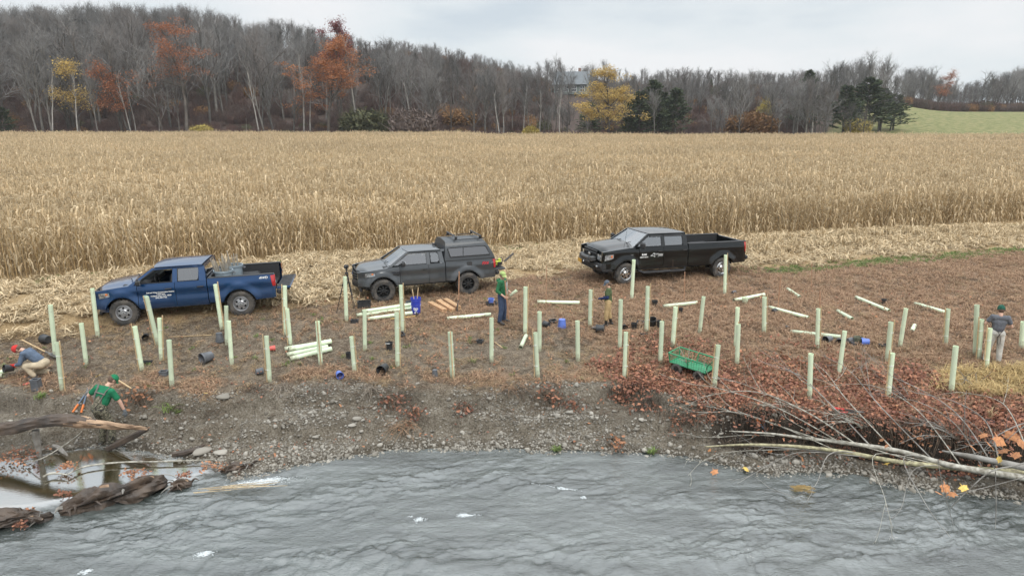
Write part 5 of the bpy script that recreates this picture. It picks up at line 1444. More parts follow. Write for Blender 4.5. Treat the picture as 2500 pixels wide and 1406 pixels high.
    if S['gate_open']:
        tg.box((xr - hgt / 2 - .02, 0, zi - .02), (hgt, by * 2 + .02, .07), (0, S.get('gate_tilt', 0.03), 0), .015); gt = tg.build('tailgate', P, o)
        b2 = MB(); b2.box((xr - hgt / 2 - .02, 0, zi + .02), (hgt - .06, by * 2 - .06, .012), (0, S.get('gate_tilt', 0.03), 0))
        for k in range(8): b2.box((xr - hgt / 2 - .02, -by + .14 + k * (2 * by - .28) / 7, zi + .03), (hgt - .12, .05, .014), (0, S.get('gate_tilt', 0.03), 0))
        b2.build('gate_liner', M_BLKP, gt)
    else:
        tg.box((xr + .03, 0, zi + hgt / 2), (.07, by * 2 + .06, hgt), None, .015); gt = tg.build('tailgate', P, o)
        b2 = MB(); b2.box((xr - .012, 0, rail - .16), (.03, .24, .08), None, .01); b2.build('handle', M_BLKP, gt)
    for s in (1, -1):
        b2 = MB(); z0, z1 = S['tail']; G = []
        for i in range(5):
            z = z0 + (z1 - z0) * i / 4; k = .012
            G.append([(xr - k, s * (yside(xr, z) - .13), z), (xr - k - .012, s * (yside(xr, z) - .02), z), (xr + .02, s * (yside(xr + .02, z) + k), z), (xr + S['taill'] * (.6 + .4 * i / 4), s * (yside(xr + .1, z) + k), z)])
        b2.grid(G, 0, s < 0); tl = b2.build('taillight', M_TAIL, o, 60)
        b3 = MB(); b3.box((xr - .026, s * (W - .13), z0 + (z1 - z0) * .32), (.012, .09, (z1 - z0) * .2)); b3.build('reverse_lamp', M_LAMP, tl)
    b2 = MB(); b2.box((xr - .10, 0, S['rb_z']), (.16, W * 1.86, .17), None, .04); b2.box((xr - .11, 0, S['rb_z'] + .09), (.13, W * 1.2, .02)); rb = b2.build('rear_bumper', S['rb_m'], o)
    b2 = MB(); b2.box((xr - .19, 0, S['rb_z'] - .12), (.22, .07, .07)); b2.build('tow_hitch', M_DARK, rb)
    # wheels
    for x in (0, wb):
        for s in (1, -1): wheel(o, x, s * (W - S['tw'] / 2 - .005 + S['poke']), s, r, S['tw'], S['rim_m'], S['rim'])
    T = Truck(); T.o, T.yside, T.S, T.xf, T.xr, T.W, T.zt, T.side_y = o, yside, S, xf, xr, W, zt, side_y
    return T
def place_truck(T, front, rear):
    """near side tyres touch the ground at the two photograph pixels"""
    f, b = at(*front), at(*rear); d = f - b; L = math.hypot(d.x, d.y); s = L / T.S['wb']
    ang = math.atan2(d.y, d.x)
    off = (T.W - T.S['tw'] / 2) * s; left = Vector((-math.sin(ang), math.cos(ang), 0))
    p = b - left * off
    # the far wheels' ground decides the roll
    zn = (f.z + b.z) / 2; q1, q2 = f - left * 2 * off, b - left * 2 * off; zf = (gz(q1.x, q1.y) + gz(q2.x, q2.y)) / 2
    roll = T.S.get('roll', 0.0)
    pitch = -math.atan2(f.z - b.z, L)
    T.o.location = (p.x, p.y, b.z - .025); T.o.rotation_euler = (roll, pitch, ang); T.o.scale = (s, s, s); T.s = s
    return s

COLORADO = dict(paint=paint('blue_truck_paint', (.006, .042, .125), flake=.5, dirty=.2), W=.94, wb=3.258, r=.385, tw=.26, fo=.82, ro=1.03, sill=.50, belt=1.19, rail=1.22, roof=1.665, cab_back=.88, split=1.77, door_front=2.80,
    hood_r=1.17, hood_f=1.04, cowl=2.95, crown=.055, bulge=.025, round=.20, nose=.16, flare=.055, A_base=2.96, A_top=2.30, C_top=.94, C_w=.10, roof_w=.71, bump_top=.74, bump_bot=.42, bump_out=.05, bump_wrap=.42, bump_m=None,
    grille=(.52, .80, 1.0), bars=4, grille_m=M_BLKP, emblem_m=mat('gold_emblem', (.55, .40, .1), .3, .8), head=(.84, .99), headlen=.36, arch_trim=False, arch_m=M_BLKP, handle_m=M_BLKP, bed_floor=.78, rail_m=M_BLKP, gate_open=True, tail=(.86, 1.19), taill=.10,
    rb_z=.66, rb_m=M_BLKP, rim_m=M_STEEL, rim='steel', poke=0.0, open_window=True, valance=True, blk_rocker=False)
COLORADO['bump_m'] = COLORADO['paint']
T1 = make_truck('pickup_truck', 'dark blue crew cab pickup with its tailgate down and stakes in its bed', COLORADO)
place_truck(T1, (311, 790), (594, 767))
def side_text(T, x, z, lines, size, m, lead=1.25, **k):
    for i, t in enumerate(lines):
        zz = z - i * size * lead; lettering(t, size, (x, T.yside(x, zz) + .006, zz), T.o, m, rot=(math.pi / 2, 0, math.pi), **k)
side_text(T1, 2.18, .93, ['Soil and Water Conservation District', '1 Park Lane', 'Highland, New York, 12528', '(845) 883-7162'], .050, M_WHITE, 1.1, bold=.0015)
_lg = MB(); _lg.ball((2.60, T1.yside(2.6, .82) + .004, .82), (.085, .006, .05), 14, 6); _lg.build('door_emblem', mat('emblem_green_white', (.35, .5, .45), .5, var=.5, scale=40), T1.o)
side_text(T1, 2.58, .70, ['www.ulsterswcd.org'], .026, M_WHITE)
side_text(T1, -.72, 1.13, ['4WD'], .11, M_WHITE, bold=.003, shear=.3)

RANGER = dict(paint=paint('charcoal_truck_paint', (.062, .067, .072)), W=.93, wb=3.226, r=.425, tw=.30, fo=.86, ro=1.13, sill=.60, belt=1.30, rail=1.32, roof=1.80, cab_back=.86, split=1.50, door_front=2.58, archgap=.10,
    hood_r=1.27, hood_f=1.13, cowl=2.90, crown=.06, bulge=.03, round=.24, nose=.20, flare=.075, A_base=2.92, A_top=2.22, C_top=.96, C_w=.09, roof_w=.69, bump_top=.80, bump_bot=.50, bump_out=.07, bump_wrap=.45, bump_m=M_BLKP,
    grille=(.48, .82, 1.10), bars=3, grille_m=M_BLKP, emblem_m=mat('dark_blue_emblem', (.03, .05, .12), .3), head=(.95, 1.09), headlen=.38, arch_trim=False, arch_m=M_BLKP, handle_m=M_BLKP, rear_handle=False, bed_floor=.88, rail_m=M_BLKP, gate_open=True, gate_tilt=.02, tail=(.97, 1.30), taill=.12,
    rb_z=.74, rb_m=M_BLKP, rim_m=M_RIMB, rim='spoke', poke=.06, small_rear=True, valance=True)
T2 = make_truck('pickup_truck', 'charcoal grey extended cab pickup with a bed cap, roof bars and black wheels', RANGER)
place_truck(T2, (935, 734), (1140, 715))
def ranger_extra(T):
    o, S = T.o, T.S; P = S['paint']; rail = S['rail']; x0, x1 = T.xr + .02, S['cab_back'] - .03
    zt = S['roof'] + .24; w0, w1 = T.W - .06, .66
    prof = [(w0, rail + .03), (w0 - .015, rail + .16), (w1 + .09, zt - .20), (w1, zt - .05), (w1 - .16, zt), (0, zt + .03)]
    prof = prof + [(-y, z) for y, z in prof[-2::-1]]
    st = []
    for x, k, dx in ((x1 + .04, .0, 0), (x1 - .10, 1, 0), (.2, 1, 0), (x0 + .30, 1, 0), (x0 + .02, .0, 0)):
        row = []
        for y, z in prof:
            t = (z - rail) / (zt - rail)
            xx = x
            if x == x1 + .04: xx = x1 + .04 - .10 * max(0, t) ** 2
            if x == x0 + .02: xx = x0 + .38 * t ** 1.4
            if x == x0 + .30: xx = x0 + .16 + .38 * t ** 1.4
            row.append((xx, y, z))
        st.append(row)
    c = MB(); c.grid(st, 0); c.poly(st[-1]); c.poly(st[0][::-1]); cap = c.build('bed_cap', paint('charcoal_cap_paint', (.062, .067, .072), flake=.0, dirty=.1, coat=.25, rough=.5), o, 40)
    for s in (1, -1):      # long dark side windows in two panes with a frame
        za, zb = rail + .17, zt - .22
        def yy(z): return (w0 - .015) + ((w1 + .09) - (w0 - .015)) * (z - rail - .16) / (zt - .20 - rail - .16) + .006
        fr = MB(); pts = [(x1 - .18, za), (x1 - .10, zb - .03), (x1 - .18, zb), (x0 + .42, zb), (x0 + .34, zb - .02), (x0 + .20, za)]
        v3 = [(x, s * yy(z), z) for x, z in pts]; fr.poly(v3); w = fr.build('window', M_TINT, cap)
        k = MB(); k.poly([(x, s * (yy(z) - .004), z) for x, z in pts]); k.build('window_backing', M_DARK, w)
        q = MB(); q.tube([(x, s * (yy(z) + .004), z) for x, z in pts] + [(pts[0][0], s * (yy(pts[0][1]) + .004), pts[0][1])], .020, 5, False); q.tube([(.15, s * (yy(za) + .004), za), (.12, s * (yy(zb) + .004), zb)], .012, 5); q.build('window_seal', M_BLKP, w)
    q = MB(); q.poly([(x1 - .065, -.5, zt - .16), (x1 - .065, .5, zt - .16), (x1 - .15, .46, zt - .03), (x1 - .15, -.46, zt - .03)]); q.build('front_window', M_TINT, cap)
    q = MB(); zz = (rail + zt) / 2 + .06; q.poly([(x0 + .10, -.52, rail + .14), (x0 + .10, .52, rail + .14), (x0 + .27, .46, zt - .12), (x0 + .27, -.46, zt - .12)]); q.build('rear_window', M_TINT, cap)
    rk = MB()
    for s in (1, -1): rk.box((-.18, s * .56, zt + .035), (1.25, .035, .03), None, .008)
    rk.build('roof_track', M_BLKP, cap)
    for x in (.34, -.62):
        b = MB(); b.box((x, 0, zt + .145), (.075, 1.36, .035), None, .012)
        for s in (1, -1): b.box((x, s * .56, zt + .09), (.11, .07, .09), None, .015, taper=.7)
        b.build('crossbar', M_BLKP, cap)
    side_text(T, -.70, 1.17, ['FX4'], .15, M_REDP, bold=.006, shear=.2)
    side_text(T, -.98, 1.17, ['OFF'], .06, M_GREYP)
    v = MB(); v.box((2.72, T.yside(2.72, 1.0) + .008, 1.02), (.26, .02, .09), (0, .05, 0), .02); vo = v.build('fender_vent', M_BLKP, o)
    f = MB(); f.box((-.08, T.yside(-.08, 1.17) + .006, 1.19), (.20, .012, .16), None, .03); f.build('fuel_door', P, o)
    m = MB(); m.box((S['wb'] + .52, T.yside(S['wb'] + .52, .98) * 1 + .0, .82), (.10, .02, .05), None, .01); m.build('side_marker', M_AMB, o)
    a = MB(); a.box((1.05, 0, S['roof'] + .05), (.16, .05, .07), None, .02, taper=.5); a.build('roof_antenna', M_BLKP, o)
ranger_extra(T2)

RAM = dict(paint=paint('black_truck_paint', (.002, .003, .0035), flake=.0, dirty=.10), W=1.0, wb=4.29, r=.405, tw=.27, fo=.95, ro=1.10, sill=.60, belt=1.38, rail=1.42, roof=1.87, cab_back=1.62, split=2.72, door_front=3.78, archgap=.10,
    hood_r=1.38, hood_f=1.24, cowl=3.94, crown=.07, bulge=.05, round=.10, nose=.10, flare=.045, A_base=3.96, A_top=3.30, C_top=1.68, C_w=.10, roof_w=.77, bump_top=.82, bump_bot=.52, bump_out=.13, bump_wrap=.40, bump_m=M_BLKP,
    grille=(.50, .86, 1.22), bars=2, grille_m=mat('black_gloss_grille', (.015, .016, .017), .2), emblem_m=M_CHR, head=(.93, 1.13), headlen=.34, arch_trim=False, arch_m=M_BLKP, handle_m=M_BLKP, bed_floor=.92, rail_m=M_BLKP, gate_open=False, tail=(1.02, 1.40), taill=.13,
    rb_z=.76, rb_m=M_BLKP, rim_m=M_CHR, rim='steel', poke=0.0, mirror_s=1.3, mirror_dx=.06, valance=False, groove=.6)
T3 = make_truck('pickup_truck', 'black crew cab long bed pickup with side steps and chrome wheels', RAM)
place_truck(T3, (1522, 692), (1755, 676))
def ram_extra(T):
    o, S = T.o, T.S
    for s in (1, -1):
        b = MB(); b.tube([(3.75, s * (T.W - .12), .52), (3.6, s * (T.W + .06), .44), (1.8, s * (T.W + .06), .44), (1.65, s * (T.W - .12), .52)], .05, 8); b.box((3.2, s * (T.W + .06), .49), (.4, .09, .015)); b.box((2.2, s * (T.W + .06), .49), (.4, .09, .015)); b.build('side_step', M_BLKP, o)
    w = MB(); xf = T.xf + .16
    w.box((xf, 0, .90), (.22, .70, .16), None, .03); w.tube([(xf + .06, -.28, .92), (xf + .06, .28, .92)], .085, 12); w.tube([(xf + .1, -.4, .82), (xf + .1, .4, .82)], .03, 8); w.box((xf, .42, .93), (.2, .2, .2), None, .04); w.box((xf, -.42, .93), (.2, .2, .2), None, .04); wn_ = w.build('winch', mat('winch_grey', (.07, .07, .07), .45, .3), o)
    h = MB(); h.tube([(xf + .13, -.04, .80), (xf + .17, 0, .74), (xf + .13, .04, .80)], .015, 6); h.build('hook', M_CHR, wn_)
    p = MB(); p.box((T.xf + .155, -.62, .68), (.012, .30, .15)); p.build('number_plate', mat('gold_plate', (.55, .30, .05), .5), o)
    p = MB(); p.tube([(T.xf - .9, .8, 1.28), (T.xf - .98, .82, 2.0)], .006, 4); p.build('aerial', M_BLKP, o)
    v = MB()
    for a, b in ((S['A_top'] - .05, S['split'] + .06), (S['split'] - .07, S['C_top'] + .16)):
        z = T.zt - .05; v.tube([(a, T.side_y(z) + .012, z), (b, T.side_y(z) + .012, z)], .022, 4)
    v.build('rain_guard', M_BLKP, o)
    side_text(T, 4.08, 1.11, ['HEMI'], .045, M_GREYP)
    side_text(T, 3.56, 1.10, ['RAM'], .10, M_WHITE, bold=.004)
    side_text(T, 3.56, 1.00, ['HEAVY DUTY'], .058, M_WHITE, bold=.002)
    # outline of New York State, drawn on the door
    ny = [(0,.35),(.10,.42),(.34,.44),(.40,.56),(.62,.86),(.84,.90),(.88,.60),(.86,.30),(.84,.10),(1.12,.16),(.82,.02),(.78,.12),(.66,.24),(0,.24)]
    L_ = MB(); pts = [(3.28 - x * .19, 1.0 + y * .16) for x, y in ny]; L_.tube([(x, T.yside(x, z) + .006, z) for x, z in pts] + [(pts[0][0], T.yside(*pts[0]) + .006, pts[0][1])], .006, 4, False); L_.build('state_outline', M_WHITE, o)
    side_text(T, 3.06, 1.11, ['NEW YORK'], .034, M_WHITE, bold=.001)
    side_text(T, 3.06, 1.075, ['STATE OF OPPORTUNITY'], .013, M_WHITE)
    b = MB(); b.box((2.955, T.yside(2.955, 1.06) + .006, 1.06), (.008, .003, .14)); b.build('divider_line', M_WHITE, o)
    side_text(T, 2.845, 1.10, ['Department of', 'Environmental', 'Conservation'], .030, M_WHITE, 1.05, bold=.001)
ram_extra(T3)
# ================================================================== TREE TUBES
def tubemat():
    m = mat('pale_green_plastic', (.74, .84, .62), .38, var=.06, scale=3, rand=.15)
    nt = m.node_tree; b = nt.nodes['Principled BSDF']; src = b.inputs['Base Color'].links[0].from_socket
    # mud splashed up from the foot of the tube, and a few smears
    t = nt.nodes.new('ShaderNodeTexCoord'); sx = nt.nodes.new('ShaderNodeSeparateXYZ'); nt.links.new(t.outputs['Object'], sx.inputs[0])
    n = nt.nodes.new('ShaderNodeTexNoise'); n.inputs['Scale'].default_value = 11; n.inputs['Detail'].default_value = 6; nt.links.new(t.outputs['Object'], n.inputs['Vector'])
    mr = nt.nodes.new('ShaderNodeMapRange'); mr.inputs['From Min'].default_value = .30; mr.inputs['From Max'].default_value = 0; mr.inputs['To Max'].default_value = .55; nt.links.new(sx.outputs['Z'], mr.inputs[0])
    ad = nt.nodes.new('ShaderNodeMath'); nt.links.new(mr.outputs[0], ad.inputs[0]); nt.links.new(n.outputs['Fac'], ad.inputs[1])
    st = nt.nodes.new('ShaderNodeMapRange'); st.inputs['From Min'].default_value = .62; st.inputs['From Max'].default_value = .95; st.inputs['To Max'].default_value = .7; nt.links.new(ad.outputs[0], st.inputs[0])
    mx = nt.nodes.new('ShaderNodeMix'); mx.data_type = 'RGBA'; nt.links.new(st.outputs[0], mx.inputs[0]); nt.links.new(src, mx.inputs[6]); mx.inputs[7].default_value = (.25, .20, .13, 1)
    nt.links.new(mx.outputs[2], b.inputs['Base Color'])
    tr = nt.nodes.new('ShaderNodeBsdfTranslucent'); nt.links.new(mx.outputs[2], tr.inputs['Color']); ms = nt.nodes.new('ShaderNodeMixShader'); ms.inputs[0].default_value = .2
    nt.links.new(b.outputs[0], ms.inputs[1]); nt.links.new(tr.outputs[0], ms.inputs[2]); nt.links.new(ms.outputs[0], nt.nodes['Material Output'].inputs['Surface'])
    return m
M_TUBE = tubemat()
M_WOOD = mat('stake_wood', (.56, .41, .24), .75, col2=(.43, .30, .16), scale=9, rand=.15)
M_WOODR = mat('reddish_stake_wood', (.40, .22, .13), .75, var=.15, scale=9)
M_TIE = mat('white_tie', (.75, .75, .72), .6)
def tube_shape(L, r=.062, n=14):
    b = MB(); b.lathe([(r * .9, .03), (r * .9, L), (r, L + .004), (r * 1.03, L - .012), (r, L - .03), (r, 0), (r * .9, .0), (r * .9, .03)], n); return b
def align(o, p, v):
    o.location = p; o.rotation_mode = 'XYZ'; o.rotation_euler = v.to_track_quat('Z', 'Y').to_euler()
def upright_tube(bx, by, tx, ty, stake, label, proud=.05):
    p = at(bx, by); q = above(tx, ty, p); q.y += random.gauss(0, .03); v = q - p; L = v.length
    o = thing('tree_tube', label, 'tree tube', p, group='pale green tree tubes standing over planted saplings'); align(o, p, v.normalized())
    tube_shape(L, .058 + ru(0, .009)).build('tube', M_TUBE, o, 40)
    if stake:
        # the stake stands on the chosen side as seen from the river; local axes come from the tilt
        inv = o.rotation_euler.to_matrix().inverted(); side = {'l': Vector((-1, -.15, 0)), 'r': Vector((1, -.15, 0)), 'f': Vector((.25, -1, 0)), 'b': Vector((.3, 1, 0))}[stake]
        w = inv @ side; w.z = 0; w = w.normalized() * .082; ang = math.atan2(w.y, w.x)
        s = MB(); h0 = L + proud * ru(.3, 1.8) - .02; s.box((w.x, w.y, h0 / 2), (.026, .030, h0 + .1), (ru(-.015, .015), ru(-.015, .015), ang), .004); s.build('stake', M_WOOD, o, 0)
        for f in (.28, .74):
            t = MB(); t.tube([(.066 * math.cos(a) + w.x * .25, .066 * math.sin(a) + w.y * .25, L * f + .01 * math.sin(a)) for a in np.linspace(0, 6.2832, 13)], .006, 5, False); t.box((w.x * .1 + .05 * math.cos(ang + 1.2), w.y * .1 + .05 * math.sin(ang + 1.2), L * f), (.03, .012, .05), (0, 0, ang), .003); t.build('tie', M_TIE, o, 0)
    return o
G_ = 'pale green tree tube '
for a in [
 (239,822,225,705,None,G_+'standing before the front bumper of the blue pickup'), (211,890,200,789,None,G_+'between the ribbed pot and the blue pickup'), (386,841,360,724,'l',G_+'tilted strongly against the door of the blue pickup'),
 (347,904,330,797,'l',G_+'with a stake before the front wheel, blue pickup'), (394,878,391,776,'r',G_+'beside the strongly tilted tube, stake on its far side'), (420,944,412,831,None,G_+'nearest the square grey pot at the bank'),
 (542,804,527,694,'r',G_+'against the rear door of the blue pickup'), (554,842,553,747,None,G_+'half hidden behind the tube beside the upright dark pot'), (566,889,558,784,None,G_+'beside the upright dark pot, hiding another tube'),
 (698,817,694,699,'l',G_+'below the lowered tailgate of the blue pickup'), (710,845,702,753,'l',G_+'just behind the tied bundle of lying tubes'), (659,933,649,822,'l',G_+'next to the small red pot'), (783,889,775,785,'f',G_+'with its stake facing the river, before the tied bundle'),
 (866,910,858,822,'r',G_+'with a parted stake between two rows, at the bank'), (891,856,890,757,None,G_+'at the end of the tubes tied with white string'), (846,784,842,676,None,G_+'beside the camera tripod'), (983,811,979,696,'r',G_+'standing close beside the blue buckets'),
 (971,896,969,763,'r',G_+'near the black pot with a white handle, tall and whitish'), (1105,922,1099,811,'f',G_+'alone near the gravel, stake facing the river'), (1200,883,1200,777,'b',G_+'below the man in the green hoodie'), (1282,816,1283,701,'r',G_+'beside the man in the green hoodie'),
 (1317,857,1317,760,None,G_+'close behind the tube with the tall stake'), (1313,922,1307,812,'l',G_+'with a tall stake at its side in front of another tube'), (1411,881,1410,784,None,G_+'below the woman with the cap, no stake seen'), (1440,799,1442,708,'r',G_+'beside the woman with the cap, stake parted from it'),
 (1513,853,1515,731,None,G_+'just past the woman with the cap, tall'), (1542,732,1547,634,None,G_+'in front of the front wheel of the black pickup'), (1524,923,1528,811,'r',G_+'at the dark root covered bank lip below the woman'), (1578,811,1582,700,'r',G_+'before the tilted black pots'), (1612,885,1617,786,'b',G_+'between the tilted black pots and the green cart'),
 (1642,846,1649,749,'r',G_+'under the lying tube with the thin red stake'), (1708,813,1717,724,None,G_+'leaning a little, behind the green cart'), (1769,720,1772,623,'r',G_+'in front of the rear wheel of the black pickup'), (1743,950,1753,843,'l',G_+'in front of the green garden cart'), (1796,849,1801,751,None,G_+'standing behind its near twin past the green cart'),
 (1799,890,1803,792,'b',G_+'in front of its twin past the green cart'), (1865,813,1866,725,'r',G_+'by the end of the lying tube with the small green pot'), (1995,850,1998,754,'r',G_+'crossing the long lying tube, beside a tall stake'), (2048,914,2065,810,None,G_+'leaning over the scattered grey pots'), (2166,882,2176,787,'r',G_+'with a stake beside the dark tray past the blue pot'),
 (2197,846,2211,753,None,G_+'leaning beside the short stub of tube'), (2308,843,2315,755,'l',G_+'at the end of the farthest slanting tube'), (2381,866,2388,746,None,G_+'rearmost of the three beside the man in pale waders'), (2389,877,2396,780,'l',G_+'middle one of the three beside the man in pale waders'), (2407,905,2417,802,'l',G_+'in front of the legs of the man in pale waders'),
 (2322,958,2335,846,None,G_+'on the bank lip below the golden grass'), (1976,973,1980,864,None,G_+'rising from deep red leaves above the overhanging bank'), (2168,973,2180,863,'l',G_+'with a stake, rising from brush above the fallen trunks'), (2493,850,2499,786,None,G_+'farthest along, past the man in pale waders'),
 (136,872,123,745,None,G_+'behind the red capped crouching person, beside a ribbed black pot'), (152,952,141,836,'r',G_+'beside the crouching person in the red knit cap'),
]: upright_tube(*a)

def lying_tube(x1, y1, x2, y2, label, r=.064, lift=0.0, string=False, name='tree_tube', stake=False):
    p, q = at(x1, y1), at(x2, y2); p.z += r + lift; q.z += r + lift; v = q - p
    o = thing(name, label, 'tree tube', p, group='pale green tree tubes lying on the ground'); align(o, p, v.normalized())
    tube_shape(v.length, r).build('tube', M_TUBE, o, 40)
    for f in ((.2, .85) if string else ()):
        t = MB(); t.tube([(r * 1.08 * math.cos(a), r * 1.08 * math.sin(a), v.length * f) for a in np.linspace(0, 6.2832, 13)], .008, 5, False); t.build('tie', M_TIE, o, 0)
    return o
L_ = 'pale green tree tube lying '
lying_tube(870,774,1004,757, L_+'behind another by the blue bucket, tied with white string', string=True); lying_tube(884,772,1006,754, L_+'on top of the two tubes by the blue bucket', lift=.10); lying_tube(897,783,1006,768, L_+'nearest of the three tubes by the blue bucket', string=True)
lying_tube(1091,782,1198,772, L_+'alone between the sawn lumber and the man with the shovel'); lying_tube(1311,741,1414,743, L_+'between the man and the woman, near a thin red stake'); lying_tube(1271,853,1284,824, L_+'pointing at the river beside a standing tube')
lying_tube(1618,752,1701,743, L_+'beneath the black pickup, crossed by a thin red stake'); lying_tube(1791,737,1865,723, L_+'beside the small pale green pot'); lying_tube(1922,709,1952,729, L_+'short, nearest to the green strip of grass'); lying_tube(1877,754,1973,780, L_+'on rusty grass below a tall thin stake')
lying_tube(1929,814,2051,827, L_+'long, behind the scattered grey pots'); lying_tube(2044,763,2080,783, L_+'short, in the middle of the rusty grass'); lying_tube(2088,729,2170,763, L_+'slanting, beside a small black pot on rusty grass'); lying_tube(2233,745,2309,767, L_+'slanting, its end touching a staked tube'); lying_tube(2225,814,2232,799, L_+'as a short stub beside a leaning tube')
for (a, lb) in [((695,858,797,842), 'back tube of the tied bundle'), ((706,866,809,846), 'top tube of the tied bundle'), ((708,882,809,857), 'front tube of the tied bundle'), ((700,872,800,852), 'hidden bottom tube of the tied bundle')]:
    lying_tube(*a, lb + ' lying near the small red pot', .075, lift=.10 if 'top' in lb else 0, string='hidden' not in lb)

# ================================================================== POTS, BUCKETS, TRAYS
M_POT = mat('black_pot_plastic', (.030, .031, .033), .45, var=.3, scale=6, bump=.1)
M_POTG = mat('grey_pot_plastic', (.10, .105, .115), .55, var=.25, scale=6)
M_POTB = mat('blue_pot_plastic', (.10, .17, .52), .45, var=.15, scale=5)
M_BKT = mat('deep_blue_bucket', (.028, .05, .40), .35, var=.1, scale=4)
M_POTR = mat('red_pot_plastic', (.55, .10, .08), .5, var=.15, scale=5)
M_SOIL = mat('potting_soil', (.05, .035, .025), .95, var=.4, scale=30, bump=.6)
def pot_shape(r, h, taper=.78, ribs=False):
    b = MB(); rt = r; rb = r * taper
    pr = [(rb * .02, 0), (rb, 0)] + ([(rb + (rt - rb) * k / 10 + (.004 if k % 2 else 0), h * k / 10) for k in range(1, 9)] if ribs else [(rb + (rt - rb) * .4, h * .4)]) + [(rt * .985, h * .86), (rt * 1.04, h * .87), (rt * 1.05, h), (rt * .97, h), (rt * .93, h * .85), (rb * .94, .012), (.001, .012)]
    b.lathe(pr, 20); return b
def pot(px, py, wpx, pose, label, m=M_POT, name='plant_pot', cat='plant pot', az=0.0, k=1.0, tilt=0.0, ribs=False, group='plant pots scattered on the planting ground', soil=False):
    p = at(px, py); r = wpx * mpp(p) / 2 * .95; h = 2 * r * .98 * k
    o = thing(name, label, cat, p, group=group)
    if pose == 'up': o.rotation_euler = (tilt, 0, az)
    elif pose == 'down': o.rotation_euler = (math.pi, 0, az); o.location.z += h
    else:
        d = Vector((math.cos(az), math.sin(az), -.05)); o.rotation_euler = d.to_track_quat('Z', 'Y').to_euler(); o.location = p + Vector((0, 0, r * .95)) - d * h * .5
    pot_shape(r, h, ribs=ribs).build('shell', m, o, 40)
    if soil: b = MB(); b.lathe([(.001, h * .8), (r * .93, h * .78)], 16); b.build('soil', M_SOIL, o)
    return o, r, h
PT = -math.pi / 2
pot(114,838,24,'lie','ribbed black pot lying beside a standing tube behind the crouching person', az=2.7, ribs=True); pot(357,829,17,'lie','black pot lying with its mouth to the river near the blue pickup', az=-1.2); pot(506,884,29,'lie','large dark grey pot lying on mud, mouth down the slope', M_POTG, az=-2.2)
pot(537,834,20,'down','dark pot standing upside down below the rear wheel of the blue pickup', M_POTG, k=1.2); pot(634,914,18,'lie','small grey pot lying by the bank lip beside a tube', M_POTG, az=.6); pot(665,856,14,'lie','small red pot lying by the tied bundle of tubes', M_POTR, az=.5)
pot(851,876,13,'up','black pot half hidden behind a tube with parted stake', k=1.4); pot(951,853,18,'up','black pot with a white wire handle on bare mud', k=1.1, az=.3); pot(936,911,26,'lie','big black pot lying with its open mouth to the river', az=PT - .3); pot(1062,918,16,'down','grey pot upside down above the gravel slope', M_POTG, k=1.1)
pot(829,922,19,'lie','blue pot lying with its mouth to the river above the gravel', M_POTB, az=-1.1); pot(1334,799,17,'lie','round black pot lying beside the blue pot', az=2.4); pot(1372,799,22,'down','blue pot upside down on the rusty grass below the woman', M_POTB); pot(1465,811,21,'lie','black pot lying at the boots of the woman', az=2.9, ribs=True)
pot(1525,804,14,'lie','small black pot with a pale inside beside a tall tube', az=PT, k=.7); pot(1548,802,15,'up','black pot standing upright between tubes past the woman'); pot(1594,797,22,'up','large black pot tilted against its neighbour', tilt=.35, k=1.1, az=-.6); pot(1611,803,18,'up','black pot standing under the tilted large pot', k=1.25); pot(1598,747,15,'up','black pot standing beside a tall tube below the black pickup')
pot(1661,764,12,'up','small black pot standing under the lying tube', k=1.1); pot(1791,718,10,'lie','tiny grey pot lying beyond the rear wheel of the black pickup', M_POTG, az=.4); pot(1889,766,14,'lie','dark pot lying beneath the slanting tube with the tall stake', az=.8); pot(1923,804,10,'lie','tiny dark pot at the red end of the long lying tube', az=2.0)
pot(2021,837,20,'lie','first dark grey pot in front of the long lying tube', M_POTG, az=-2.7); pot(2048,841,18,'lie','dark pot with its mouth to the river beside the leaning tube', az=PT - .4); pot(2074,838,16,'lie','grey pot behind the leaning tube', M_POTG, az=.4); pot(2111,842,19,'lie','blue pot lying next to the round olive pot', M_POTB, az=2.9)
pot(2094,838,22,'up','round olive and grey pot heap beside the blue pot', mat('olive_pot', (.12, .13, .09), .7, var=.4, scale=12), k=.8); pot(2157,742,13,'up','small black pot behind the slanting tube on rusty grass'); pot(1513,772,9,'up','small black pot standing behind the elbow of the woman')
pot(2415,1040,18,'up','black pot with a young plant on the leaf covered bank', soil=True, k=.9); pot(1818,741,16,'up','small square pale green pot under the end of a lying tube', M_TUBE)
p = at(2415, 1030); b = BL(); tuft(b, 16, .30, .012, .05, .5); o = thing('potted_seedling', 'young brown seedling growing in the black pot on the leafy bank', 'seedling', p + Vector((0, 0, .13))); c = bpy.data.objects.new('foliage', b.mesh('foliage', [M_TANG])); COL.objects.link(c); c.parent = o
# wire handle of the pot on bare mud and its like
def bucket(px, py, w, label, m, k=1.15, lip=True, name='bucket', lift=0.0, bail=True, y=None):
    p = at(px, py); r = w * mpp(p) / 2; h = 2 * r * k; p.z += lift
    o = thing(name, label, 'bucket', p, group='buckets by the pickups')
    b = MB(); b.lathe([(.001, 0), (r * .84, 0), (r * .96, h * .80), (r * 1.03, h * .81), (r * .98, h * .84), (r * 1.04, h * .90), (r * 1.0, h), (r * .94, h), (r * .80, .02), (.001, .02)], 24); b.build('shell', m, o, 40)
    if bail:
        t = MB(); t.tube([(r * 1.05 * math.cos(a), -r * .5 * math.sin(a) - .01, h * .86 - r * .75 * math.sin(a)) for a in np.linspace(0, math.pi, 11)], .006, 5); t.build('handle', M_CHR, o)
    return o, r, h
o, r, h = bucket(1016, 765, 24, 'lower blue bucket with white letters, two more nested in it', M_BKT, 1.15)
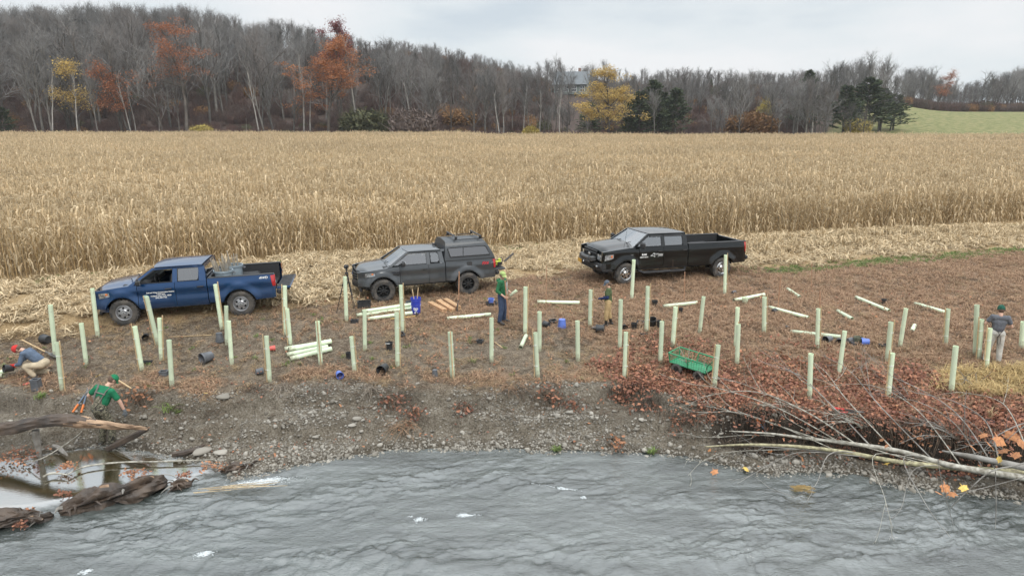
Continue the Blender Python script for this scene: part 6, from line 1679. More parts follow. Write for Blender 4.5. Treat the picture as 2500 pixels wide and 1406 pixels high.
for i, (t, z) in enumerate((('DO', .52), ('IT', .34), ('BEST', .17))): lettering(t, (.10, .09, .05)[i], (.02, -r * (.87 + .11 * z) - .008, h * z), o, M_WHITE, rot=(math.pi / 2 - .06, 0, 0), bold=.004)
bucket(1016, 765, 24.5, 'middle blue bucket of the nested stack by the charcoal pickup', M_BKT, .75, lift=h * .62, bail=False); bucket(1016, 765, 25, 'top blue bucket of the nested stack, tool handles standing in it', M_BKT, .60, lift=h * .90, bail=False)
bucket(1001, 752, 18, 'grey bucket standing behind the blue bucket stack', M_POTG, 1.0); bucket(1199, 743, 15, 'small blue bucket standing in a black tray behind the man with the shovel', M_POTB, .8, lift=.05)
for k, (dx, dz) in enumerate(((-.08, .62), (.07, .70))):
    p = at(1016, 765); s = MB(); s.tube([p + Vector((dx * .4, 0, .3)), p + Vector((dx * 1.4, .05, h + dz * .75))], .016, 8); tag(s.build('tool_handle', M_WOOD), ('shorter' if k == 0 else 'taller') + ' wooden tool handle standing in the blue buckets', 'tool handle')
def tray(px, py, wpx, dpx, h, az, label, m=M_POT, holes=True, pitch=0.0):
    p = at(px, py); k = mpp(p); w, d = wpx * k, dpx * k
    o = thing('plant_tray', label, 'tray', p + Vector((0, 0, .01)), rot=(pitch, 0, az), group='black plastic trays')
    b = MB(); b.box((0, 0, .008), (w * .92, d * .92, .016))
    for sx in (-1, 1): b.box((sx * w * .48, 0, h / 2), (.02, d, h)); b.box((0, sx * d * .48, h / 2), (w * .98, .02, h))
    b.box((0, d * .5, h), (w * 1.04, .03, .012)); b.box((0, -d * .5, h), (w * 1.04, .03, .012)); b.box((w * .5, 0, h + .001), (.03, d, .012)); b.box((-w * .5, 0, h + .001), (.03, d, .012)); b.build('shell', m, o, 0)
tray(890,751,30,22,.22,.1,'square black tub behind the lying tubes at the front wheel of the charcoal pickup'); tray(866,788,17,10,.10,0,'small dark tray behind a standing tube before the charcoal pickup'); tray(979,820,12,12,.10,.6,'dark square pot tipped behind the tall whitish tube', pitch=.5); tray(1172,837,14,12,.09,-.2,'small black tray alone on mud left of the pointing tube')
tray(1200,745,25,18,.10,.2,'black tray holding the small blue bucket'); tray(401,916,17,16,.12,.1,'square grey pot beside the tube at the bank', M_POTG); tray(360,886,22,8,.05,.15,'flat dark tray against a staked tube'); tray(91,952,17,16,.30,.05,'tall square dark pot in front of the crouching person', M_POTG); tray(1349,787,17,9,.08,.5,'black tray tipped beside the round black pot', pitch=.4)
tray(1564,790,16,9,.07,-.6,'black tray beside the tall tube past the woman', pitch=.4); tray(1572,820,16,9,.08,-.1,'black tray with cells on rusty grass in front of the tall tube'); tray(2156,846,18,12,.06,.0,'flat black tray under the staked tube past the blue pot'); tray(2086,843,10,12,.08,.4,'small grey tray in front of the round olive pot', M_POTG)
b = MB(); p = at(951, 853); b.tube([p + Vector((.10 * math.cos(a) - .02, -.10 * math.sin(a) - .02, .20 + .03 * math.sin(a))) for a in np.linspace(0, math.pi, 9)], .008, 5); tag(b.build('wire_handle', M_TIE), 'white wire handle hanging over the rim of the black pot on mud', 'handle')

# ================================================================== STAKES AND TOOLS
M_STEELD = mat('worn_tool_steel', (.16, .155, .15), .5, .6, var=.3, scale=12)
def stake_up(bx, by, tx, ty, label, m=M_WOODR, w=.030):
    p = at(bx, by); q = above(tx, ty, p); v = q - p
    o = MB(); o.box((0, 0, v.length / 2 - .05), (w, w * .8, v.length + .1), None, .003); o = o.build('stake', m, None, 0); align(o, p, v.normalized()); tag(o, label, 'stake', 'wooden stakes standing alone')
stake_up(1333,746,1334,647,'thin red brown stake standing beside the tube lying between the man and the woman'); stake_up(1670,742,1672,664,'thin red brown stake crossing the tube lying below the black pickup'); stake_up(1898,760,1907,670,'thin tall red brown stake over the slanting tube by a dark pot'); stake_up(1981,711,1982,642,'thinnest dark stake standing near the green strip of grass', w=.02); stake_up(2001,835,2002,710,'tall reddish stake behind the tube that crosses the long lying tube')
stake_up(1642,720,1643,634,'thin dry weed stalk standing before the side step of the black pickup', M_TWIG, .012)
def stick(x1, y1, x2, y2, label, r=.016, m=M_WOOD, name='stake', cat='stake', lift=.02, flat=False):
    p, q = at(x1, y1), at(x2, y2); p.z += lift; q.z += lift; v = q - p
    b = MB()
    if flat: b.box((0, 0, v.length / 2), (r * 2, r * 1.6, v.length), None, .003)
    else: b.tube([(0, 0, 0), (r * .6, 0, v.length * .5), (0, 0, v.length)], [r, r * .9, r * .7], 7)
    o = b.build(name, m, None, 0 if flat else 40); align(o, p, v.normalized()); return tag(o, label, cat)
stick(412,824,516,819,'stake lying on mud below the rear wheel of the blue pickup', .018, flat=True); stick(900,748,976,749,'dark long stake lying behind the tubes by the blue bucket', .02, M_WOODR, flat=True); stick(895,752,980,744,'pale stake lying crosswise behind the tubes by the blue bucket', .018, flat=True)
stick(0,905,30,899,'yellow stake lying above the tubes of the crouching person', .02, flat=True); stick(0,930,52,919,'yellow stake under the tubes of the crouching person', .02, flat=True); stick(22,873,48,872,'grey stake lying behind the crouching person', .02, M_WOODR, flat=True)
stick(1208,837,1226,850,'short pale stick lying beside a standing tube on mud', .018, flat=True); stick(1398,788,1437,776,'pale split stick lying beside the tube near the woman', .02); stick(1415,783,1432,791,'short pale chip lying near the boots of the woman', .02); stick(1325,712,1440,702,'long thin bent branch lying on the track between the pickups', .018, M_WOODR, 'branch', 'branch')
# sawn lumber, each bundle a stack of boards
def lumber(x1, y1, x2, y2, label, w=.19):
    p, q = at(x1, y1), at(x2, y2); v = q - p; L = v.length; o = thing('lumber_bundle', label, 'lumber', p, group='stacks of sawn stakes'); align(o, p, v.normalized())
    inv = o.rotation_euler.to_matrix().inverted(); up = inv @ Vector((0, 0, 1)); up.z = 0; up.normalize(); sd = Vector((0, 0, 1)).cross(up)
    ang = math.atan2(up.y, up.x)
    for i in range(4):
        for j in range(3):
            c = sd * ((i - 1.5) * w / 4) + up * (.03 + j * .052); b = MB(); b.box((c.x, c.y, L / 2 + ru(-.03, .03)), (.048, w / 4 - .006, L), (0, 0, ang), .003); b.build('board', M_LUM if (i + j) % 3 else M_WOOD, o, 0)
M_LUM = mat('fresh_lumber', (.58, .36, .20), .7, col2=(.46, .25, .13), scale=7, rand=.2)
lumber(1050,746,1086,765,'bundle of sawn stakes lying closest to the blue buckets'); lumber(1070,741,1106,764,'middle bundle of sawn reddish stakes'); lumber(1087,738,1120,758,'bundle of sawn stakes beside the upright shovel')
def shovel(base, top, label, name='shovel', blade=True, m=M_WOOD, flip=1, r=.018):
    v = top - base; L = v.length; o = thing(name, label, 'shovel', base); align(o, base, v.normalized())
    b = MB(); b.tube([(0, 0, .22), (0, 0, L)], [r * 1.05, r], 8); b.build('shaft', m, o)
    if blade:
        b = MB(); G = []
        for i in range(7):
            t = i / 6; w = .115 * (1 if t > .35 else math.sin(math.pi * .5 * (.25 + t / .35 * .75))); G.append([(w * u, .035 * u * u + .02 * t, .30 * t - .05) for u in (-1, -.5, 0, .5, 1)])
        b.grid(G); G2 = np.array(G); G2[:, :, 1] += .008; b.grid(G2, 0, True); b.tube([(0, .02, .2), (0, .0, .42)], [.024, .021], 8); b.build('blade', M_STEELD, o, 60)
    return o
p = at(1119, 760); shovel(p + Vector((0, 0, .0)), above(1121, 663, p), 'shovel standing upright beside the sawn lumber with its blade in the ground', m=M_WOODR)
p, q = at(1447, 806), at(1556, 812); shovel(p + Vector((0, 0, .06)), q + Vector((0, 0, .05)), 'shovel lying under the black pot at the boots of the woman', m=M_WOODR)
p, q = at(140, 877), at(52, 829) + Vector((0, 0, .0)); shovel(p + Vector((0, 0, .05)), at_y(53, 829, p.y + .25), 'shovel leaning behind the crouching person, blade on the ground')
p, q = at(64, 940), at(97, 924)
o = thing('hand_trowel', 'small red headed trowel lying at the feet of the crouching person', 'trowel', p + Vector((0, 0, .03))); align(o, p + Vector((0, 0, .03)), (q - p).normalized())
b = MB(); b.box((0, 0, .02), (.11, .05, .16), None, .02, taper=.8); b.build('head', M_POTR, o); b = MB(); b.tube([(0, 0, .1), (0, 0, (q - p).length)], .014, 7); b.build('handle', M_BLKP, o)
# mattock on the ground by the tubes
p, q = at(953, 781), at(1019, 774); o = thing('mattock', 'mattock with a yellow handle lying in front of the tubes by the blue bucket', 'mattock', p); align(o, p + Vector((0, 0, .04)), (q - p).normalized()); L = (q - p).length
b = MB(); b.tube([(0, 0, 0), (0, 0, L)], [.017, .022], 8); b.build('handle', mat('yellow_wood', (.60, .40, .12), .6), o); b = MB(); b.box((0, 0, L - .03), (.05, .40, .06), (0, 0, .4), .015, taper=.7); b.build('head', M_STEELD, o)
# loppers
def loppers(head, g1, g2, label, grip, shaft):
    o = thing('loppers', label, 'loppers', head)
    for g in (g1, g2):
        d = g - head; b = MB(); b.tube([d * .22, d * .62], .020, 8); a = b.build('arm', shaft, o); b = MB(); b.tube([d * .62, d * .68, d], [.022, .028, .026], 8); b.build('grip', grip, o)
    for g, s in ((g1, 1), (g2, -1)):
        d = (g - head) * -.16; b = MB(); b.tube([(g - head) * .24, (g - head) * .04, d * .6 + Vector((.03 * s, 0, 0)), d + Vector((.0, 0, 0))], [.026, .030, .022, .006], 6, flat=.5); b.build('jaw', M_STEELD, o)
M_ORG = mat('orange_grip', (.70, .20, .05), .5); M_BLUEG = mat('blue_grey_tube', (.16, .21, .28), .4, .3); M_REDG2 = mat('red_grip', (.60, .05, .04), .5)
p = at(216, 966); loppers(p + Vector((0, 0, .15)), at(178, 1010) + Vector((0, 0, .05)), at(199, 1011) + Vector((0, 0, .05)), 'loppers with orange grips stuck open in the mud behind the man in waders', M_ORG, M_BLUEG)
p = at(1868, 1066); loppers(p + Vector((0, 0, .15)), at_y(1847, 1022, p.y + .1), at_y(1863, 1020, p.y + .14), 'orange gripped loppers leaning on the overhanging bank behind the fallen trunk', M_ORG, M_BLUEG)
p = at(2100, 1014); loppers(p + Vector((0, 0, .10)), at(2035, 1010) + Vector((0, 0, .16)), at(2048, 1018) + Vector((0, 0, .12)), 'red gripped loppers lying on brush above the fallen trunks', M_REDG2, M_BLKP)
# tripod
p = at(852, 762); top = above(853, 668, p); o = thing('camera_tripod', 'black camera tripod standing at the front corner of the charcoal pickup', 'tripod', p); H = top.z - p.z
for k in range(3):
    a = math.radians((200, 320, 80)[k]); e = Vector((math.cos(a) * .42, math.sin(a) * .42, 0)); e.z = gz(p.x + e.x, p.y + e.y) - p.z; tp = Vector((math.cos(a) * .05, math.sin(a) * .05, H)); md = tp.lerp(e, .5)
    b = MB(); b.tube([tp, md], .017, 8); b.tube([md, e], .011, 8); b.ball(e, .02); b.box(md, (.05, .05, .05), None, .01); b.build('leg', M_BLKP, o)
b = MB(); b.tube([(0, 0, H * .72), (0, 0, H + .10)], .018, 8); b.lathe([(.001, H), (.06, H), (.06, H + .04), (.001, H + .04)], 12); b.build('centre_column', M_BLKP, o)
b = MB(); b.ball((0, 0, H + .14), .04); b.box((0, 0, H + .19), (.10, .08, .02), None, .005); b.tube([(0, 0, H + .15), (.22, -.12, H + .06)], .009, 6); b.build('head', M_BLKP, o)
b = MB(); b.box((0, 0, H + .25), (.15, .09, .10), None, .015); b.tube([(0, -.04, H + .25), (-.02, -.15, H + .25)], .035, 12); oc = b.build('camera_body', M_BLKP, None); tag(oc, 'small black camera mounted on the tripod by the charcoal pickup', 'camera'); oc.name = 'mounted_camera'; oc.location = p
# chainsaw on the charcoal pickup's tailgate
def chainsaw():
    T = T2; M = T.o.matrix_basis
    bpy.context.view_layer.update()
    W_ = T.o.matrix_world; pos = W_ @ Vector((T.xr - .24, .50, T.S['bed_floor'] + .05))
    o = thing('chainsaw', 'yellow green and black chainsaw resting on the tailgate of the charcoal pickup', 'chainsaw', pos, R(20))
    my = mat('yellow_green_plastic', (.45, .52, .06), .45)
    b = MB(); b.box((0, 0, .12), (.26, .20, .20), None, .04); b.box((.06, 0, .25), (.12, .15, .08), None, .03); b.build('engine', my, o); b = MB(); b.box((.03, -.11, .11), (.18, .03, .13), None, .01); b.box((-.1, 0, .02), (.2, .18, .04)); b.build('cover', M_BLKP, o)
    b = MB(); b.tube([(.12, -.10, .10), (.16, -.12, .26), (.14, 0, .34), (.14, .11, .26), (.10, .11, .1)], .014, 7); b.tube([(.0, 0, .24), (-.16, 0, .26), (-.26, 0, .16), (-.2, 0, .05)], .018, 7); b.build('handle', M_BLKP, o)
    b = MB(); b.box((.42, -.05, .30), (.46, .012, .08), (0, -.65, 0), .004); b.ball((.60, -.05, .44), (.05, .007, .045)); b.build('guide_bar', M_STEELD, o)
chainsaw()
# bins of stakes in the blue pickup's bed
def bed_bins():
    T = T1; bpy.context.view_layer.update(); W_ = T.o.matrix_world; s = T.s
    Mg = mat('galvanised_tub', (.30, .36, .40), .45, .3, var=.25, scale=5)
    for k, (x, y, lb) in enumerate(((.50, .42, 'grey blue tub in the bed of the blue pickup, nearest its cab'), (.34, -.30, 'second grey tub standing behind the other in the blue pickup bed'))):
        pos = W_ @ Vector((x, y, T.S['bed_floor'] + .015)); o = thing('tub', lb, 'tub', pos, T.o.rotation_euler.z, 'tubs in the blue pickup bed', scale=s)
        b = MB(); r = .27; h = .56; b.lathe([(.001, 0), (r * .85, 0), (r * .97, h * .9), (r * 1.06, h * .9), (r * 1.07, h), (r * .98, h), (r * .82, .02), (.001, .02)], 26); b.build('shell', Mg, o)
        for sg in (-1, 1): b = MB(); b.tube([(sg * r * .99, -.07, h * .86), (sg * (r + .07), -.06, h * .82), (sg * (r + .07), .06, h * .82), (sg * r * .99, .07, h * .86)], .014, 6); b.build('handle', M_POTG, o)
        n = 26 if k == 0 else 20
        for i in range(n):
            a = rr() * 6.28; q = math.sqrt(rr()) * r * .62; bx, by = q * math.cos(a), q * math.sin(a)
            ln = Vector((.10 + bx * .7 + ru(-.08, .08), by * .7 + ru(-.08, .08), 0)); hh = ru(.72, 1.06); w = W_.to_3x3()
            st = MB(); st.box((0, 0, hh / 2), (.022, .022, hh), None, .002); so = st.build('stake', M_GSTK, None, 0); d = (W_.to_3x3() @ Vector((ln.x, ln.y, 1))).normalized(); align(so, pos + (W_.to_3x3() @ Vector((bx, by, .03))), d)
            tag(so, 'thin grey stake standing in the %s tub of the blue pickup bed' % ('near' if k == 0 else 'rear'), 'stake', 'grey stakes in the %s tub' % ('near' if k == 0 else 'rear'))
M_GSTK = mat('weathered_stake', (.30, .265, .215), .85, var=.25, scale=10, rand=.25)
bed_bins()

# ================================================================== GREEN GARDEN CART
def cart():
    M_GRN = mat('green_painted_mesh', (.03, .23, .105), .45, var=.15, scale=8)
    f, b_ = at(1706, 930), at(1653, 912)      # near wheels' contact points: front (towards the handle) and back
    d = f - b_; L = math.hypot(d.x, d.y); ang = math.atan2(d.y, d.x); 
    o = thing('garden_cart', 'green wire mesh garden cart on black wheels with branches in it', 'garden cart', b_, ang); o.rotation_euler = (0, -math.atan2(d.z, L), ang)
    wr = .155; x0, x1 = -.24, L + .18; y0, y1 = -.04, .52; z0, z1 = .30, .57
    def P3(x, y, z): return Vector((x, y, z))
    fr = MB()
    for z in (z0, z1):
        k = .0 if z == z0 else .05
        fr.tube([P3(x0 - k, y0 - k, z), P3(x1 + k, y0 - k, z), P3(x1 + k, y1 + k, z), P3(x0 - k, y1 + k, z), P3(x0 - k, y0 - k, z)], .022, 6)
    for x in (x0, (x0 + x1) / 2, x1):
        for y in (y0, y1): k = .05; fr.tube([P3(x, y, z0), P3(x + (k if x == x1 else -k if x == x0 else 0), y + (k if y == y1 else -k), z1)], .018, 6)
    fr.build('frame', M_GRN, o)
    def side(pa, pb, ua, ub, nv, nh, nm):
        m = MB()
        for i in range(1, nv): t = i / nv; m.tube([pa.lerp(pb, t), ua.lerp(ub, t)], .0036, 4)
        for j in range(1, nh): t = j / nh; m.tube([pa.lerp(ua, t), pb.lerp(ub, t)], .0036, 4)
        m.build(nm, M_GRN, o, 0)
    c = [P3(x0, y0, z0), P3(x1, y0, z0), P3(x1, y1, z0), P3(x0, y1, z0)]; u = [P3(x0 - .05, y0 - .05, z1), P3(x1 + .05, y0 - .05, z1), P3(x1 + .05, y1 + .05, z1), P3(x0 - .05, y1 + .05, z1)]
    for i, n in enumerate((15, 8, 15, 8)): side(c[i], c[(i + 1) % 4], u[i], u[(i + 1) % 4], n, 4, 'mesh_panel')
    m = MB(); m.box(((x0 + x1) / 2, (y0 + y1) / 2, z0 - .01), (x1 - x0, y1 - y0, .012)); m.build('tray', M_GRN, o, 0)
    ax = MB()
    for x in (0, L): ax.tube([P3(x, -.05, wr), P3(x, .54, wr)], .015, 6); ax.tube([P3(x - .1, .1, z0), P3(x, .1, wr), P3(x + .1, .1, z0)], .014, 6); ax.tube([P3(x - .1, .45, z0), P3(x, .45, wr), P3(x + .1, .45, z0)], .014, 6)
    ax.build('axle', M_DARK, o)
    for x in (0, L):
        for y in (-.07, .55):
            w = bpy.data.objects.new('wheel', None); COL.objects.link(w); w.parent = o; w.location = (x, y, wr); w.rotation_euler = (math.pi / 2, 0, 0)
            t = MB(); t.lathe([(wr * .5, -.035), (wr * .8, -.05), (wr * .97, -.035), (wr, 0), (wr * .97, .035), (wr * .8, .05), (wr * .5, .035), (wr * .5, -.035)], 24)
            for k in range(14): a = 6.2832 * k / 14; t.box((math.cos(a) * wr, math.sin(a) * wr, 0), (.014, .03, .07), (0, 0, a))
            t.build('tyre', M_TYRE, w); t = MB(); t.lathe([(.001, .03), (.02, .045), (.03, .02), (wr * .5, .03), (wr * .5, -.03), (.03, -.02), (.001, -.03)], 18); t.build('rim', M_RIMB, w)
    h = MB(); tip = at(1822, 941); bpy.context.view_layer.update(); tl = o.matrix_world.inverted() @ tip
    h.tube([P3(L + .05, .28, wr + .05), P3(L + .3, .26, wr), tl + Vector((0, 0, .05))], .014, 6); h.tube([tl + Vector((-.02, -.09, .05)), tl + Vector((.02, .09, .05))], .014, 6); h.build('pull_handle', M_BLKP, o)
    for k in range(9):
        p = o.matrix_world @ P3(ru(x0 + .1, x1 - .4), ru(y0 + .1, y1 - .1), z0 + .05); q = o.matrix_world @ P3(ru(x0 - .3, x1 - .1), ru(y0, y1), z1 + ru(-.05, .35)) if k < 4 else p + Vector((ru(-.4, .6), ru(-.2, .2), ru(.05, .25)))
        b = MB(); b.tube([p, p.lerp(q, .5) + Vector((0, 0, .03)), q], [.014, .011, .006], 5); tag(b.build('branch', M_WOODR if k % 2 else M_GSTK), 'cut branch lying in the green garden cart', 'branch', 'cut branches in the green cart')
cart()
# ================================================================== PEOPLE
M_SKIN = mat('skin', (.56, .34, .25), .55, var=.06, scale=10)
def cap_seg(b, p0, p1, r0, r1, n=10):
    """tapered capsule"""
    p0, p1 = Vector(p0), Vector(p1); v = p1 - p0; L = v.length
    if L < 1e-5: b.ball(p0, r0, n, 7); return
    q = v.to_track_quat('Z', 'Y').to_matrix().to_4x4(); M = Matrix.Translation(p0) @ q
    pr = [(max(1e-4, r0 * math.sin(a)), -r0 * math.cos(a)) for a in np.linspace(0, math.pi / 2, 4)] + [(max(1e-4, r1 * math.cos(a)), L + r1 * math.sin(a)) for a in np.linspace(0, math.pi / 2, 4)]
    b.lathe(pr, n, M)
def solid(segs, balls, vox, name, m, parent, smooth=3):
    b = MB()
    for s in segs: cap_seg(b, *s)
    for c, r, *rest in balls: b.ball(c, r, 12, 9, rest[0] if rest else None)
    o = b.build(name, m, None, 0)
    md = o.modifiers.new('r', 'REMESH'); md.mode = 'VOXEL'; md.voxel_size = vox
    if smooth: sm = o.modifiers.new('s', 'SMOOTH'); sm.iterations = smooth; sm.factor = .5
    dg = bpy.context.evaluated_depsgraph_get(); me = bpy.data.meshes.new_from_object(o.evaluated_get(dg))
    old = o.data; o.modifiers.clear(); o.data = me; bpy.data.meshes.remove(old)
    me.materials.clear(); [me.materials.append(x) for x in (m if isinstance(m, (list, tuple)) else [m])]; me.shade_smooth(); me.name = name
    o.parent = parent; return o
def hand(wrist, fwd, palm, side, curl=.6, r=.0095, grow=0.0):
    """segments of a palm, four unequal bent fingers and a thumb leaving the side of the palm"""
    f = Vector(fwd).normalized(); n = Vector(palm); n = (n - f * n.dot(f)).normalized(); s = f.cross(n) * side; w = Vector(wrist); S_ = []
    g = grow
    for k in range(4):
        o = s * (.030 - .020 * k); S_.append((w + f * .015 + o * .7, w + f * .085 + o, .016 + g, .013 + g))
        L = (.070, .080, .074, .056)[k]; p = w + f * .088 + o; d = f.copy()
        for j, fr in enumerate((.42, .33, .25)):
            d = (d * math.cos(curl * .75) + n * math.sin(curl * .75)).normalized() if j or curl > .2 else d
            n2 = n; q = p + d * L * fr; S_.append((p, q, r + g, r * .92 + g)); p = q; n = (n - d * n.dot(d)).normalized() if False else n
    t0 = w + f * .025 + s * .030; t1 = t0 + (s * .75 + f * .6 + n * .35).normalized() * .042; t2 = t1 + (f * .85 + n * .5 + s * .1).normalized() * .032
    S_ += [(w + f * .01 + s * .01, t0, .017 + g, .015 + g), (t0, t1, .0125 + g, .011 + g), (t1, t2, .011 + g, .009 + g)]
    return S_
def make_person(label, J, C, loc, rz, scale=1.0):
    """J: joints in the figure's own frame (x right, y forward, z up); C: clothing"""
    o = thing('person', label, 'person', loc, rz, scale=scale)
    J = {k: Vector(v) for k, v in J.items()}
    pel, che, nek, hd = J['pelvis'], J['chest'], J['neck'], J['head']
    hf = Vector(J.get('face', (0, 1, 0))).normalized(); hu = (hd - nek).normalized(); hs = hf.cross(hu).normalized(); hf = hu.cross(hs).normalized()
    HM = Matrix((hs, hf, hu)).transposed().to_4x4()
    sl, sr = J['shoulder_l'], J['shoulder_r']; ax = (sr - sl).normalized()
    wa = C.get('waist', 1.0)
    segs = [(pel - ax * .07, pel + ax * .07, .115, .115), (pel, pel.lerp(che, .5), .115 * wa, .118), (pel.lerp(che, .45) - ax * .03, che - ax * .05, .11 * wa, .115), (pel.lerp(che, .45) + ax * .03, che + ax * .05, .11 * wa, .115), (che - ax * .08, che + ax * .08, .108, .108), (sl * .85 + che * .15, sr * .85 + che * .15, .075, .075), (che, nek, .085, .058), (nek, hd - hu * .05, .056, .054)]
    arms, legs, hands, feet = [], [], [], []
    for s in 'lr':
        S0, E, Wr = J['shoulder_' + s], J['elbow_' + s], J['wrist_' + s]; arms += [(che.lerp(S0, .6), S0, .075, .060), (S0, E, .056, .043), (E, E.lerp(Wr, .35), .044, .041), (E.lerp(Wr, .35), Wr, .041, .028)]
        Hp, K, A, T = J['hip_' + s], J['knee_' + s], J['ankle_' + s], J['toe_' + s]; legs += [(pel.lerp(Hp, .6), Hp, .11, .095), (Hp, K, .090, .060), (K, K.lerp(A, .35), .060, .057), (K.lerp(A, .35), A, .057, .038)]
        feet += [(A, T, .042, .032), (A + (A - T).normalized() * .05 + Vector((0, 0, -.03)), T, .036, .034)]
        hd_dir = J.get('hand_' + s, (Wr - E)); hands += hand(Wr, hd_dir, J.get('palm_' + s, (0, .3, -1)), 1 if s == 'l' else -1, C.get('curl', .6))
    ears = [(hd + hs * k * .078 - hf * .005, (.012, .022, .032), HM) for k in (-1, 1)]
    balls = [(hd + hu * .015, (.078, .097, .115), HM), (hd - hu * .06 + hf * .03, (.058, .066, .060), HM), (hd + hf * .098 - hu * .022, (.014, .020, .026), HM), (hd + hf * .082 - hu * .058, (.028, .014, .010), HM)] + ears
    solid(segs + arms + legs + feet + hands, balls, .0105, 'body', M_SKIN, o)
    for k in (-1, 1):
        b = MB(); b.ball(hd + hf * .088 + hs * k * .032 + hu * .012, (.013, .009, .009), 8, 6, HM); b.build('eye', mat('eye_dark', (.05, .04, .035), .3), o)
    g = .014
    # trousers
    if C.get('trousers'):
        bb = C.get('bib', 0)
        ts = [(pel - ax * .07, pel + ax * .07, .118 + g, .118 + g), (pel, pel.lerp(che, C.get('rise', .35)), .122 + g + bb, .118 * wa + g + bb)]
        for s in 'lr':
            Hp, K, A = J['hip_' + s], J['knee_' + s], J['ankle_' + s]; e = C.get('leg_end', .93); ts += [(pel.lerp(Hp, .6), Hp, .118 + g, .102 + g), (Hp, K, .098 + g, .074 + g), (K, K.lerp(A, min(e, .45)), .073 + g, .066 + g), (K.lerp(A, min(e, .45)), K.lerp(A, e), .066 + g, .058 + g)]
        solid(ts, [], .015, 'trousers', C['trousers'], o, 2)
    if C.get('shirt'):
        k = g + .008
        ts = [(pel.lerp(che, .25) , pel.lerp(che, .5), .120 * wa + k, .120 + k), (pel.lerp(che, .45) - ax * .03, che - ax * .05, .112 * wa + k, .115 + k), (pel.lerp(che, .45) + ax * .03, che + ax * .05, .112 * wa + k, .115 + k), (che - ax * .08, che + ax * .08, .108 + k, .108 + k), (sl * .85 + che * .15, sr * .85 + che * .15, .078 + k * .6, .078 + k * .6), (che, che.lerp(nek, .72), .088 + k, .060 + k * .6)]
        if C.get('hem'): ts.append((pel, pel.lerp(che, .4), .128 + k, .120 + k))
        for s in 'lr':
            S0, E, Wr = J['shoulder_' + s], J['elbow_' + s], J['wrist_' + s]; e = C.get('sleeve', .55); ts += [(che.lerp(S0, .6), S0, .078 + k * .6, .064 + k * .7)]
            if e <= 1: ts.append((S0, S0.lerp(E, e), .062 + k * .6, .056 + k * .7))
            else: ts += [(S0, E, .062 + k * .5, .050 + k * .5), (E, E.lerp(Wr, e - 1), .050 + k * .5, .040 + k * .4)]
        solid(ts, [], .014, 'shirt', C['shirt'], o, 2)
    if C.get('sleeves2'):
        ts = []
        for s in 'lr': S0, E, Wr = J['shoulder_' + s], J['elbow_' + s], J['wrist_' + s]; ts = [(S0.lerp(E, .6), E, .052 + .01, .050 + .008), (E, Wr, .050 + .008, .036 + .006)]; solid(ts, [], .012, 'sleeve_cover', C['sleeves2'], o, 1)
    if C.get('gloves'):
        for s in C.get('glove_hands', 'lr'):
            E, Wr = J['elbow_' + s], J['wrist_' + s]; solid([(Wr - (Wr - E).normalized() * .05, Wr, .037, .034)] + hand(Wr, J.get('hand_' + s, (Wr - E)), J.get('palm_' + s, (0, .3, -1)), 1 if s == 'l' else -1, C.get('curl', .6), grow=.004), [], .0085, 'glove', C['gloves'], o, 1)
    if C.get('boots'):
        for s in 'lr':
            K, A, T = J['knee_' + s], J['ankle_' + s], J['toe_' + s]; hgt = C.get('boot_h', .25)
            solid([(A.lerp(K, hgt), A, .066 if hgt > .4 else .055, .052), (A, T, .054, .044), (A + (A - T).normalized() * .06 + Vector((0, 0, -.035)), T + Vector((0, 0, -.005)), .042, .040)], [], .012, 'boot', C['boots'], o, 1)
    if C.get('hair'):
        b = MB(); b.ball(hd + hu * .02 - hf * .018, (.086, .098, .112), 14, 10, HM); b.build('hair', C['hair'], o)
    if C.get('beard'):
        b = MB(); b.ball(hd - hu * .085 + hf * .045, (.058, .055, .052), 12, 8, HM); b.build('beard', C['beard'], o)
    if C.get('cap'):
        b = MB(); pr = [(.104 * math.cos(a), .100 * math.sin(a)) for a in np.linspace(0, 1.5, 8)]
        b.lathe([(.098, -.012)] + pr, 22, Matrix.Translation(hd + hu * .045) @ HM @ Matrix.Diagonal((.90, 1.05, 1.0, 1))); ball = b.build('cap', C['cap'], o, 60)
        q = MB(); cf = -1 if C.get('backward') else 1; G = []
        for i in range(6):
            t = i / 5; G.append([tuple(hd + hu * (.040 - .030 * t * t - .02 * u * u) + hs * (.088 * u * (1 - .12 * t)) + hf * cf * (.080 * (1 - .55 * u * u) + .085 * t * (1 - .35 * u * u))) for u in np.linspace(-1, 1, 9)])
        q.grid(G); G2 = np.array(G) - np.array(hu) * .006; q.grid(G2, 0, True); q.build('brim', C.get('brim', C['cap']), ball, 60)
        q = MB(); q.ball(hd + hu * .146, .009, 8, 5); q.build('button', C['cap'], ball)
    if C.get('beanie'):
        b = MB(); pr = [(.108, -.025), (.113, -.02), (.113, .028), (.106, .032)] + [(.105 * math.cos(a), .032 + .105 * math.sin(a)) for a in np.linspace(.1, 1.52, 8)]
        b.lathe(pr, 24, Matrix.Translation(hd + hu * .035) @ HM @ Matrix.Diagonal((.90, 1.03, 1.0, 1))); b.build('knit_cap', C['beanie'], o, 50)
    return o, J, HM
def fab(name, c, var=.18, sc=7, c2=None): return mat(name, c, .9, var=var, scale=sc, col2=c2, bump=.5, bscale=25, spec=.2)
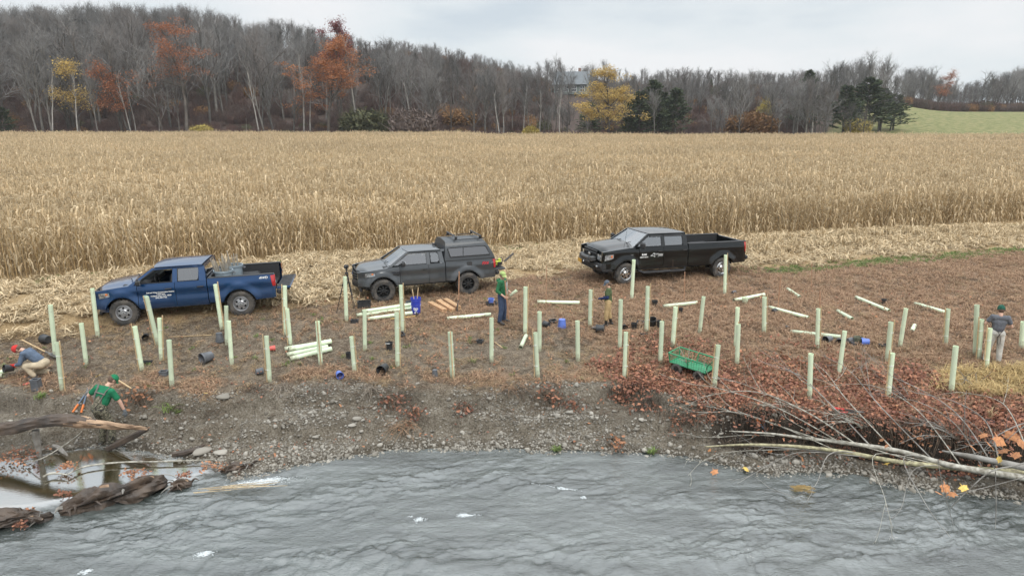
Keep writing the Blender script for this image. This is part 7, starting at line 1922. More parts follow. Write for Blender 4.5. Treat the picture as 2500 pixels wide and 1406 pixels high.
STAND = dict(pelvis=(0,0,.95), chest=(0,.0,1.30), neck=(0,.0,1.50), head=(0,.02,1.64), shoulder_l=(-.19,0,1.44), shoulder_r=(.19,0,1.44), hip_l=(-.095,0,.92), hip_r=(.095,0,.92), knee_l=(-.11,.02,.50), knee_r=(.11,.02,.50), ankle_l=(-.12,0,.09), ankle_r=(.12,0,.09), toe_l=(-.14,.17,.035), toe_r=(.14,.17,.035), elbow_l=(-.25,-.03,1.15), elbow_r=(.25,-.03,1.15), wrist_l=(-.25,.05,.90), wrist_r=(.25,.05,.90))
def pose(**k): d = dict(STAND); d.update(k); return d
M_BOOT = mat('black_rubber_boot', (.022, .022, .022), .4, var=.3, scale=10); M_BOOTB = mat('dark_leather_boot', (.045, .038, .035), .7, var=.3, scale=12)
M_HAIR = mat('brown_hair', (.10, .06, .04), .8, var=.3, scale=30)
# 1 man with the shovel handle, turned to the right of the picture, half towards the river
p = at(1226, 789)
s1 = (CAM_H - 0) and ((above(1226, 661, p).z - p.z) / 1.79)
o1, J1, H1 = make_person('man in an open green hoodie and pale green cap holding a long wooden handle', pose(face=(.35, 1, .1), head=(.02,.03,1.645), elbow_r=(.28,-.06,1.16), wrist_r=(.20,.16,.98), hand_r=(-.2,.9,-.3), palm_r=(-1,-.2,0), elbow_l=(-.27,-.02,1.16), wrist_l=(-.27,.20,1.00), hand_l=(0,1,-.2), palm_l=(1,0,0), knee_l=(-.12,.03,.50), ankle_l=(-.15,0,.09), toe_l=(-.17,.18,.035), ankle_r=(.13,-.04,.09), toe_r=(.18,.13,.035)),
    dict(trousers=fab('dark_blue_jeans', (.045, .065, .115)), shirt=fab('green_hoodie', (.030, .135, .060)), sleeve=1.45, hem=True, boots=M_BOOTB, boot_h=.55, hair=M_HAIR, cap=fab('pale_green_cap', (.33, .42, .16), .3), curl=.95, waist=1.05), p, R(-112), s1)
b = MB()
b.add([(-.055,.150,.98),(.055,.150,.98),(.075,.150,1.40),(-.075,.150,1.40)], [(0,1,2,3)]); G = [[(u * (.045 + .035 * t), .128 + .030 * (1 - u * u) + .010 * t, 1.02 + .40 * t) for u in (-1, -.5, 0, .5, 1)] for t in (0, .25, .5, .75, 1)]
b = MB(); b.grid(G); b.build('undershirt', fab('grey_undershirt', (.30, .30, .32)), o1, 60)
b = MB(); b.tube([(-.10,-.04,1.50),(-.12,-.10,1.47),(0,-.15,1.45),(.12,-.10,1.47),(.10,-.04,1.50)], [.03,.05,.06,.05,.03], 8); b.build('hood', MATS['green_hoodie'], o1)
b = MB(); b.tube([(-.05,.155,1.0),(-.085,.150,1.42)], .008, 5); b.tube([(.05,.155,1.0),(.085,.150,1.42)], .008, 5); b.build('zip', M_TIE, o1)
bpy.context.view_layer.update()
hr = o1.matrix_world @ (J1['wrist_r'] + Vector((-.03, .07, -.02))); tp = above(1209, 692, hr); foot = at(1243, 793); dv = (foot - hr).normalized(); shovel(foot, hr - dv * ((tp - hr).length), 'long wooden shovel handle held upright by the man in the green hoodie', blade=False, m=M_WOODR, name='tool_handle', r=.022)
hl = o1.matrix_world @ (J1['wrist_l'] + Vector((.02, .08, -.01))); e = above(1261, 709, hl) ; q = tube_shape((e - hl).length + .12, .05).build('tree_tube', M_TUBE, None, 40); dv = (e - hl).normalized(); align(q, hl - dv * .12, dv); tag(q, 'short pale green tube held by the man in the green hoodie', 'tree tube')
# 2 woman with the cap, side on, facing left
p = at(1483, 796); s2 = (above(1482, 683, p).z - p.z) / 1.79
o2, J2, H2 = make_person('woman in a grey blue cap, green shirt, khaki trousers and black rubber boots', pose(face=(0, 1, -.38), head=(0,.06,1.63), chest=(0,.01,1.30), shoulder_l=(-.175,0,1.43), shoulder_r=(.175,0,1.43), elbow_l=(-.24,.02,1.16), elbow_r=(.24,.0,1.16), wrist_l=(-.09,.27,1.08), wrist_r=(.08,.25,1.02), hand_l=(.7,.7,0), hand_r=(-.7,.7,.1), palm_l=(0,0,-1), palm_r=(0,0,1), knee_l=(-.12,.05,.50), ankle_l=(-.13,.05,.09), toe_l=(-.15,.22,.035), ankle_r=(.14,-.12,.09), knee_r=(.13,-.03,.50), toe_r=(.17,.05,.035)),
    dict(trousers=fab('khaki_trousers', (.42, .30, .155)), shirt=fab('dark_olive_shirt', (.085, .115, .055)), sleeve=.62, hem=True, sleeves2=fab('navy_sleeve', (.020, .032, .095)), gloves=fab('navy_glove', (.022, .036, .11)), boots=M_BOOT, boot_h=.62, leg_end=.5, hair=mat('tied_brown_hair', (.14, .09, .06), .8, var=.3, scale=30), cap=fab('grey_blue_cap', (.10, .12, .15)), curl=.8, waist=.92), p, R(78), s2)
b = MB(); b.ball(J2['head'] + Vector((0, -.12, -.02)), (.045, .05, .06), 10, 8); b.build('hair_bun', MATS['tied_brown_hair'], o2)
b = MB(); b.box((-.08, .155, 1.34), (.06, .01, .03), None, .003); b.build('shirt_badge', M_TIE, o2)
# 3 man in pale waders, seen from behind
p = at(2422, 886); s3 = (above(2436, 746, p).z - p.z) / 1.80
o3, J3, H3 = make_person('man seen from behind in a dark green knit cap, grey shirt and pale waders', pose(face=(-.1, 1, -.3), head=(.0,.06,1.64), chest=(.0,.03,1.29), elbow_l=(-.33,.05,1.20), elbow_r=(.33,.03,1.17), wrist_l=(-.20,.28,1.10), wrist_r=(.24,.27,1.08), knee_l=(-.15,.04,.50), ankle_l=(-.19,-.02,.09), toe_l=(-.22,.15,.035), knee_r=(.13,.03,.50), ankle_r=(.15,.0,.09), toe_r=(.18,.17,.035)),
    dict(trousers=fab('pale_grey_waders', (.48, .46, .42)), rise=.42, shirt=fab('mid_grey_shirt', (.125, .13, .145)), sleeve=.55, boots=M_BOOTB, boot_h=.2, hair=M_HAIR, beanie=mat('dark_green_knit', (.015, .085, .055), .95, var=.2, scale=30, bump=.8, bscale=60), curl=.6), p, R(-22), s3)
b = MB()
for pts in ([(-.09,-.17,1.10),(-.02,-.178,1.00),(.05,-.165,.86),(.07,-.145,.66)], [(.09,-.17,1.10),(.03,-.178,1.0),(-.03,-.165,.86),(-.01,-.15,.72),(.03,-.135,.62)], [(-.09,-.172,1.10),(.0,-.182,1.12),(.09,-.172,1.10)]): b.tube(pts, .017, 6, flat=.4)
b.build('suspenders', mat('dark_strap', (.035, .022, .026), .8), o3)
# 4 person crouching with a red knit cap, facing left
p = at(93, 920); s4 = .98
o4, J4, H4 = make_person('crouching person in a red knit cap, blue grey top and khaki trousers, emptying a pot', dict(pelvis=(0,-.22,.42), chest=(0,.10,.70), neck=(0,.27,.83), head=(0,.40,.86), face=(0,.75,-.75), shoulder_l=(-.19,.18,.78), shoulder_r=(.19,.20,.76), elbow_l=(-.25,.28,.50), elbow_r=(.24,.36,.52), wrist_l=(-.16,.50,.42), wrist_r=(.10,.58,.36), hand_l=(.2,1,.0), hand_r=(-.2,1,-.1), palm_l=(1,0,-.2), palm_r=(-1,0,-.2), hip_l=(-.10,-.20,.40), hip_r=(.11,-.20,.40), knee_l=(-.17,.20,.40), knee_r=(.16,.16,.10), ankle_l=(-.16,.0,.09), ankle_r=(.15,-.24,.10), toe_l=(-.18,.17,.04), toe_r=(.16,-.12,.035)),
    dict(trousers=fab('sand_trousers', (.46, .38, .27)), rise=.3, shirt=fab('blue_grey_top', (.095, .125, .175)), sleeve=1.55, hem=False, gloves=fab('red_glove', (.45, .03, .03)), boots=M_BOOTB, boot_h=.25, hair=M_HAIR, beanie=mat('red_knit', (.52, .035, .03), .95, var=.15, scale=30, bump=.8, bscale=60), beard=M_HAIR, curl=.8), p, R(96), s4)
bpy.context.view_layer.update()
pw = o4.matrix_world @ Vector((-.06, .64, .38)); ob, r_, h_ = pot(40, 905, 19, 'up', 'black pot held by the red gloves of the crouching person', k=1.1, group='pots'); ob.location = pw + Vector((.10, -.05, -.04)); ob.rotation_euler = Vector((-.55, -.75, .25)).to_track_quat('Z', 'Y').to_euler(); del ob['group']
pa = o4.matrix_world @ Vector((.10, .66, .26)); q = tube_shape(1.5, .06).build('tree_tube', M_TUBE, None, 40); align(q, pa, (at_y(-80, 934, pa.y) - pa).normalized()); tag(q, 'pale green tube lying at the lower hand of the crouching person', 'tree tube')
pa = o4.matrix_world @ Vector((-.20, .80, .16)); q = tube_shape(1.5, .06).build('tree_tube', M_TUBE, None, 40); align(q, pa, (at_y(-80, 918, pa.y) - pa).normalized()); tag(q, 'pale green tube lying behind the pot of the crouching person', 'tree tube')
# 5 man bending in the backwater, camouflage waders
p = at(262, 1083) - Vector((0, 0, .08)); s5 = 1.09
M_CAMO = bpy.data.materials.new('camouflage_fabric'); M_CAMO.use_nodes = True
_n, _l = M_CAMO.node_tree.nodes, M_CAMO.node_tree.links
_t = _n.new('ShaderNodeTexCoord'); _v = _n.new('ShaderNodeTexNoise'); _v.inputs['Scale'].default_value = 9; _v.inputs['Detail'].default_value = 3; _v.inputs['Distortion'].default_value = 2.5; _l.new(_t.outputs['Object'], _v.inputs['Vector'])
_r = _n.new('ShaderNodeValToRGB'); _r.color_ramp.interpolation = 'CONSTANT'; _e = _r.color_ramp.elements
_e[0].position, _e[0].color = 0, (.025, .022, .017, 1); _e[1].position, _e[1].color = .44, (.13, .115, .075, 1)
for _p, _c in ((.50, (.055, .06, .035)), (.55, (.30, .27, .20)), (.60, (.085, .07, .048)), (.66, (.22, .19, .13))): _x = _e.new(_p); _x.color = (*_c, 1)
_l.new(_v.outputs['Fac'], _r.inputs[0]); _b = _n['Principled BSDF']; _b.inputs['Roughness'].default_value = .85; _l.new(_r.outputs[0], _b.inputs['Base Color']); MATS['camouflage_fabric'] = M_CAMO
o5, J5, H5 = make_person('man in a green cap and camouflage waders bending over in the backwater', dict(pelvis=(0,-.06,.98), chest=(.03,.10,1.31), neck=(.05,.20,1.475), head=(.08,.31,1.57), face=(.3,.9,-.5), shoulder_l=(-.16,.09,1.43), shoulder_r=(.22,.15,1.37), elbow_l=(-.36,-.02,1.24), wrist_l=(-.42,.10,1.02), elbow_r=(.31,.25,1.09), wrist_r=(.34,.31,.83), hip_l=(-.095,-.05,.94), hip_r=(.095,-.05,.94), knee_l=(-.14,.08,.52), knee_r=(.13,.10,.52), ankle_l=(-.15,-.02,.09), ankle_r=(.15,.0,.09), toe_l=(-.17,.16,.035), toe_r=(.17,.18,.035), hand_r=(0,.2,-1), palm_r=(-1,0,0), hand_l=(0,.4,-1), palm_l=(1,0,0)),
    dict(trousers=M_CAMO, rise=.62, bib=.022, shirt=fab('bright_green_shirt', (.018, .155, .075)), sleeve=.62, boots=M_BOOT, boot_h=.3, hair=M_HAIR, cap=fab('green_work_cap', (.018, .165, .075)), gloves=fab('grey_work_glove', (.15, .16, .17)), glove_hands='r', curl=.5, waist=1.08), p, R(-24), s5)
b = MB()
def _on(u, t, k=.152):
    a = J5['pelvis'].lerp(J5['chest'], t); axx = (J5['shoulder_r'] - J5['shoulder_l']).normalized(); up_ = (J5['chest'] - J5['pelvis']).normalized(); bk = axx.cross(up_).normalized()
    if bk.y > 0: bk = -bk
    return a + axx * u + bk * k * math.sqrt(max(.1, 1 - (u / .30) ** 2))
b.tube([_on(-.10, .55), _on(-.12, .9), _on(-.12, 1.25, .13), J5['shoulder_l'] + Vector((.03, .02, .095))], .024, 6, flat=.35); b.tube([_on(.08, .5), _on(.10, .85), _on(.12, 1.2, .13), J5['shoulder_r'] + Vector((-.05, .02, .10))], .024, 6, flat=.35); b.tube([_on(-.13, 1.0), _on(0, 1.02, .158), _on(.14, 1.0)], .022, 6, flat=.35)
b.build('shoulder_strap', mat('grey_brown_strap', (.12, .10, .09), .8), o5)
b = MB(); b.tube([(-.16,-.13,1.02),(0,-.20,1.0),(.16,-.13,1.02)], .02, 6, flat=.4); b.build('belt', M_BLKP, o5)
# wooden handle driven into the bank in front of him
f_ = at(337, 960); sh = shovel(f_ + Vector((0, 0, .02)), at_y(272, 917, f_.y + .25), 'wooden handled tool stuck in the bank beyond the man in waders', name='tool_handle', blade=False)
# ================================================================== DRIFTWOOD, FALLEN TREES, BRUSH
M_LOGD = mat('wet_dark_wood', (.085, .058, .040), .55, col2=(.035, .026, .020), scale=3, bump=.8, bscale=18)
M_LOGT = mat('bare_tan_wood', (.40, .27, .17), .75, col2=(.20, .125, .075), scale=4, bump=.7, bscale=24)
M_LOGG = mat('weathered_grey_wood', (.30, .285, .26), .85, col2=(.15, .135, .115), scale=4, bump=.8, bscale=22)
M_WHTB = mat('pale_sycamore_bark', (.44, .42, .36), .75, col2=(.17, .15, .115), scale=11, bump=.3, bscale=20)
M_GRNB = mat('greenish_young_bark', (.40, .37, .22), .75, col2=(.17, .145, .09), scale=12)
def spline(pts, n):
    P = [Vector(p) for p in pts]; o = []
    for i in range(len(P) - 1):
        p0, p1, p2, p3 = P[max(i - 1, 0)], P[i], P[i + 1], P[min(i + 2, len(P) - 1)]
        for k in range(n):
            t = k / n; o.append(.5 * ((2 * p1) + (p2 - p0) * t + (2 * p0 - 5 * p1 + 4 * p2 - p3) * t * t + (3 * p1 - p0 - 3 * p2 + p3) * t ** 3))
    return o + [P[-1]]
def knotty(b, pts, rad, n=12, sub=6, amp=.12, sd=0, mi=None):
    """bent log with an uneven skin; mi(t) gives the material along it"""
    path = spline(pts, sub); m = len(path); rr0 = np.interp(np.linspace(0, len(rad) - 1, m), range(len(rad)), rad)
    t0 = (path[1] - path[0]).normalized(); u = t0.cross(Vector((0, 0, 1))).normalized(); vs, fs, ms = [], [], []
    IA, KA = np.meshgrid(np.arange(m) / sub, 6.2832 * np.arange(n) / n, indexing='ij'); ca, sa = np.cos(KA), np.sin(KA)
    nz = 1 + amp * 1.6 * (2 * vnoise(ca * 1.5 + IA * 1.9 + sd, sa * 1.5 + sd * 3.1 + IA * .7, sd) - 1) + amp * .7 * (2 * vnoise(ca * 4.5 + IA * 1.1 + 9, sa * 4.5 + IA * .9, sd + 1) - 1) + amp * .35 * (2 * vnoise(ca * 9 + IA * 2.5, sa * 9 - IA * 2.1, sd + 2) - 1)
    for i in range(m):
        t = (path[min(i + 1, m - 1)] - path[max(i - 1, 0)]).normalized(); u = (u - t * u.dot(t)).normalized(); w = t.cross(u)
        for k in range(n):
            a = 6.2832 * k / n; f = nz[i, k]
            vs.append(path[i] + (u * math.cos(a) + w * math.sin(a)) * rr0[i] * f)
    for i in range(m - 1):
        for k in range(n):
            k2 = (k + 1) % n; fs.append((i*n + k, i*n + k2, (i+1)*n + k2, (i+1)*n + k)); ms.append(mi(i / m, k / n) if mi else 0)
    fs.append(tuple(range(n - 1, -1, -1))); fs.append(tuple((m-1)*n + k for k in range(n))); ms += [0, 0]
    q = len(b.v); b.v.extend([tuple(p) for p in vs]); b.f.extend([tuple(i + q for i in f) for f in fs]); b.mi.extend(ms)
    return path
# --- big broken trunk over the backwater
yl = on_plane(262, 1083, Z_WATER)[1] - .75
b = MB(); knotty(b, [at_y(x, y, yl + dy) for x, y, dy in ((-260,1052,.5),(-120,1054,.3),(0,1048,.1),(70,1036,0),(125,1028,0),(185,1028,0),(255,1036,.05),(320,1043,.1),(360,1048,.12))], [.155, .155, .145, .135, .145, .14, .095, .05, .010], 30, 14, .15, 3, lambda t, k: 1 if t + .22 * (float(vnoise(np.array([t * 26.0]), np.array([abs(k - .5) * 9.0]), 5)[0]) - .5) + .10 * math.cos(6.28 * (k - .3)) > .60 else 0)
o = thing('fallen_log', 'thick dark fallen trunk with a splintered tan end reaching over the backwater', 'log', (0, 0, 0)); b.build('trunk', [M_LOGD, M_LOGT], o, 40)
b = MB(); knotty(b, [at_y(86, 1050, yl), at_y(92, 1085, yl), at_y(99, 1118, yl - .02), at_y(101, 1150, yl - .02)], [.085, .07, .055, .05], 10, 4, .12, 5); b.build('limb', M_LOGG, o)
for k in range(5): b = MB(); b.tube([at_y(262 + 12 * k, 1034 + 2 * k, yl - .06), at_y(300 + 10 * k, 1040 + 3 * ru(-1, 1), yl - .1), at_y(335 + 7 * k, 1045 + 3 * ru(-1, 1), yl - .08)], [.03, .025, .004], 5); b.build('splinter', M_LOGT, o)
b = MB(); knotty(b, [at_y(262, 1096, yl + .35), at_y(300, 1078, yl + .35), at_y(335, 1060, yl + .4), at_y(362, 1046, yl + .45)], [.07, .085, .075, .03], 10, 4, .15, 7); tag(b.build('branch', M_LOGD), 'black wet branch slanting up behind the splintered end of the log', 'branch')
for pts, r, lb, m in [([(165,1158),(210,1138),(300,1128),(400,1126),(520,1121)], .022, 'long bleached branch lying across the still backwater', M_WHTB), ([(105,1163),(128,1155),(165,1158)], .03, 'bleached branch end reaching into the leaf pile', M_WHTB), ([(130,1088),(150,1098),(165,1112)], .06, 'pale split log standing in the backwater beside the log stub', M_LOGG), ([(420,1110),(455,1104),(490,1092),(520,1080)], .07, 'dark round log lying beside the flat grey stones', M_LOGD), ([(60,1128),(110,1115),(190,1062),(205,1040)], .012, 'thin twig arching over the backwater', M_WHTB), ([(380,1160),(420,1160),(455,1190)], .012, 'thin forked twig by the root mass', M_LOGG), ([(230,1090),(270,1093),(330,1120),(350,1123)], .009, 'thin dark twig floating on the backwater', M_LOGG)]:
    b = MB(); zz = Z_WATER + .05 + r; knotty(b, [at_z(x, y, zz + (.25 if 'arching' in lb and 0 < i < 3 else 0)) for i, (x, y) in enumerate(pts)], [r * .8] + [r] * (len(pts) - 2) + [r * .35], 8, 5, .12, len(lb)); tag(b.build('branch', m), lb, 'branch', None)
def rootmass(pts, rad, label, sd, name='driftwood_stump', n=22):
    b = MB(); P = [at_z(x, y, Z_WATER + h) for x, y, h in pts]; knotty(b, P, rad, n * 2, 20, .40, sd, lambda t, k: 1 if vnoise(np.array([t * 7.0]), np.array([k * 9.0]), sd)[0] > .90 else 0)
    o = thing(name, label, 'driftwood', (0, 0, 0)); b.build('trunk', [M_LOGD, M_LOGT], o, 50)
    for k in range(9):
        i = random.randrange(len(P) - 1); q = P[i].lerp(P[i + 1], rr()); a = Vector((ru(-1, 1), ru(-1, .4), ru(-.1, .5))) * .38; r = max(rad) * .14
        b = MB(); knotty(b, [q, q + a * .6 + Vector((0, 0, .07)), q + a + Vector((ru(-.1, .1), 0, -.02))], [r * 1.3, r, r * .25], 7, 4, .25, sd + k); b.build('root', M_LOGD if k % 3 else M_LOGG, o)
rootmass([(148,1248,.0),(200,1232,.10),(255,1215,.16),(320,1196,.18),(385,1178,.06),(405,1172,-.05)], [.07, .16, .21, .22, .16, .06], 'gnarled dark driftwood stump between the backwater and the river', 11)
rootmass([(-90,1290,.05),(0,1270,.14),(60,1262,.08),(110,1262,.0),(130,1258,-.06)], [.15, .16, .11, .08, .03], 'dark driftwood log at the near end of the backwater', 12)
rootmass([(-60,1242,.16),(10,1246,.16),(70,1260,.10),(105,1270,.02)], [.05, .06, .06, .03], 'weathered branch resting on the dark driftwood log', 14, 'driftwood_branch', 10)
rootmass([(418,1190,-.02),(440,1182,.06),(465,1180,.0)], [.06, .13, .06], 'small dark driftwood knot past the end of the gnarled stump', 13, n=14)
rootmass([(540,1150,.02),(575,1140,.10),(615,1138,.02)], [.05, .10, .04], 'mossy brown root lump on the gravel spit', 15, n=14)
for i, (px, py, n, s) in enumerate([(330,1158,26,.30),(155,1208,14,.16),(165,1140,18,.22),(60,1108,26,.5),(30,1122,14,.4),(450,1160,12,.16),(70,1248,8,.1),(50,1282,10,.12),(520,1140,14,.3)]):
    p = at_z(px, py, Z_WATER + (.22 if i == 0 else .12)); bl = BL()
    for _ in range(n * 6):
        q = p + Vector((ru(-1, 1) * s, ru(-.6, .6) * s, ru(-.06, .10))); d = (hdir(rr() * 6.28) + Vector((0, 0, ru(-.6, .6)))).normalized(); l = ru(.016, .04); bl.blade([q - d * l, q, q + d * l], [l * .3, l * .6, l * .1], d.orthogonal().normalized())
    o = bpy.data.objects.new('leaf_debris', bl.mesh('leaf_debris', [M_LEAF if i % 2 else M_LEAFO])); COL.objects.link(o); tag(o, 'wet brown leaf debris caught on the driftwood', None, None, 'stuff')
bl = BL()
for k in range(16):
    x0 = ru(470, 600); y0 = 1198 - (x0 - 470) * .09 + ru(-6, 6); L = ru(40, 170); p, q = at_z(x0, y0, Z_WATER + .035), at_z(x0 + L, y0 - L * ru(.02, .12), Z_WATER + .035); bl.twig([p, p.lerp(q, .5), q], .007, .004, 4)
o = bpy.data.objects.new('floating_straw', bl.mesh('floating_straw', [M_STRAW])); COL.objects.link(o); tag(o, 'yellow straws caught along the foam below the gravel spit', None, None, 'stuff')
s_ = at(548, 970); st = bpy.data.objects.new('stone', big_p[3]); COL.objects.link(st); st.parent = RIVERBANK; k = 52 * mpp(s_); st.location = s_ + Vector((0, 0, .03)); st.scale = (k, k * .55, k * .32); st.rotation_euler = (0, 0, .05)

# --- fallen pale trees on the right bank
def twiggy(bm, path, r, lvl, rd, spread=.55):
    """sub twigs along a path"""
    if lvl <= 0: return
    for _ in range(rd.randint(2, 4)):
        f = rd.uniform(.3, .97) * (len(path) - 1); i = int(f); p = path[i].lerp(path[min(i + 1, len(path) - 1)], f - i); t = (path[min(i + 1, len(path) - 1)] - path[i]).normalized()
        L = (path[-1] - path[0]).length * rd.uniform(.16, .36); sd = Vector((rd.gauss(0, 1), rd.gauss(0, .6), rd.gauss(.25, .7))); d = (t + (sd - t * sd.dot(t)).normalized() * spread * rd.uniform(.6, 1.5)).normalized()
        q = [p]
        for k in range(4): d = (d + Vector((rd.gauss(0, .13), rd.gauss(0, .10), rd.gauss(.04, .13)))).normalized(); q.append(q[-1] + d * L / 4)
        bm.tube(q, [r * .55, r * .5, r * .42, r * .33, r * .2], 5); twiggy(bm, q, r * .5, lvl - 1, rd, spread)
def fallen(label, trunk, rad, m, branches, z=-.95, sd=1):
    rd = random.Random(sd); o = thing('fallen_tree', label, 'fallen tree', (0, 0, 0)); P = [at_z(x, y, z + h) for x, y, h in trunk]; b = MB(); path = knotty(b, P, rad, 12, 8, .06, sd); b.build('trunk', m, o, 50)
    for (t, ends, r, mm) in branches:
        s0 = path[int(t * (len(path) - 1))]; q = [s0]
        for (x, y, h) in ends:
            g = at(x, y); 
            q.append(Vector((g.x, g.y, g.z + h)) if g.z > Z_WATER - .1 else at_z(x, y, Z_WATER + h))
        pa = spline(q, 6); b = MB(); b.tube(pa, list(np.linspace(r, r * .28, len(pa))), 6); twiggy(b, pa, r * .75, 2, rd); b.build('branch', mm, o, 50)
Wt, Gt, Bt = M_WHTB, M_GRNB, M_LOGG
fallen('upper pale fallen trunk on the bank, mottled white and grey', [(2640,1195,.1),(2500,1166,.08),(2330,1138,.06),(2200,1102,.06),(2060,1080,.08),(1990,1072,.1),(1880,1058,.16),(1780,1052,.2)], [.085, .08, .068, .058, .046, .038, .026, .010], Wt,
    [(.55, [(1960,1035,.35),(1820,985,.35),(1640,1003,.2)], .020, Wt), (.6, [(1900,1030,.35),(1760,985,.4),(1690,960,.25)], .017, Wt), (.5, [(2010,1010,.4),(1940,950,.45),(1850,905,.3)], .018, Bt), (.45, [(2060,1020,.5),(2010,950,.5),(1955,890,.3)], .016, Wt), (.7, [(1830,1040,.25),(1700,1010,.25),(1640,1012,.15)], .015, Wt), (.35, [(2140,1030,.45),(2080,960,.5),(2040,905,.3)], .016, Bt), (.62, [(1850,1075,.15),(1740,1078,.12),(1650,1072,.1)], .014, Wt), (.28, [(2230,1040,.45),(2120,975,.4),(2010,960,.2)], .014, Wt), (.68, [(1800,1030,.3),(1745,990,.35),(1725,1000,.2)], .010, Wt), (.2, [(2330,1060,.5),(2220,985,.5),(2130,930,.3)], .015, Bt)], sd=21)
fallen('lower yellow green fallen trunk along the water edge', [(2640,1160,.12),(2500,1152,.1),(2400,1146,.08),(2330,1141,.08),(2200,1128,.08),(2060,1103,.1),(1950,1090,.14),(1830,1085,.18),(1720,1090,.2)], [.06, .065, .065, .06, .055, .05, .042, .03, .010], Gt,
    [(.6, [(1900,1115,.25),(1800,1110,.25),(1700,1105,.2)], .016, Bt), (.55, [(1960,1140,.4),(1880,1165,.35),(1800,1180,.25)], .013, Bt), (.5, [(2030,1150,.5),(1990,1185,.4),(1930,1215,.1)], .014, Bt), (.4, [(2130,1165,.6),(2160,1215,.5),(2180,1290,.1)], .012, Wt), (.35, [(2200,1170,.6),(2260,1230,.5),(2320,1310,.05)], .015, Bt), (.45, [(2080,1130,.5),(2000,1120,.6),(1930,1085,.6),(1880,1040,.5)], .013, Wt), (.3, [(2230,1190,.5),(2200,1240,.3),(2170,1270,.1)], .010, Bt), (.65, [(1860,1060,.4),(1760,1040,.4),(1650,1050,.3)], .012, Wt), (.7, [(1790,1120,.2),(1720,1140,.2),(1680,1160,.1)], .010, Wt), (.25, [(2330,1090,.5),(2240,1040,.6),(2140,1010,.5)], .014, Bt)], z=-1.05, sd=22)
fallen('grey broken fallen trunk at the foot of the leafy bank', [(2640,1180,.2),(2540,1150,.2),(2440,1128,.2),(2360,1112,.18),(2300,1100,.12)], [.085, .08, .07, .055, .015], Bt, [(.5, [(2400,1080,.5),(2330,1030,.5),(2260,990,.3)], .018, Bt), (.3, [(2460,1060,.5),(2420,1010,.4),(2350,985,.3)], .016, Wt)], z=-.85, sd=23)
# thicket of bare stems on the leafy bank
def stem_clump(px, py, n, L, label, m, sd, lean=-.8):
    rd = random.Random(sd); g = at(px, py); o = thing('bare_bush', label, 'bush', g)
    for k in range(n):
        d = Vector((lean + rd.gauss(0, .55), rd.gauss(-.15, .3), rd.uniform(.4, 1.1))).normalized(); p = Vector((rd.gauss(0, .12), rd.gauss(0, .1), -.03)); q = [p]
        l = L * rd.uniform(.55, 1.1)
        for j in range(6): d = (d + Vector((rd.gauss(-.04, .10), rd.gauss(0, .08), rd.gauss(-.12, .08)))).normalized(); q.append(q[-1] + d * l / 6)
        b = MB(); b.tube(q, list(np.linspace(.011, .004, 7)), 5); twiggy(b, q, .008, 1, rd, .7); b.build('stem', m, o, 50)
for k, (px, py, n, L, lb, m) in enumerate([(2120,1040,10,1.6,'arching bare stems above the upper fallen trunk',Wt),(2330,1065,9,1.5,'bare grey stems rising behind the grey broken trunk',Bt),(1960,1010,8,1.3,'tangle of bare stems below the standing tube on the leafy bank',Wt),(2440,1090,8,1.2,'bare stems among orange leaves at the foot of the leafy bank',Bt),(2200,965,8,.9,'dead brush heap beside the staked tube on the bank',Bt),(2050,900,6,.6,'flattened grey sticks beside the leaning tube',Bt),(2370,945,8,.8,'small dead brush beneath the tube below the golden grass',Bt),(1790,975,7,1.0,'dark bare stems hanging from the bank lip behind the green cart',M_LOGD)]): stem_clump(px, py, n, L, lb, m, 50 + k)
# dead shrubs and root wads hanging on the middle bank
def wad(px, py, w, label, m, sd, leaf=None, n=70):
    rd = random.Random(sd); g = at(px, py); o = thing('dead_bush', label, 'bush', g); bl = BL()
    for k in range(n):
        p = Vector((rd.gauss(0, w * .35), rd.gauss(0, .10), rd.uniform(-.02, .08))); d = Vector((rd.gauss(.1, .7), rd.uniform(-1, .1), rd.gauss(-.1, .6))).normalized(); l = rd.uniform(.2, .55)
        bl.twig([p, p + d * l * .5 + Vector((0, 0, .05)), p + d * l + Vector((rd.gauss(0, .06), 0, -.10))], .007, .003, 3)
    c = bpy.data.objects.new('stems', bl.mesh('stems', [m])); COL.objects.link(c); c.parent = o
    if leaf:
        bl = BL()
        for k in range(n):
            q = Vector((rd.gauss(0, w * .4), rd.uniform(-.4, .1), rd.gauss(.0, .12))); d = Vector((rd.gauss(0, 1), rd.gauss(0, 1), rd.gauss(0, 1))).normalized(); l = rd.uniform(.03, .06); bl.blade([q - d * l, q, q + d * l], [l * .3, l * .6, l * .1], d.orthogonal().normalized())
        c = bpy.data.objects.new('leaves', bl.mesh('leaves', [leaf])); COL.objects.link(c); c.parent = o
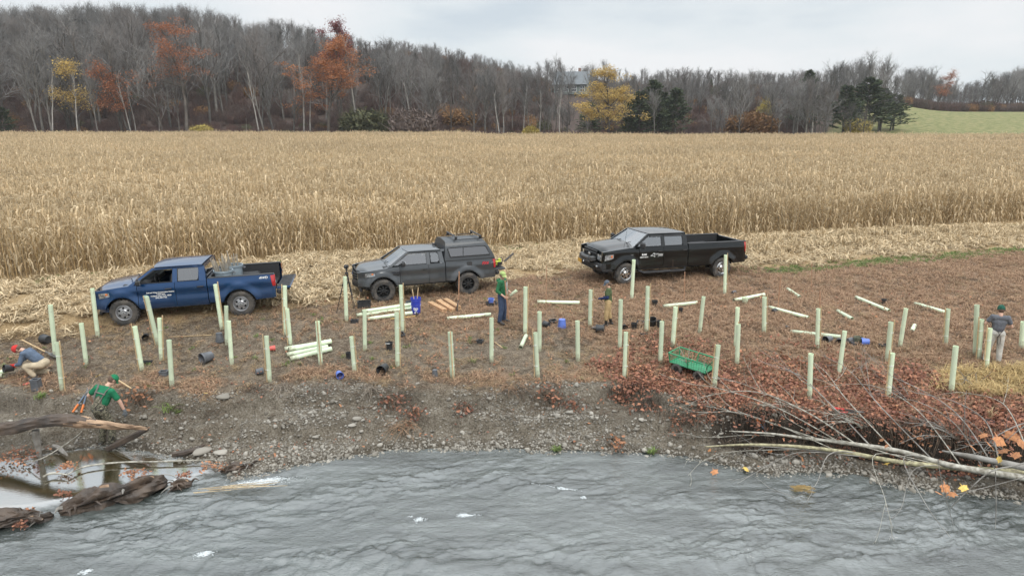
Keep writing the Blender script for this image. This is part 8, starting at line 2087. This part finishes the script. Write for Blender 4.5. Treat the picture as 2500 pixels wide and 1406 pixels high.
for k, (px, py, w, lb, m, lf) in enumerate([(900,950,.5,'pale exposed roots hanging from the middle bank lip',M_PALETWIG,None),(960,975,.6,'dark dead bush sliding down the middle bank',M_TWIG,M_LEAF),(1005,1010,.5,'red leaved dead bush at the middle of the gravel bank',M_TWIG,M_LEAF),(985,1040,.35,'rusty grass clump below the red leaved dead bush',M_REDG,None),(1270,955,.7,'dark dead growth hanging from the lip above the gravel',M_TWIG,None),(1340,960,.5,'dead stems with a few red leaves on the gravel bank lip',M_TWIG,M_LEAF),(1395,985,.4,'red leaf clump half way down the gravel bank',M_TWIG,M_LEAF),(1530,950,.7,'black tangle of roots under the bank lip beside the gravel',M_LOGD,M_LEAF),(1590,985,.6,'black roots and red leaves where the leafy bank begins',M_LOGD,M_LEAF),(1240,945,.5,'rusty orange grass fringe below the staked tube on the bank lip',M_REDG,None),(345,965,.45,'rust leaved dead bush beside the stuck wooden handle',M_TWIG,M_LEAFO),(620,955,.6,'dead stems on the lip of the bank below a staked tube',M_TWIG,None),(690,950,.5,'brown fallen twig heap below the tied bundle',M_PALETWIG,None),(1130,1000,.35,'red leaves at the dark hollow of the gravel bank',M_TWIG,M_LEAF),(1500,1080,.3,'rusty leaves by the waterline under the gravel',M_TWIG,M_LEAFO),(1700,1010,.8,'black hanging roots under the leafy bank lip, nearest the gravel',M_LOGD,M_LEAF),(1850,1025,.8,'black hanging roots and leaves behind the orange loppers',M_LOGD,M_LEAF),(2000,1040,.8,'dark roots beneath the leaf mat above the fallen trunks',M_LOGD,M_LEAF),(2230,1055,.7,'dark hollow of roots under the leaf mat above the grey trunk',M_LOGD,M_LEAFO)]): wad(px, py, w, lb, m, 80 + k, lf, 70)
for k, (px, py, s, lb) in enumerate([(418,1000,.28,'bright green weed on the mud left of the gravel'),(435,1008,.16,'small green weed beside the bright green one'),(98,972,.16,'small green weed under the dark square pot'),(1360,1100,.14,'tiny green plant at the waterline below the gravel'),(1590,1105,.14,'tiny yellow green plant at the waterline under the leafy bank')]):
    g = at(px, py); b = BL(); tuft(b, 40, s, .014, s * .8, .9); o = thing('green_weed', lb, 'weed', g); c = bpy.data.objects.new('leaves', b.mesh('leaves', [M_GREENG])); COL.objects.link(c); c.parent = o
# --- large sycamore leaves
M_SYC = mat('orange_sycamore_leaf', (.50, .22, .085), .65, col2=(.30, .12, .05), scale=9, rand=.2); M_SYY = mat('yellow_sycamore_leaf', (.62, .42, .10), .6, var=.2, scale=9)
def syc_mesh(nm, m):
    out_ = [(0,-.35),(.12,-.30),(.42,-.32),(.34,-.10),(.55,.12),(.30,.16),(.22,.24),(.05,.22),(0,.58),(-.05,.22),(-.22,.24),(-.30,.16),(-.55,.12),(-.34,-.10),(-.42,-.32),(-.12,-.30)]
    b = MB(); v = [(0, 0, .05)] + [(x, y, .06 * math.sin(x * 6) - .10 * (x * x + y * y)) for x, y in out_]; b.add(v, [(0, i + 1, (i + 1) % 16 + 1) for i in range(16)]); b.tube([(0, -.33, 0), (.02, -.5, -.03), (0, -.62, -.05)], .012, 4); return b.mesh(nm, m, 60)
SY = [syc_mesh('leaf', M_SYC), syc_mesh('leaf', M_SYY)]
def near_branch():
    o = thing('leafy_branch', 'thin dark branch with large orange sycamore leaves reaching over the near water', 'branch', (0, 0, 0)); Y = 10.2
    for pts, r in [([(2600,1080),(2500,1130),(2420,1150),(2360,1200),(2322,1238)], .016), ([(2600,1130),(2480,1170),(2300,1215)], .010), ([(2600,1060),(2520,1030),(2440,1060),(2400,1100)], .012), ([(2580,1000),(2500,1040),(2440,1090)], .010), ([(2430,1150),(2432,1230),(2430,1290)], .008), ([(2290,1120),(2300,1180),(2330,1290)], .007)]:
        b = MB(); pa = spline([at_y(x, y, Y + ru(-.1, .1)) for x, y in pts], 5); b.tube(pa, list(np.linspace(r, r * .4, len(pa))), 6); b.build('twig', M_LOGG, o)
    for x, y, w, k, ro in [(2308,1190,46,0,.3),(2290,1202,34,0,2.0),(2325,1205,34,0,-1.2),(2352,1190,34,1,.2),(2440,1075,60,0,.4),(2470,1062,50,0,-.5),(2415,1085,46,0,1.5),(2492,1080,50,0,.9),(2450,1100,40,0,-1.0),(2375,1092,36,0,1.1),(2480,1110,36,0,.2),(2440,1120,34,1,.6),(2400,1062,30,0,-.3)]:
        p = at_y(x, y, Y + ru(-.25, .25)); l = bpy.data.objects.new('leaf', SY[k]); COL.objects.link(l); l.parent = o; l.location = p; l.scale = (w * mpp(p) * .72,) * 3; l.rotation_euler = (ru(.4, 1.1), ru(-.4, .4), ro)
near_branch()
for x, y, w, k, lb in [(1732,1107,14,0,'single orange leaf hanging just over the water by the thin twigs'),(1742,1178,18,0,'orange leaf dangling above the river past the gravel'),(1952,1122,16,0,'orange leaf on the yellow green fallen trunk twigs'),(1880,1110,16,0,'orange leaf beside the tips of the lower fallen trunk'),(1820,1152,20,1,'pale yellow leaf floating by the twig tips'),(2165,1140,18,1,'yellow leaf caught under the lower fallen trunk'),(1932,1080,18,0,'orange leaf resting on the upper fallen trunk'),(660,962,9,0,'orange leaf on the bank lip below a tube'),(240,925,14,1,'large pale leaf on mud behind the man in waders'),(500,968,14,1,'tan leaf beside the grey stone slab')]:
    p = at(x, y); l = bpy.data.objects.new('sycamore_leaf', SY[k]); COL.objects.link(l); l.location = p + Vector((0, 0, .10 if p.z > Z_WATER else Z_WATER - p.z + .06)); l.scale = (w * mpp(p) * 1.1,) * 3; l.rotation_euler = (ru(.2, .9), ru(-.3, .3), ru(0, 6)); tag(l, lb, 'leaf', 'large fallen sycamore leaves')
p = at_z(1945, 1195, Z_WATER + .03); bl = BL()
for k in range(70): q = p + Vector((ru(-.16, .25), ru(-.06, .06), ru(-.02, .10))); d = Vector((1, ru(-.4, .4), ru(-.5, .2))).normalized(); bl.blade([q, q + d * .08, q + d * .16], [.006, .012, .003], Vector((0, 0, 1)))
o = bpy.data.objects.new('leaf_debris', bl.mesh('leaf_debris', [M_GOLDG])); COL.objects.link(o); tag(o, 'tan leaf debris caught on a twig in the river', None, None, 'stuff')

# ================================================================== HAZE
def haze(density):
    m = bpy.data.materials.new('haze'); m.use_nodes = True; nt = m.node_tree; nt.nodes.clear()
    o_ = nt.nodes.new('ShaderNodeOutputMaterial'); v = nt.nodes.new('ShaderNodeVolumePrincipled'); v.inputs['Color'].default_value = (.90, .95, 1, 1); v.inputs['Density'].default_value = density; v.inputs['Anisotropy'].default_value = .2
    nt.links.new(v.outputs[0], o_.inputs['Volume'])
    b = MB(); b.box((0, 740, 30), (2000, 1660, 67)); h = b.build('haze', m, None, 0); tag(h, 'thin grey autumn haze over the field and the hill', None, None, 'stuff')
haze(.00017)
